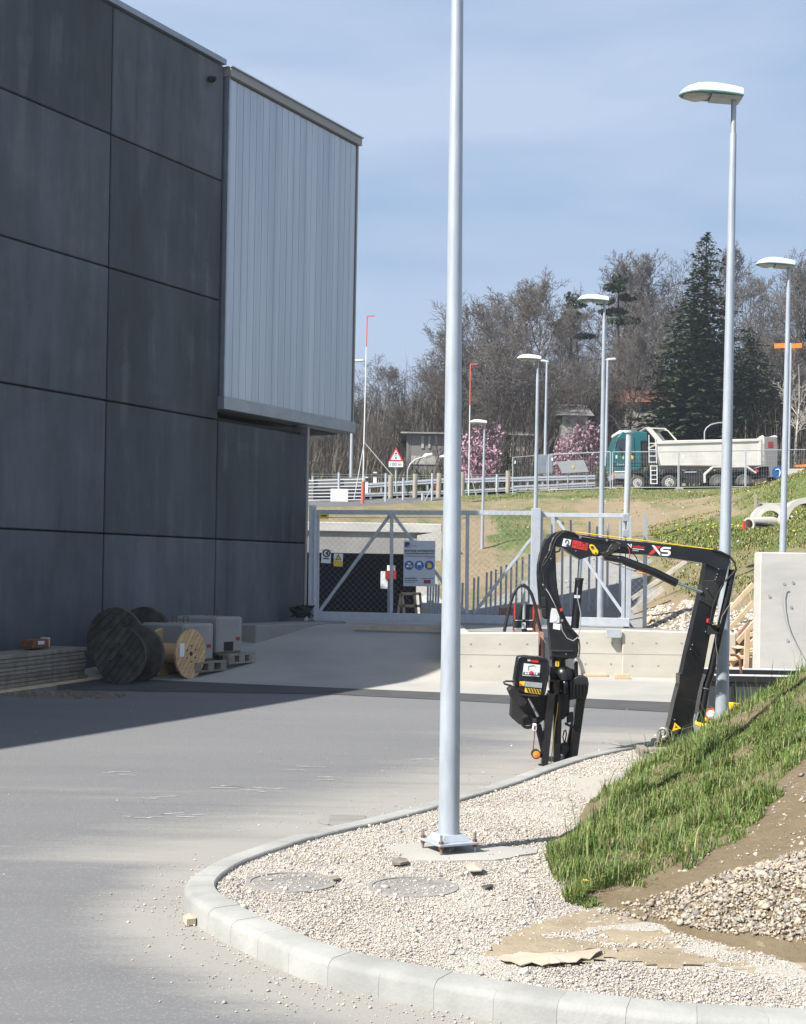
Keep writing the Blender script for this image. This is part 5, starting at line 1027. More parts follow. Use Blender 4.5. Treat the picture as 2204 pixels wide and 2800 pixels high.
YL = 14.3; ym = thing('yellow_machine', 'small yellow machine with a shiny lamp half hidden by the crane arm', 'machine', pd(1505, 1550, YL))
b = MB(); b.px(mp2(ZC, (1000, 960), (1150, 950), (1150, 1040), (990, 1030)), YL, .3); b.build('hood', 'yellow', ym, bevel=.02); MB().px(mp2(ZC, (975, 1060), (1145, 1050), (1140, 1140), (960, 1150)), YL + .02, .4).build('body', 'yellow', ym, bevel=.02); MB().px(mp2(ZC, (990, 1035), (1150, 1040), (1150, 1062), (975, 1060)), YL + .05, .3).build('gap', 'dark', ym)
q = P(*ZC(1085, 925), YL); b = MB(); b.tube([q, q - Vector((0, .03, 0)), q - Vector((0, .05, 0))], [.045, .043, .02], 16); b.build('lamp', 'white_paint', ym, smooth=True); MB().ring(q, (0, 1, 0), .05, .012, 18, 6).build('lamp_ring', 'red', ym)
b = MB(); q = P(*ZC(1405, 870), YL - .2); b.box(q, (.06, .08, .16), .3); b.box(q + Vector((.05, 0, .06)), (.08, .05, .03), .6); tag(b.build('yellow_valve', 'yellow', origin=q, bevel=.006), 'small yellow fitting poking up right of the lamp post foot', 'fitting')
# timber stair on the embankment
S7 = ZM(1960, 1560, .1797); TY0 = 20.2
sta = thing('timber_stair', 'pale new timber stair stringers and treads beside the tall white wall', 'stair', P(*S7(400, 1560), TY0))
def tpx(nm, pts, Y_, d, mat='wood_pale', par=None): return MB().px(mp2(S7, *pts), Y_, d).build(nm, mat, par or sta, bevel=.004)
tpx('stringer', [(210, 545), (215, 630), (590, 240), (540, 178)], 22.6, .06); tpx('stringer', [(205, 830), (205, 935), (590, 510), (545, 455)], 22.0, .06); tpx('stringer', [(200, 1110), (200, 1190), (500, 830), (480, 770)], 21.2, .06, 'rust_plate')
tpx('stringer', [(200, 1180), (205, 1290), (720, 680), (690, 610)], 21.0, .06); tpx('stringer', [(205, 1400), (230, 1480), (720, 960), (690, 890)], 20.4, .06); tpx('stringer', [(370, 1510), (520, 1545), (720, 1290), (700, 1150)], 20.15, .06)
tpx('post', [(440, 890), (515, 890), (490, 1555), (408, 1555)], 20.1, .05); tpx('batten', [(520, 940), (640, 940), (620, 1010), (515, 1010)], 20.6, .05)
for pts in ([(310, 1190), (420, 1155), (420, 1195)], [(510, 1240), (650, 1195), (650, 1245)], [(250, 1330), (420, 1290), (420, 1340), (250, 1380)], [(500, 1320), (620, 1310), (560, 1350)], [(200, 1340), (250, 1340), (250, 1375), (200, 1375)]): tpx('tread', pts, 20.3, .5)
for pts in ([(450, 215), (465, 210), (540, 470), (525, 470)],): tpx('stake', pts, 22.8, .04)
tpx('kicker_board', [(205, 960), (330, 950), (330, 1010), (205, 1110)], 21.6, .04); tpx('sole_board', [(200, 1480), (410, 1460), (400, 1556), (195, 1556)], 20.3, .3)
for i_, (a, c_, Y_) in enumerate((((1262, 1290), (1452, 1186), 26.6), ((1370, 1285), (1398, 1236), 25.5), ((1210, 1340), (1420, 1205), 25.9))):
    pass
q = S5(955, 545); b = MB(); b.beam(P(*S5(860, 620), 25.0), P(*S5(1055, 475), 25.0), .05, .10); tag(b.build('bleached_plank', 'birch', origin=P(*S5(955, 545), 25)), 'lower bleached plank leaning on the slope behind the dark fence post', 'plank')
b = MB(); b.beam(P(*S5(860, 540), 25.6), P(*S5(1200, 305), 25.6), .05, .07); tag(b.build('bleached_plank', 'birch', origin=P(*S5(955, 460), 25.6)), 'upper long bleached plank lying up the slope under the boom', 'plank')
tag(MB().prism([P(*S5(955, 690), 24), P(*S5(985, 645), 24), P(*S5(990, 650), 24), P(*S5(965, 692), 24)], (0, .2, 0)).build('timber_splinter', 'wood_pale', origin=P(*S5(960, 690), 24)), 'small pale timber splinter at the foot of the slope', 'timber')
# wire loop on the tall wall
tag(MB().tube([P(*S7(*p), 18.96) for p in ((1060, 235), (1020, 250), (998, 350), (1005, 520), (1040, 720), (1090, 870), (1180, 1060), (1260, 1210), (1310, 1300))], .006, 5).build('hanging_wire', 'galv_dull', origin=P(*S7(1060, 235), 18.96)), 'thin grey wire hanging in a curve on the tall white wall', 'wire')
b = MB()
for x, y in ((1025, 205), (1160, 185), (1075, 1065), (800, 395), (1130, 560)): b.cyl(P(*S7(x, y), 18.995), P(*S7(x, y), 19.001), .022, n=8)
tag(b.build('tie_holes', 'concrete_grey'), kind='stuff')
# concrete pipes lying on the bank
S8 = ZM(1940, 1350, .1546); PY = 34.0
def pipe_thing(lab, c0, c1, ro, ri, mat='concrete_white'):
    o = MB().pipe(c0, c1, ro, ri).build('concrete_pipe', mat, origin=c0, smooth=True); return tag(o, lab, 'pipe', 'concrete pipes lying on the bank')
a, c_ = P(*S8(690, 540), PY), P(*S8(1480, 510), PY + 1.3); pipe_thing('slim concrete pipe lying lengthwise, its open end facing left', a, c_, .165, .12)
a = P(*S8(1070, 480), PY + .6); pipe_thing('wide concrete ring standing behind the slim pipe', a, a + Vector((.1, .75, 0)), .42, .30); b = MB(); pipe_thing('narrow spigot ring inside the wide concrete ring', a - Vector((0, .06, 0)), a + Vector((.05, .3, 0)), .31, .25)
a = P(*S8(1720, 480), PY - .3); pipe_thing('largest concrete ring cut by the right picture edge', a, a + Vector((.1, .9, 0)), .56, .42); a = P(*S8(1380, 530), PY - .2); pipe_thing('small concrete ring leaning between the larger ones', a, a + Vector((.35, .5, 0)), .22, .17)
a = P(*S8(1070, 230), PY + 2.0); tag(MB().box(a, (.6, .4, .17)).build('concrete_slab', 'concrete_white', origin=a, bevel=.01), 'pale concrete slab stacked behind the pipes', 'slab'); a = P(*S8(865, 250), PY + 1.9); tag(MB().box(a, (.1, .3, .22)).build('slab_end', 'house_grey', origin=a), 'dark end block beside the stacked slab', 'slab')
tag(MB().beam(P(*S8(815, 340), PY + 1.6), P(*S8(818, 0), PY + 1.6), .05, .05).build('wooden_stake', 'post_wood', origin=P(*S8(815, 340), PY + 1.6)), 'wooden stake standing behind the concrete pipes', 'stake'); tag(MB().box(P(*S8(612, 552), PY), (.05, .1, .19)).build('red_block', 'red', origin=P(*S8(612, 552), PY)), 'small red block against the mouth of the slim pipe', 'block')
tag(MB().tube([P(*S8(*p), PY - 1.2) for p in ((820, 538), (1000, 555), (1210, 595), (1500, 640), (1640, 670))], [.045, .04, .036, .036, .03], 8).build('black_tube', 'rubber', origin=P(*S8(820, 540), PY - 1.2), smooth=True), 'black plastic tube propped in front of the concrete pipes', 'tube')
# ================================================================== DUMP TRUCK ON THE UPPER ROAD
ST = ZM(1640, 1140, .3302); UY = 69.5
tr = thing('dump_truck', 'teal cab dump truck with a pale tipper body behind the site fence', 'truck', P(*ST(650, 585), UY + 1.2))
def tpart(nm, pts, mat, Y_=UY, d=2.4, par=None, bev=.03): return MB().px(mp2(ST, *pts), Y_, d).build(nm, mat, par or tr, bevel=bev)
cab = tpart('cab', [(104, 410), (108, 300), (122, 255), (148, 165), (178, 128), (205, 120), (335, 118), (398, 128), (400, 200), (345, 205), (348, 400), (340, 415)], 'teal', bev=.05)
tpart('cab_rear', [(340, 130), (398, 130), (398, 410), (345, 410)], 'black_matt', UY + .06, 2.2, cab); tpart('side_window', [(158, 185), (222, 178), (222, 285), (148, 288)], 'glass_dark', UY - .015, .03, cab, 0); tpart('windscreen', [(126, 262), (152, 172), (158, 176), (134, 268)], 'glass_dark', UY - .01, 2.3, cab, 0); tpart('door_line', [(285, 170), (291, 170), (292, 400), (286, 400)], 'dark', UY - .01, .02, cab, 0); tpart('door_line', [(112, 382), (345, 376), (345, 384), (112, 390)], 'dark', UY - .01, .02, cab, 0)
tpart('mirror', [(136, 205), (146, 203), (146, 250), (138, 252)], 'black_matt', UY - .25, .1, cab, 0); tpart('door_handle', [(262, 300), (282, 299), (282, 308), (262, 309)], 'black_matt', UY - .03, .03, cab, 0)
q = P(*ST(232, 335), UY - .02); b = MB(); pts = []
for k_ in range(24): a = 2 * math.pi * k_ / 24; pts.append(q + Vector((math.cos(a) * .27, 0, math.sin(a) * .155)))
lo = MB().prism(pts, (0, .015, 0)).build('door_emblem', 'yellow', cab); MB().px(mp2(ST, (200, 312), (214, 312), (214, 346), (262, 340), (262, 354), (200, 356)), UY - .03, .008).build('emblem_letter', 'teal', lo)
pxtext('model_number', '3243', *ST(138, 386), *ST(204, 402), UY - .02, 'galv_pole', cab, bold=True)
tpart('roof_visor', [(150, 128), (158, 112), (262, 108), (262, 122), (196, 128), (190, 140), (152, 144)], 'sign_white', UY + .1, 2.2, cab); tpart('bumper', [(118, 448), (220, 446), (222, 462), (128, 462)], 'truck_white', UY + .02, 2.3, cab); tpart('bumper', [(122, 468), (218, 468), (218, 515), (130, 512)], 'galv_dull', UY, 2.3, cab); tpart('bumper_top', [(106, 412), (345, 410), (342, 425), (300, 445), (110, 446)], 'teal', UY + .02, 2.3, cab); tpart('step_box', [(130, 518), (215, 518), (215, 548), (140, 545)], 'black_matt', UY + .1, 2.0, cab); tpart('headlamp', [(112, 470), (122, 468), (122, 492), (112, 490)], 'orange', UY + .02, .2, cab, 0)
for cx, (y0) in ((262, 440), (560, 430)): tpart('mudguard', [(cx - 60, 480), (cx - 30, y0), (cx + 60, y0 - 10), (cx + 110, y0 + 10), (cx + 145, 500), (cx + 120, 500), (cx + 85, y0 + 30), (cx, y0 + 22), (cx - 45, 490)], 'black_matt', UY + .02, .6)
tpart('chassis', [(330, 450), (1400, 440), (1400, 490), (330, 500)], 'dark', UY + .5, 1.3); tpart('side_tank', [(690, 455), (860, 452), (862, 540), (690, 545)], 'black_matt', UY + .1, .6); tpart('side_tank_rail', [(705, 452), (800, 450), (800, 460), (705, 462)], 'galv', UY + .05, .05, bev=0)
body = tpart('tipper_body', [(470, 205), (560, 195), (1060, 185), (1340, 180), (1350, 165), (1362, 165), (1362, 395), (1330, 405), (510, 405), (490, 330)], 'truck_white', UY - .02, 2.5, bev=.03)
tpart('top_rim', [(470, 200), (1340, 182), (1340, 200), (474, 226)], 'truck_white', UY - .08, .06, body, .01); tpart('body_end_post', [(1318, 200), (1340, 198), (1340, 400), (1318, 402)], 'truck_white', UY - .07, .05, body, .01)
hb = tpart('headboard', [(376, 88), (412, 84), (430, 92), (520, 200), (470, 205), (462, 190)], 'truck_white', UY - .02, .06, body, .01); tpart('headboard', [(430, 92), (545, 96), (570, 112), (640, 188), (628, 196), (560, 115), (470, 104)], 'truck_white', UY + 2.3, .06, body, .01); tpart('headboard_sheet', [(400, 95), (470, 100), (545, 195), (480, 204)], 'house_grey', UY + .1, 2.2, body, 0); tpart('cab_guard', [(376, 86), (550, 92), (548, 100), (380, 96)], 'truck_white', UY + .0, 2.3, body, 0)
tpart('tail_post', [(1330, 160), (1352, 150), (1364, 165), (1364, 225), (1350, 225), (1345, 185), (1300, 182)], 'truck_white', UY - .04, .1, body, .01); 
for y in (300, 350): tpart('tail_hinge', [(1352, y), (1366, y + 5), (1362, y + 28), (1350, y + 24)], 'galv_dull', UY - .05, .06, body, 0)
for pts in ([(865, 545), (862, 470), (935, 405), (1220, 402), (1300, 460), (1294, 470), (1214, 418), (942, 420), (878, 480), (880, 545)],): tpart('wheel_arch', pts, 'truck_white', UY - .03, .5, bev=.01)
tpart('tail_lamp', [(1290, 435), (1310, 435), (1310, 458), (1290, 458)], 'red', UY - .02, .1, bev=0); tpart('rear_frame', [(1340, 410), (1400, 410), (1410, 490), (1340, 500)], 'dark', UY + .2, 1.9)
lad = MB()
ladp = tpart('ladder', [(404, 150), (410, 150), (412, 380), (406, 380)], 'sign_white', UY - .06, .03, bev=0); tpart('ladder_stile', [(458, 180), (464, 180), (474, 385), (468, 385)], 'sign_white', UY - .06, .03, ladp, 0)
for y in (215, 268, 320, 370): tpart('ladder_rung', [(405, y), (466, y), (468, y + 7), (406, y + 7)], 'sign_white', UY - .065, .03, ladp, 0)
for (x0, x1) in ((418, 426), (470, 478)): tpart('ladder_stile', [(x0, 400), (x1, 400), (x1 + 2, 555), (x0 + 2, 555)], 'sign_white', UY - .05, .03, ladp, 0)
for y in (402, 440, 478, 514, 548): tpart('ladder_rung', [(420, y), (476, y), (477, y + 7), (421, y + 7)], 'sign_white', UY - .055, .03, ladp, 0)
for cx, cy, fr_ in ((312, 545, 1), (577, 542, 1), (975, 535, 0), (1195, 535, 0)):
    c0 = P(*ST(cx, cy + 2), UY + .02); rr_ = P(*ST(cx, cy - 62), UY).z - P(*ST(cx, cy), UY).z
    for yo in (0, 2.05):
        q = c0 + Vector((0, yo, 0)); b = MB(); b.tube([q, q + Vector((0, .04, 0)), q + Vector((0, .28, 0)), q + Vector((0, .32, 0))], [rr_ * .9, rr_, rr_, rr_ * .9], 28); wh = b.build('wheel', 'tyre', tr, smooth=True)
        if yo == 0:
            MB().cyl(q - Vector((0, .012, 0)), q, rr_ * .58, n=24).build('rim', 'truck_white' if fr_ else 'house_grey', wh); MB().cyl(q - Vector((0, .06, 0)), q - Vector((0, .01, 0)), rr_ * .22, n=16).build('hub', 'house_grey', wh); b = MB()
            for k_ in range(10): a = k_ * .628; b.cyl(q + Vector((math.cos(a) * rr_ * .42, -.016, math.sin(a) * rr_ * .42)), q + Vector((math.cos(a) * rr_ * .42, -.01, math.sin(a) * rr_ * .42)), rr_ * .075, n=8)
            tag(b.build('rim_holes', 'dark', wh), kind='stuff')
# second lorry tail behind, dark
t = thing('dark_lorry', 'dark box body lorry showing behind the dump truck tail', 'truck', P(*ST(1420, 540), 75)); MB().px(mp2(ST, (1362, 165), (1470, 165), (1478, 270), (1470, 500), (1370, 500)), 74.5, 2.3).build('body', 'house_grey', t, bevel=.03); MB().px(mp2(ST, (1395, 205), (1435, 205), (1435, 252), (1395, 252)), 74.48, .03).build('red_patch', 'red_dark', t); MB().px(mp2(ST, (1420, 158), (1450, 150), (1470, 160), (1470, 170), (1420, 170)), 74.6, 1).build('roof_cap', 'grey_label', t)
for cx in (1400, 1470): q = P(*ST(cx, 520), 74.6); MB().cyl(q, q + Vector((0, .3, 0)), .5, n=20).build('wheel', 'tyre', t, smooth=True)
# round blue sign and orange rail
q = P(*ST(1478, 460), 62.5); t = thing('blue_round_sign', 'round blue traffic sign with white arrow, cut by the right lamp post', 'sign', q - Vector((0, 0, 1))); MB().cyl(q, q + Vector((0, .03, 0)), .28, n=28).build('disc', 'blue', t); MB().tube([q + Vector(p) for p in ((-.12, -.015, .12), (.02, -.015, .14), (.09, -.015, .02), (.06, -.015, -.15))], .03, 6).build('arrow', 'sign_white', t); MB().cyl(q + Vector((0, .05, -1.2)), q + Vector((0, .05, .2)), .03, n=8).build('post', 'galv', t)
tag(MB().px(mp2(ST, (1620, 398), (1708, 392), (1790, 392), (1790, 408), (1625, 414)), 72, .2).build('orange_rail', 'orange', origin=P(*ST(1620, 410), 72)), 'orange barrier rail low down at the right edge', 'barrier')
tag(MB().px(mp2(ST, (1550, 430), (1790, 425), (1790, 470), (1560, 478)), 73, .2).build('white_barrier', 'truck_white', origin=P(*ST(1560, 470), 73)), 'white road barrier behind the right lamp posts', 'barrier')
# orange height bar on a pole
q = pd(1672, 960, 85); t = thing('height_gauge', 'orange bar height gauge on a slim pole at the right', 'height gauge', q); MB().cyl(q - Vector((0, 0, 1)), pd(1676, 727, 85), .07, n=8).build('pole', 'galv_pole', t)
for x0, x1 in ((1642, 1664), (1678, 1699)): MB().px([(x0 * K, 728 * K), (x1 * K, 727 * K), (x1 * K, 737 * K), (x0 * K, 738 * K)], 84.9, .12).build('bar', 'orange', t)

# ================================================================== SITE FENCE PANELS
SF = ZM(1350, 1100, .5)
def fence_panel(lab, x0, t0, b0, x1, t1, b1, Y0, Y1, dia=.021):
    a, c_, d, e = P(*SF(x0, b0), Y0), P(*SF(x0, t0), Y0), P(*SF(x1, b1), Y1), P(*SF(x1, t1), Y1)
    t = thing('site_fence', lab, 'fence', a, 'wire mesh site fence panels')
    for p, q in ((a, c_), (d, e)): MB().cyl(p - Vector((0, 0, .15)), q, dia, n=8).build('upright', 'galv', t)
    MB().cyl(c_, e, dia, n=8).build('top_tube', 'galv', t); MB().cyl(a, d, dia, n=8).build('bottom_tube', 'galv', t)
    b = MB(); n = max(8, int((d - a).length / .115))
    for i in range(1, n): u = i / n; b.beam(a.lerp(d, u), c_.lerp(e, u), .0045, .0045)
    for i in range(1, 7): u = i / 7; b.beam(a.lerp(c_, u), d.lerp(e, u), .0045, .0045)
    tag(b.build('wire_mesh', 'galv_dull', t, fix=False), kind='stuff')
    q = c_.lerp(e, .06) - Vector((0, .03, .22)); MB().box(q, (.07, .01, .14)).build('tag', 'sign_white', t)
    MB().box(a - Vector((0, 0, .1)), (.3, .6, .14)).build('foot', 'concrete_grey', t, bevel=.02)
fence_panel('mesh fence panel farthest left, behind the gate post lamp', 105, 302, 492, 292, 286, 482, 63, 64); fence_panel('mesh fence panel with the tilted grey board behind it', 300, 286, 480, 638, 271, 467, 63.8, 63.5); fence_panel('mesh fence panel in front of the teal truck cab', 650, 272, 466, 1008, 270, 466, 63.4, 63.4)
fence_panel('mesh fence panel in front of the tipper body middle', 1014, 270, 466, 1374, 264, 462, 63.4, 63.6); fence_panel('mesh fence panel in front of the truck tail', 1380, 264, 462, 1740, 258, 455, 63.6, 63.8)
q = P(*SF(430, 350), 64.4); t = thing('grey_board', 'tilted grey notice board with a yellow dot behind the fence', 'board', q - Vector((0, 0, .8))); MB().px(mp2(SF, (345, 325), (492, 314), (520, 380), (375, 388)), 64.4, .04).build('panel', 'galv_dull', t); MB().px(mp2(SF, (428, 348), (440, 348), (440, 360), (428, 360)), 64.38, .01).build('sticker', 'yellow', t)
for x in (405, 510): MB().cyl(P(*SF(x, 470), 64.5), P(*SF(x + 2, 385), 64.5), .03, n=8).build('leg', 'galv_dull', t)
tag(MB().px(mp2(SF, (240, 292), (325, 288), (325, 388), (240, 392)), 66, .5).build('grey_cabinet', 'trim', origin=P(*SF(280, 392), 66), bevel=.03), 'blue grey cabinet behind the left fence panel', 'cabinet')
# bare post beside the cab (no lamp head)
bs, tp_ = pd(1326, 1125, 45), pd(1333, 916, 45); t = thing('capped_post', 'thick capped steel post standing in front of the truck cab', 'post', bs); MB().cyl(bs - Vector((0, 0, .5)), tp_, .095, n=16).build('post', 'galv', t, smooth=True); MB().cyl(tp_ - Vector((0, 0, .02)), tp_ + Vector((0, 0, .05)), .15, n=16).build('cap', 'galv', t)

# ================================================================== ROAD FURNITURE
SL = ZM(820, 1180, .351)
def rail(lab, pts, Y_, th, posts, pz=.55, dbl=True):
    w3 = [P(*SL(*p), Y_) for p in pts]; t = thing('guard_rail', lab, 'guard rail', w3[0]); nmr = 2 if dbl else 1
    for i, (a, c_) in enumerate(zip(w3, w3[1:])):
        MB().beam(a, c_, .06, th * .42).build('beam', 'galv', t); MB().beam(a - Vector((0, -.03, th * .5)), c_ - Vector((0, -.03, th * .5)), .06, th * .42).build('beam', 'galv', t)
    L = w3[-1] - w3[0]
    for i in range(posts): q = w3[0] + L * ((i + .5) / posts); MB().box(q + Vector((0, .1, -pz / 2)), (.1, .12, pz)).build('post', 'galv_dull', t)
rail('near guard rail on the road edge left of the near lamp post', [(500, 486), (1120, 466)], 64.6, .17, 6); rail('near guard rail on the road edge right of the near lamp post', [(1250, 462), (1660, 440)], 64.6, .17, 5); rail('far guard rail beyond the road, seen left of the near lamp post', [(500, 412), (1130, 372)], 77.5, .26, 7); rail('far guard rail beyond the road, seen right of the near lamp post', [(1250, 372), (2300, 345)], 77.5, .26, 9); rail('low white guard rail behind the site fence panels', [(1660, 430), (2300, 400)], 66.3, .2, 8)
M('backing_grey', (.13, .13, .13), rough=.8)
bar = thing('slatted_barrier', 'grey road barrier of horizontal metal slats past the hall corner', 'barrier', P(*SL(100, 600), 61.5)); MB().px(mp2(SL, (60, 372), (505, 352), (505, 590), (60, 600)), 61.9, .06).build('backing', 'backing_grey', bar)
for i in range(9): y = 378 + i * 25.5; MB().beam(P(*SL(40, y + 4), 61.7), P(*SL(500, y - 8 + i * 1.2), 61.7), .05, .036).build('slat', 'sign_white', bar)
for x in (95, 300, 500): MB().beam(P(*SL(x, 600), 61.8), P(*SL(x + 3, 345), 61.8), .08, .06).build('stanchion', 'galv_dull', bar)
for i, (x, yt, yb, d) in enumerate([(705, 342, 592, 0), (893, 330, 578, -4), (1076, 325, 562, -8), (1262, 315, 532, -4), (1620, 305, 462, 0)]):
    o = MB().cyl(P(*SL(x, yb + 14), 60.6), P(*SL(x + d * -1 + 3, yt), 60.6), .105, n=10).build('wooden_post', 'post_wood', origin=P(*SL(x, yb), 60.6)); tag(o, ['thick wooden post right of the red mast base', 'leaning wooden post below the curved street lamp', 'wooden post beside the red and white board', 'wooden post just right of the near lamp post', 'wooden post with black bands left of the site fence'][i], 'post', 'wooden fence posts on the bank')
for i, (x, yt, yb) in enumerate([(305, 320, 720), (670, 325, 600), (807, 362, 575), (1032, 325, 640), (955, 480, 850), (1536, 335, 470)]):
    o = MB().cyl(P(*SL(x - 3, yb), 58.5), P(*SL(x, yt), 58.5), .05, n=8).build('steel_post', 'galv', origin=P(*SL(x, yb), 58.5)); tag(o, ['steel fence post with a small white plate, past the hall corner', 'steel fence post left of the thick wooden post', 'thin steel fence post below the triangular sign', 'steel fence post with a stay, left of the near lamp post', 'lower steel fence post standing on the portal edge', 'steel fence post right of the short lamp post'][i], 'post', 'slim steel fence posts')
tag(MB().box(P(*SL(307, 498), 58.4), (.72, .03, .55)).build('white_plate', 'sign_white', origin=P(*SL(307, 498), 58.4)), 'small white plate on the steel fence post', 'plate')
MBs = MB(); tag(MBs.beam(P(*SL(885, 715), 58.3), P(*SL(1028, 430), 58.3), .05, .05).build('fence_stay', 'galv', origin=P(*SL(885, 715), 58.3)), 'slanting steel stay propping a fence post', 'stay')
b = MB()
for y in (330, 348): b.beam(P(*SL(90, y), 60), P(*SL(1120, y + 14), 60), .012, .012); b.beam(P(*SL(1250, y + 6), 60), P(*SL(1660, y + 2), 60), .012, .012)
tag(b.build('fence_wires', 'galv_dull'), kind='stuff')
tag(MB().px(mp2(SL, (1060, 400), (1076, 390), (1072, 470), (1058, 465)), 61, .05).build('beacon_board', 'red', origin=P(*SL(1066, 470), 61)), 'red and white beacon board beside the wooden post', 'board')
for i, (x, yt, yb) in enumerate(((585, 315, 400), (518, 352, 480))): t = thing('marker_post', ['tall white marker post on the far road side', 'white marker post beside the red mast'][i], 'post', P(*SL(x, yb), 66)); MB().box((P(*SL(x, yt), 66) + P(*SL(x, yb), 66)) / 2, (.16, .1, P(*SL(x, yt), 66).z - P(*SL(x, yb), 66).z)).build('post', 'sign_white', t); MB().box(P(*SL(x, yt + 22), 65.94), (.17, .04, .14)).build('band', 'dark', t)
# warning triangle with distance plate
q = P(*SL(748, 470), 64.2); t = thing('warning_triangle_sign', 'red bordered triangular traffic signal warning sign reading 100 m', 'sign', q); MB().cyl(q, P(*SL(749, 200), 64.2), .035, n=8).build('post', 'galv', t); YS = 64.1
MB().px(mp2(SL, (748, 123), (806, 230), (690, 229)), YS, .02).build('border', 'red', t); MB().px(mp2(SL, (748, 144), (789, 221), (707, 220)), YS - .006, .004).build('field', 'sign_white', t)
for i, y in enumerate((170, 188, 206)): c_ = P(*SL(748, y), YS - .012); MB().cyl(c_, c_ + Vector((0, .004, 0)), .042, n=12).build('signal_dot', 'galv_dull' if i == 1 else 'sign_ink', t)
MB().px(mp2(SL, (692, 232), (804, 233), (804, 277), (692, 276)), YS, .02).build('distance_plate', 'sign_white', t); pxtext('distance', '100 m', *SL(707, 240), *SL(790, 268), YS - .004, 'sign_ink', t)
# guyed masts
def mast(lab, xb, yb, xt, yt, yr, Y_, arm=True, redbase=None, guys=()):
    a, c_ = pd(xb, yb, Y_), pd(xt, yt, Y_); t = thing('guyed_mast', lab, 'mast', a, 'slim guyed masts'); u = (yb - yr) / (yb - yt); m_ = a.lerp(c_, u)
    MB().cyl(a, m_, .028, .02, n=8).build('mast', 'sign_white', t); MB().cyl(m_, c_, .024, n=8).build('red_top', 'orange_red', t)
    if arm: MB().beam(c_, c_ + Vector((.30, 0, .02)), .045, .045).build('arm', 'orange_red', t)
    if redbase: MB().cyl(pd(xb, yb, Y_ - .01), a.lerp(c_, redbase), .075, .065, n=10).build('red_base', 'orange_red', t)
    for (x, y), (x2, y2) in guys: MB().beam(pd(x, y, Y_), pd(x2, y2, Y_ - .5), .025, .025).build('guy_wire', 'galv_dull', t)
M('orange_red', (.60, .13, .09), rough=.5)
mast('tall red topped mast with red base, just right of the hall', 768, 1075, 778, 670, 735, 57, redbase=.135, guys=(((772, 937), (750, 1060)), ((772, 937), (832, 1008)))); mast('red topped mast showing right of the near lamp post', 993, 1058, 997, 772, 858, 60, guys=(((994, 990), (1010, 1055)),))

# ================================================================== LEFT YARD: DRUMS, TIMBER, BLOCKS
SP = ZM(150, 1600, .3513)
def drum(lab, c0, c1, R_, rb, mat, wd, planks=True, group='wooden cable drums'):
    c0, c1 = Vector(c0), Vector(c1); ax = (c1 - c0).normalized(); u = Vector((0, 0, 1)); u = (u - ax * u.dot(ax)).normalized(); v = ax.cross(u)
    t = thing('cable_drum', lab, 'cable drum', c0 - Vector((0, 0, R_)), group)
    for c_, sg in ((c0, 1), (c1, -1)):
        fl = MB().cyl(c_ + ax * sg * .012, c_ + ax * sg * wd, R_ * .985, n=48).build('flange', mat, t)
        rt = Matrix.Rotation(random.uniform(.3, 1.2), 3, ax); uu, vv = rt @ u, rt @ v; k_ = 9; pw = 2 * R_ / k_
        for i in range(k_):
            y0, y1 = -R_ + i * pw + .004, -R_ + (i + 1) * pw - .004; pts = []
            for yy, rev in ((y0, 1), (y1, -1)):
                xm = math.sqrt(max(R_ ** 2 - yy * yy, 0)); 
                for s_ in (-1. * rev, 1. * rev): pts.append(c_ + uu * (xm * s_) + vv * yy)
            ym = (y0 + y1) / 2; 
            if i in (0, k_ - 1): 
                e = R_ * .999; yy = y1 if i == 0 else y0; xm = math.sqrt(max(R_ ** 2 - yy * yy, 0)); n_ = 7; a0 = math.atan2(xm, yy); sgn_ = 1
                pts = []
                for s_ in [float(z_) for z_ in np.linspace(-1, 1, n_)]:
                    ang = (math.pi - math.acos(max(-1, min(1, yy / R_))) if i == 0 else math.acos(yy / R_)) * s_
                    pts.append(c_ + uu * (R_ * math.sin(ang)) + vv * (R_ * math.cos(ang) * (-1 if i == 0 else 1)))
            MB().prism(pts, ax * sg * (.022 + random.uniform(0, .004)) * 1).build('plank', mat, fl)
        for r_, nb in ((rb * .8, 6),):
            for k2 in range(nb):
                a = k2 * 2 * math.pi / nb; q = c_ + (u * math.cos(a) + v * math.sin(a)) * r_; MB().cyl(q - ax * sg * .012, q + ax * sg * .004, R_ * .03, n=8).build('bolt', 'dark', fl)
        MB().cyl(c_ - ax * sg * .006, c_ + ax * sg * .004, R_ * .085, n=14).build('hub_hole', 'dark', fl)
    MB().cyl(c0 + ax * wd, c1 - ax * wd, rb, n=32).build('barrel', mat, t, smooth=True)
    return t
def gnd_drum(zx, zy, rpx, Yg): return P(*SP(zx, zy), Yg)
Yd = Gd(*(SP(503, 773)[0] / K, SP(503, 773)[1] / K)).y
c0 = P(*SP(503, 548), Yd); R1 = P(*SP(503, 323), Yd).z - c0.z; c0.z = float(gz(Yd)) + R1; c1 = c0 + Vector((.17, .52, 0))
drum('small dark weathered cable drum in front of the larger one', c0, c1, R1, R1 * .5, 'wood_dark', .05)
Yd2 = Yd + .95; c0 = P(*SP(467, 440), Yd2); R2 = P(*SP(467, 172), Yd2).z - c0.z; R2 = (P(*SP(467, 172), Yd2).z - float(gz(Yd2)) - .01) / 2; c0.z = float(gz(Yd2)) + R2 + .01; drum('large dark weathered cable drum against the hall wall', c0, c0 + Vector((.30, .66, 0)), R2, R2 * .5, 'wood_dark', .06)
Yd3 = Gd(*(SP(1060, 730)[0] / K, SP(1060, 730)[1] / K)).y; c0 = P(*SP(1060, 530), Yd3); R3 = P(*SP(1060, 338), Yd3).z - c0.z; c0.z = float(gz(Yd3)) + .006 + R3; c1 = P(*SP(836, 525), Yd3 + .35); c1.z = c0.z; dd = (c1 - c0); dd.y = dd.length * .42; c1 = c0 + dd
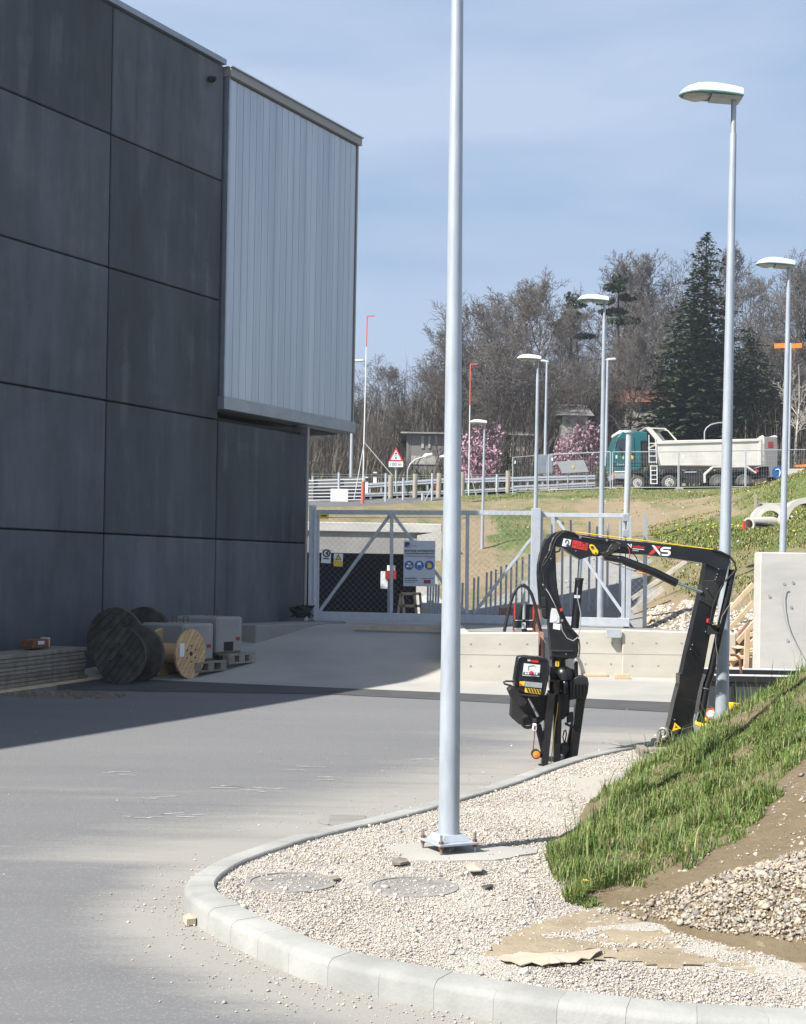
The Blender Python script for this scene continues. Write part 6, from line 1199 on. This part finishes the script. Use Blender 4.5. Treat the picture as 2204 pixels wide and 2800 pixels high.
d3 = drum('pale new wooden cable drum with a white label', c0, c1, R3, R3 * .40, 'wood_new', .035); ax = (c1 - c0).normalized(); sd_ = ax.cross(Vector((0, 0, 1))).normalized()
q = c0 - ax * .015; side = sd_ if sd_.x < 0 else -sd_; MB().prism([q + side * .17 + Vector((0, 0, .15)), q + side * .27 + Vector((0, 0, .15)), q + side * .27 + Vector((0, 0, -.03)), q + side * .17 + Vector((0, 0, -.03))], ax * .01).build('paper_label', 'sign_white', d3)
# ballast blocks on pallets along the hall
def ballast(lab, s0, s1, zb, zt, off):
    q = [wpo(s0, off + .75, 0), wpo(s1, off + .75, 0), wpo(s1, off, 0), wpo(s0, off, 0)]; g0 = float(gz(q[0].y)); t = thing('ballast_block', lab, 'block', Vector((q[0].x, q[0].y, g0)), 'white ballast blocks on pallets')
    b = MB(); b.prism([Vector((p.x, p.y, zb)) for p in q], (0, 0, zt - zb)); b.build('block', 'ballast', t, bevel=.03)
    m_ = (s0 + s1) / 2; c_ = wpo(s1 - .35, off + .752, (zb + .1)); MB().box(c_, (.01, .22, .13), -TH + 0).build('fork_slot', 'dark', t)
    for s_ in (s0 + .25, s1 - .2):
        p = wpo(s_, off + .4, zt); MB().tube([p - Vector((.03, 0, .01)), p + Vector((-.03, 0, .09)), p + Vector((.03, 0, .09)), p + Vector((.03, 0, -.01))], .008, 6).build('lifting_loop', 'rust', t)
    MB().box(wpo(s1 - .12, off + .753, zb + .2), (.004, .1, .05), -TH).build('red_mark', 'red_dark', t); return t
def pallet(lab, s0, s1, off, z):
    q = wpo((s0 + s1) / 2, off, z); t = thing('pallet', lab, 'pallet', q, 'wooden pallets under the blocks')
    def sb(nm, a0, a1, o0, o1, z0, z1): slabo(MB(), a0, a1, o0, o1, z + z0, z + z1).build(nm, 'wood_grey', t)
    for o in np.linspace(off, off + .7, 5): sb('deck_board', s0, s1, o, o + .11, .115, .14)
    for o in (off, off + .35, off + .7): sb('bottom_board', s0, s1, o, o + .11, .0, .022)
    for o in (off, off + .35, off + .7):
        for s_ in (s0, (s0 + s1) / 2 - .07, s1 - .14): sb('pallet_block', s_, s_ + .14, o + .002, o + .108, .022, .115)
ZB0 = [(-1.32, -.62, 'left white concrete ballast block behind the pale cable drum'), (-.54, .08, 'right white concrete ballast block at the foot of the ramp')]
for i, (s0, s1, lab) in enumerate(ZB0):
    g0 = float(apron_z(np.array(wpo(s1, 2.5, 0).x), np.array(wpo(s1, 2.5, 0).y))) + .006; ballast(lab, s0, s1, g0 + .145, g0 + .145 + .52, 1.82); pallet(['wooden pallet under the left white block', 'wooden pallet under the right white block'][i], s0 + .1, s1 + .12, 1.9, g0)
# timber stack at the left edge
t0, t1 = Gd(-60, 1474), Gd(182, 1440); dv = (t1 - t0); dv.z = 0; L_ = dv.length; dv.normalize(); nv = Vector((-dv.y, dv.x, 0)); sk = thing('timber_stack', 'stack of old grey formwork planks along the hall wall', 'timber', t1)
for r in range(8):
    for c_ in range(2):
        e = random.uniform(-.06, .03); a = t0 + nv * (.12 + c_ * .26 + random.uniform(-.02, .02)) + Vector((0, 0, .05 + r * .052)); z0 = a.z; p = Vector((a.x, a.y, z0)); q = p + dv * (L_ + e); q.z = p.z + (t1.z - t0.z)
        MB().beam(p, q, .24, .046).build('plank', 'wood_grey', sk, bevel=.004)
q = t1 - dv * .9; MB().beam(t0 - nv * .05 + Vector((0, 0, .012)), t1 + dv * .12 - nv * .05 + Vector((0, 0, .012)), .20, .022).build('bottom_board', 'wood_pale', sk)
q = pd(88, 1368, t1.y - .2); rot = math.atan2(dv.y, dv.x); zt_ = t1.z + .05 + 8 * .052 - .02; q = t1 - dv * .72 + nv * .3; q.z = zt_ + .055
tag(MB().box(q, (.34, .2, .11), rot).build('brown_box', 'rust', origin=q, bevel=.01), 'brown cardboard box lying on the timber stack', 'box'); q2 = q - nv * .102 + Vector((0, 0, .015)); tag(MB().box(q2, (.13, .004, .045), rot).build('box_label', 'grey_label', origin=q2), 'white label on the brown box', 'label')
q3 = q + dv * .22; tag(MB().box(q3 + Vector((0, 0, .01)), (.07, .12, .13), rot).build('pale_block', 'wood_pale', origin=q3, bevel=.01), 'pale block beside the brown box on the timber', 'block')

# ================================================================== LITTER ON THE GRAVEL
def sheet_px(name, lab, pts, cat, mat, h=.10, th=.006, wob=.02):
    b = MB(); w3 = []
    for i, (x, y) in enumerate(pts): q = Gd(x, y, h); w3.append(Vector((q.x, q.y, h + wob * (.5 + .5 * math.sin(i * 2.3)) * .6)))
    c_ = sum(w3, Vector()) / len(w3); c_.z = h + wob * .7; n = len(w3); b.add([*w3, c_, *[p + Vector((0, 0, th)) for p in w3], c_ + Vector((0, 0, th))], [(i, (i + 1) % n, n) for i in range(n)] + [(n + 1 + i, n + 1 + (i + 1) % n, 2 * n + 1) for i in range(n)] + [(i, (i + 1) % n, n + 1 + (i + 1) % n, n + 1 + i) for i in range(n)])
    return tag(b.build(name, mat, origin=c_), lab, cat)
sheet_px('cardboard_sheet', 'torn pale cardboard sheet lying near the kerb at bottom right', [(1056, 2034), (1068, 2029), (1084, 2028), (1100, 2023), (1122, 2025), (1146, 2022), (1170, 2025), (1196, 2021), (1222, 2022), (1248, 2016), (1271, 2011), (1272, 2019), (1262, 2026), (1250, 2034), (1232, 2036), (1222, 2042), (1200, 2041), (1186, 2046), (1166, 2044), (1150, 2049), (1128, 2045), (1104, 2047), (1084, 2042), (1068, 2041)], 'cardboard', 'card', .098, .004, .018)
sheet_px('cardboard_scrap', 'small brown cardboard scrap on the gravel below the lamp post', [(830, 1826), (845, 1822), (862, 1823), (864, 1831), (848, 1834), (831, 1833)], 'cardboard', 'wood_grey', .10, .012, .006); sheet_px('cardboard_scrap', 'pale cardboard scrap right of the lamp post foot', [(985, 1838), (1005, 1832), (1026, 1840), (1020, 1850), (995, 1850)], 'cardboard', 'card', .11, .006, .02)
sheet_px('bark_chip', 'dark flat chip on the gravel left of the grass tip', [(1020, 1880), (1040, 1876), (1046, 1879), (1032, 1884)], 'chip', 'wood_dark', .10, .006, .004); sheet_px('bark_chip', 'brown chip beside the left manhole cover', [(702, 1860), (716, 1858), (720, 1864), (706, 1867)], 'chip', 'wood_grey', .10, .008, .004)
sheet_px('flat_stone', 'pale flat rock lying on the asphalt by the kerb corner', [(388, 1955), (402, 1951), (417, 1953), (415, 1962), (396, 1964)], 'stone', 'card', .0, .03, .012)

b = MB(); rr = random.Random(12)
for (x, y, w_) in ((545, 1676, 46), (570, 1671, 30), (500, 1668, 26), (350, 1690, 36), (395, 1728, 30), (640, 1628, 34), (690, 1650, 22), (250, 1640, 26), (548, 1508, 30), (905, 1612, 40), (300, 1732, 20)):
    for i in range(4):
        xx, yy = x + rr.uniform(-w_, w_), y + rr.uniform(-4, 4); q = Gd(xx, yy); l_ = rr.uniform(.05, .22); b.box((q.x, q.y, float(gz(q.y)) + .0032), (l_, rr.uniform(.006, .02), .0012), rr.uniform(-.3, .3))
tag(b.build('chalk_scuffs', 'chalk'), kind='stuff')

b = MB(); rr = random.Random(4)
for x0, x1, y0, y1, Y_ in ((985, 1135, 1352, 1425, 19.7), (1175, 1310, 1350, 1420, 20.75), (1330, 1455, 1350, 1425, 20.68)):
    for fx_ in (.1, .5, .9):
        for fy_ in (.18, .82):
            q = pd(x0 + (x1 - x0) * fx_ + rr.uniform(-3, 3), y0 + (y1 - y0) * fy_, Y_); b.cyl((q.x, Y_ - .0015, q.z), (q.x, Y_ + .002, q.z), .016, n=8)
    q0, q1 = pd(x0 - 20, (y0 + y1) / 2 - 2, Y_), pd(x1 + 5, (y0 + y1) / 2, Y_); b.beam((q0.x, Y_ - .0005, q0.z), (q1.x, Y_ - .0005, q0.z), .003, .006)
tag(b.build('formwork_marks', 'concrete_grey'), kind='stuff')
# ================================================================== WOOD ON THE HILL
def npmesh(nm, v, f, mat):
    V = np.ascontiguousarray(v, np.float32); Fc = np.ascontiguousarray(f, np.int32); k = Fc.shape[1]; me = bpy.data.meshes.new(nm)
    me.vertices.add(len(V)); me.vertices.foreach_set('co', V.ravel()); me.loops.add(Fc.size); me.loops.foreach_set('vertex_index', Fc.ravel())
    me.polygons.add(len(Fc)); me.polygons.foreach_set('loop_start', np.arange(0, Fc.size, k, dtype=np.int32)); me.update(calc_edges=True); me.materials.append(MATS[mat]); return me
def segs_mesh(sg):
    sg = np.array(sg); p0, p1, r0, r1 = sg[:, 0:3], sg[:, 3:6], sg[:, 6], sg[:, 7]; d = p1 - p0; d /= np.linalg.norm(d, axis=1)[:, None] + 1e-9
    ref = np.where(np.abs(d[:, 2:3]) > .9, np.array([[1., 0, 0]]), np.array([[0, 0, 1.]])); u = np.cross(d, ref); u /= np.linalg.norm(u, axis=1)[:, None] + 1e-9; v = np.cross(d, u); vs = []
    for p, r in ((p0, r0), (p1, r1)):
        for k in range(3): a = 2 * math.pi * k / 3; vs.append(p + (u * math.cos(a) + v * math.sin(a)) * r[:, None])
    V = np.stack(vs, 1).reshape(-1, 3); o = (np.arange(len(sg)) * 6)[:, None, None]
    return V, (np.array([(0, 1, 4, 3), (1, 2, 5, 4), (2, 0, 3, 5)])[None] + o).reshape(-1, 4)
def bare_tree(seed, spread=.30, low=.22, up=.55, fine=1.0):
    r = random.Random(seed); TR, BR = [], []
    def vec(a, e): return Vector((math.cos(a) * math.cos(e), math.sin(a) * math.cos(e), math.sin(e)))
    def grow(p, d, L, rad, lev, out):
        n = (5, 4, 3, 2)[min(lev, 3)]; st = L / n; pts = []
        for i in range(n):
            d = (d + Vector((r.gauss(0, .13), r.gauss(0, .13), r.gauss(.05, .08) + (.10 if lev < 2 else .03)))).normalized(); q = p + d * st; r0, r1 = rad * (1 - .75 * i / n), rad * (1 - .75 * (i + 1) / n)
            out.append((*p, *q, max(r0, .0011), max(r1, .0009))); p = q
            if lev < 3:
                for _ in range(r.choice((2, 3)) if lev == 1 else 3 if lev else 0):
                    ax = d.orthogonal().normalized(); ax.rotate(Matrix.Rotation(r.uniform(0, 6.28), 3, d)); nd = (d * r.uniform(.5, 1.0) + ax * r.uniform(.5, .95)).normalized(); grow(p.copy(), nd, L * r.uniform(.32, .52) * (1.1 - .5 * i / n), r1 * .55, lev + 1, out)
            elif r.random() < .9 * fine:
                ax = d.orthogonal().normalized(); ax.rotate(Matrix.Rotation(r.uniform(0, 6.28), 3, d)); q2 = p + (d * .6 + ax * .7) * st * r.uniform(.5, 1.1); out.append((*p, *q2, .0012, .0007))
    p = Vector((0, 0, -.05)); d = Vector((r.gauss(0, .04), r.gauss(0, .04), 1)).normalized(); n = 14; fork = r.uniform(.5, .75)
    for i in range(n):
        t = i / n; q = p + d * (.97 / n); rad = .021 * (1 - t) ** 1.1 + .0015; rad1 = .021 * (1 - t - 1 / n) ** 1.1 + .0015; TR.append((*p, *q, rad, rad1)); p = q
        d = (d + Vector((r.gauss(0, .06), r.gauss(0, .06), .12))).normalized()
        if t > low:
            prof = math.sin(math.pi * min(1, (t - low) / (1 - low) * .80 + .22)) ** .8
            for _ in range(2 if t < .8 else 3):
                a = r.uniform(0, 6.28); e = R(r.uniform(18, 48)) + up * t * .75; L = spread * prof * r.uniform(.7, 1.2) + .05; grow(p.copy(), vec(a, e), L, rad * .5, 1, BR)
    return segs_mesh(TR), segs_mesh(BR)
BT = []
for i in range(7):
    (tv, tf), (bv, bf) = bare_tree(100 + i, spread=(.30, .26, .34, .28, .24, .36, .30)[i], low=(.25, .3, .2, .35, .3, .15, .22)[i])
    zm = max(float(bv[:, 2].max()), .9); tv = tv / zm; bv = bv / zm; ms = []
    for nm, v, f, mt in (('trunk', tv, tf, 'bark'), ('crown', bv, bf, 'twig' if i % 2 else 'twig_grey')):
        ms.append(npmesh(nm, v, f, mt))
    BT.append(ms); 
print('tree faces', [len(m[1].polygons) for m in BT])
def plant(name, lab, cat, meshes, x, ytop, Y, group=None, wid=1.0, names=('trunk', 'crown'), rz=None, sink=.3):
    tp_ = pd(x, ytop, Y); zb = float(tz(tp_.x, Y)) - sink; H = tp_.z - zb; o = thing(name, lab, cat, (tp_.x, Y, zb), group); o.rotation_euler.z = random.uniform(0, 6.28) if rz is None else rz; o.scale = (H * wid, H * wid, H)
    for nm, me in zip(names, meshes): c_ = bpy.data.objects.new(nm, me); C.objects.link(c_); c_.parent = o; ORG[c_.name] = Vector((0, 0, 0))
    return o
TL = [(690, 862, 104, 'small bare tree glimpsed under the cantilevered hall corner'), (765, 838, 118, 'bare tree just right of the hall, behind the red topped mast'), (830, 752, 108, 'round crowned bare tree standing alone left of the near lamp post'), (893, 772, 122, 'bare tree between the round crowned tree and the near lamp post'), (925, 684, 112, 'feathery bare tree partly hidden by the near lamp post, left side'),
      (988, 606, 108, 'bare tree right of the near lamp post, level with its middle'), (1030, 612, 118, 'slender bare tree, second right of the near lamp post'), (1078, 592, 110, 'bare tree left of the twin stemmed one on the skyline'), (1142, 572, 106, 'tall bare tree above the gate post lamp'), (1190, 640, 122, 'bare tree in the skyline gap left of the pine tops'),
      (1287, 530, 112, 'high domed bare tree above the lamp head in the middle'), (1245, 640, 104, 'bare tree directly behind the middle lamp head'), (1345, 590, 116, 'bare tree between the domed tree and the spruce'), (1422, 520, 110, 'tall bare tree just left of the spruce top'), (1388, 610, 104, 'lower bare tree left of the spruce skirt'), (1545, 500, 120, 'bare tree behind the second lamp post, right of the spruce'),
      (1612, 545, 108, 'bare tree between the two right hand lamp posts'), (1668, 525, 116, 'bare tree above the small right lamp head'), (1712, 560, 106, 'bare tree cut by the right picture edge'), (1110, 720, 98, 'dark low bare tree behind the gate post lamp pole'), (1320, 700, 98, 'spreading low bare tree above the truck cab'), (1060, 700, 99, 'low bare tree above the left pink tree'), (960, 740, 102, 'low bare tree hidden mostly by the near lamp post'), (1210, 740, 100, 'low bare tree above the right pink tree'), (1470, 700, 102, 'low bare tree in front of the spruce'), (860, 850, 98, 'low bushy bare tree above the triangular sign'), (790, 880, 96, 'low bushy bare tree right of the hall'), (1640, 700, 100, 'low bare tree behind the right hand lamp post')]
for i, (x, y, Y_, lab) in enumerate(TL): plant('bare_tree', lab, 'tree', BT[i % 7], x, y, Y_, 'bare trees on the hill', wid=random.uniform(.95, 1.2) * (1.25 if y > 690 else 1))
plant('birch_tree', 'pale slender birch at the right edge below the orange bar', 'tree', [BT[4][0], BT[4][0]], 1690, 745, 92)
bt = bpy.data.objects['birch_tree']; (tv, tf), (bv, bf) = bare_tree(555, .2, .3, .7, .2)
for c_ in bt.children:
    v, f = (tv, tf) if c_.name.startswith('trunk') else (bv[:len(bv) // 6 // 3 * 6], bf[:len(bf) // 3 // 3 * 3]); c_.data = npmesh('birch', v, f, 'birch')
# conifers
def conifer(seed, R_=.20, tiers=46, droop=.35, top=.0, n0=8, sz=.030):
    r = np.random.default_rng(seed); vs, fs = [], []; o = 0
    for k in range(tiers):
        t = .06 + .94 * k / tiers; rad = R_ * (1 - t) ** .72 * r.uniform(.75, 1.15) + .006
        for j in range(max(4, int(n0 * (1 - t * .4)))):
            a = r.uniform(0, 6.28); L = rad * r.uniform(.55, 1.15); m = max(3, int(L / .010)); 
            for q in range(m):
                u = (q + r.uniform(0, 1)) / m; x, y = math.cos(a) * L * u, math.sin(a) * L * u; z = t - droop * L * u + .12 * L * u * u + r.normal(0, .004); s_ = sz * r.uniform(.5, 1.1) * (1 - .45 * t)
                e1 = np.array([math.cos(a + r.normal(0, .7)), math.sin(a + r.normal(0, .7)), r.normal(-.25, .3)]); e2 = np.array([-math.sin(a), math.cos(a), r.normal(0, .45)]); c = np.array([x, y, z])
                vs += [c - e2 * s_ * .42, c + e1 * s_ * .9, c + e2 * s_ * .42, c - e1 * s_ * .35 - np.array([0, 0, s_ * .45])]; fs.append((o, o + 1, o + 2, o + 3)); o += 4
    return npmesh('crown', np.array(vs), np.array(fs), 'needle')
v, f = segs_mesh([(0, 0, -.03, 0, 0, .5, .016, .010), (0, 0, .5, 0, 0, .97, .010, .002)]); trk = npmesh('trunk', v, f, 'bark')
cf = [conifer(1, .25, 70, .42, n0=14, sz=.026), conifer(2, .36, 50, .25, n0=13, sz=.030), conifer(3, .16, 50)]
plant('spruce_tree', 'tall dark green spruce rising above the truck body', 'tree', [trk, cf[0]], 1498, 490, 100, wid=1.25); plant('spruce_tree', 'broad dark spruce whose skirt stands left of the second lamp post', 'tree', [trk, cf[0]], 1472, 600, 97, wid=1.75); plant('yew_tree', 'dark round evergreen between the right hand lamp posts', 'tree', [trk, cf[1]], 1588, 690, 97, wid=1.5); plant('spruce_tree', 'small dark evergreen left of the right pink tree', 'tree', [trk, cf[2]], 1075, 900, 82, wid=1.2)
plant('yew_tree', 'dark evergreen shrub just right of the hall corner', 'tree', [trk, cf[1]], 752, 850, 112, wid=.9); plant('spruce_tree', 'dark evergreen behind the gate post lamp, among bare trunks', 'tree', [trk, cf[2]], 1122, 735, 112, wid=1.4)
# scots pine tops
def clump_mesh(seed, n, mat, blobs, sz):
    r = np.random.default_rng(seed); vs = []
    for (bx_, by, bz, br, bh) in blobs:
        m = int(n * br * br / sum(q[3] ** 2 for q in blobs)); d = r.normal(0, 1, (m, 3)); d /= np.linalg.norm(d, axis=1)[:, None]; d *= (r.uniform(.25, 1, m) ** .5)[:, None]; c = np.array([bx_, by, bz]) + d * np.array([br, br, bh])
        e1 = r.normal(0, 1, (m, 3)); e1 /= np.linalg.norm(e1, axis=1)[:, None]; e2 = np.cross(e1, r.normal(0, 1, (m, 3))); e2 /= np.linalg.norm(e2, axis=1)[:, None]; s_ = sz * r.uniform(.5, 1.2, (m, 1))
        vs.append(np.stack([c - e1 * s_, c + e2 * s_ * .6, c + e1 * s_, c - e2 * s_ * .6], 1).reshape(-1, 3))
    V = np.concatenate(vs); return npmesh('crown', V, np.arange(len(V)).reshape(-1, 4), mat)
pine = clump_mesh(5, 1500, 'needle', [(0, 0, .95, .035, .03), (.03, 0, .90, .05, .02), (-.04, .02, .86, .05, .018), (.06, -.03, .83, .05, .02), (-.02, -.04, .79, .06, .018), (-.07, .0, .75, .05, .018), (.05, .04, .72, .05, .016)], .011)
plant('pine_tree', 'scots pine with tufted top left of the middle lamp head', 'tree', [trk, pine], 1212, 612, 108, wid=1.3); plant('pine_tree', 'dark pine tuft against the domed bare tree', 'tree', [trk, pine], 1312, 572, 106, wid=1.3)
# blossom trees
bl = [clump_mesh(20 + i, 1900, 'blossom', [(0, 0, .62, .34, .26), (.22, .1, .50, .24, .22), (-.24, 0, .48, .24, .24), (.05, -.1, .80, .24, .18), (-.1, .1, .36, .3, .16)], .026) for i in range(2)]
(tv, tf), (bv, bf) = bare_tree(900, .34, .12, .6, .6); bm_ = []
for nm, v, f in (('trunk', tv, tf), ('branches', bv, bf)): bm_.append(npmesh(nm, v, f, 'bark'))
plant('blossom_tree', 'pink blossom tree behind the short lamp post', 'tree', [bm_[0], bm_[1], bl[0]], 1020, 888, 84, 'pink blossom trees', names=('trunk', 'branches', 'crown'), sink=.2, wid=.95); plant('blossom_tree', 'pink blossom tree left of the truck cab', 'tree', [bm_[0], bm_[1], bl[1]], 1230, 888, 86, 'pink blossom trees', names=('trunk', 'branches', 'crown'), sink=.2, wid=.95)
# thicket: uncountable brush between the trunks and woodland farther up
BP = np.array([(.088, .072, .058), (.110, .090, .075), (.072, .062, .052), (.105, .092, .072), (.068, .070, .046), (.10, .08, .07), (.128, .11, .098)])
X = RNG.uniform(-32, 46, 60000); Y = RNG.uniform(88, 116, 60000); Z = tz(X, Y); H = RNG.uniform(.8, 3.4, len(X)) * (1 + 1.0 * (vnoise(X * .18, Y * .18, 3) > .5)) * np.clip(.7 + (Y - 88) / 26, .5, 1.5)
tag(blades('thicket', X, Y, Z, H, RNG.uniform(.02, .055, len(X)), BP, 1.0), 'brown leafless thicket under the trees', 'thicket')
X = RNG.uniform(-45, 62, 16000); Y = RNG.uniform(122, 160, 16000); Z = tz(X, Y); H = RNG.uniform(2, 9, len(X)) * np.clip(.35 + .9 * vnoise(X * .12, Y * .12, 9), .3, 1.3)
tag(blades('distant_woodland', X, Y, Z, H, RNG.uniform(.04, .09, len(X)), BP * 1.12, .95), 'grey brown woodland farther up the hill', 'woodland')
X = RNG.uniform(-30, 44, 6000); Y = RNG.uniform(84, 100, 6000); Z = tz(X, Y); k = vnoise(X * .3, Y * .3, 77) > .56; tag(blades('ivy_brush', X[k], Y[k], Z[k], RNG.uniform(.5, 2.2, k.sum()), RNG.uniform(.12, .3, k.sum()), np.array([(.03, .055, .018), (.05, .075, .03), (.07, .085, .03)]), .9), 'dark green ivy and brush at the wood edge', 'brush')

# ================================================================== HOUSES IN THE WOOD
def house(lab, x0, x1, ye, yr, yb, Y_, dp, wall, roof, wins=()):
    a, c_ = pd(x0, ye, Y_), pd(x1, ye, Y_); zr = pd(x0, yr, Y_).z; zb = pd(x0, yb, Y_).z - 2; t = thing('house', lab, 'house', (a.x, Y_, zb))
    MB().bx(a.x, c_.x, Y_, Y_ + dp, zb, a.z).build('wall', wall, t)
    m_ = Y_ + dp / 2; b = MB(); o = .4; b.add([(a.x - o, Y_ - o, a.z - .1), (c_.x + o, Y_ - o, a.z - .1), (c_.x + o, m_, zr), (a.x - o, m_, zr), (a.x - o, Y_ + dp + o, a.z - .1), (c_.x + o, Y_ + dp + o, a.z - .1)], [(0, 1, 2, 3), (3, 2, 5, 4), (0, 3, 4), (1, 5, 2), (0, 4, 5, 1)]); b.build('roof', roof, t)
    for (wx0, wy0, wx1, wy1) in wins: p, q = pd(wx0, wy0, Y_), pd(wx1, wy1, Y_); f = MB().bx(p.x, q.x, Y_ - .06, Y_ + .02, q.z, p.z).build('window', 'house_wall' if wall == 'house_grey' else 'glass_dark', t)
house('house with orange tiled roof behind the bare trees above the truck cab', 1342, 1425, 850, 808, 905, 101, 9, 'house_wall', 'roof_tile', ((1360, 860, 1370, 872), (1385, 860, 1395, 872)))
house('white gabled house glimpsed above the right pink tree', 1192, 1246, 878, 842, 930, 97, 8, 'house_wall', 'house_grey', ((1200, 885, 1208, 898), (1222, 885, 1230, 898)))
house('low grey building with tall pale windows left of the near lamp post', 862, 968, 916, 902, 1000, 92, 8, 'house_grey', 'house_grey', ((893, 924, 898, 950), (908, 924, 912, 950), (922, 922, 926, 942), (872, 966, 935, 985)))
house('brown roofed house at the right edge behind the orange bar', 1630, 1780, 748, 690, 900, 125, 12, 'house_grey', 'roof_brown' if 'roof_brown' in MATS else M('roof_brown', (.10, .06, .05), (.13, .08, .065), 3, .85) and 'roof_brown')
house('white walled house low behind the left pink tree', 1085, 1120, 920, 905, 960, 95, 6, 'house_wall', 'house_grey', ((1092, 926, 1098, 936),))

# ================================================================== HAZE: thin air between the yard and the hill
bhz = MB(); bhz.bx(-139, 179, -99, 345, -4, 48)
hzo = bhz.build('haze', 'dark'); hzo.data.materials.clear()
hm = bpy.data.materials.new('haze_air'); hm.use_nodes = True; hn, hl = hm.node_tree.nodes, hm.node_tree.links
hn.remove(hn['Principled BSDF']); pv = hn.new('ShaderNodeVolumePrincipled'); pv.inputs['Color'].default_value = (.82, .90, 1, 1); pv.inputs['Density'].default_value = .0006; pv.inputs['Anisotropy'].default_value = .3
hl.new(pv.outputs[0], hn['Material Output'].inputs['Volume']); hzo.data.materials.append(hm); tag(hzo, kind='stuff')
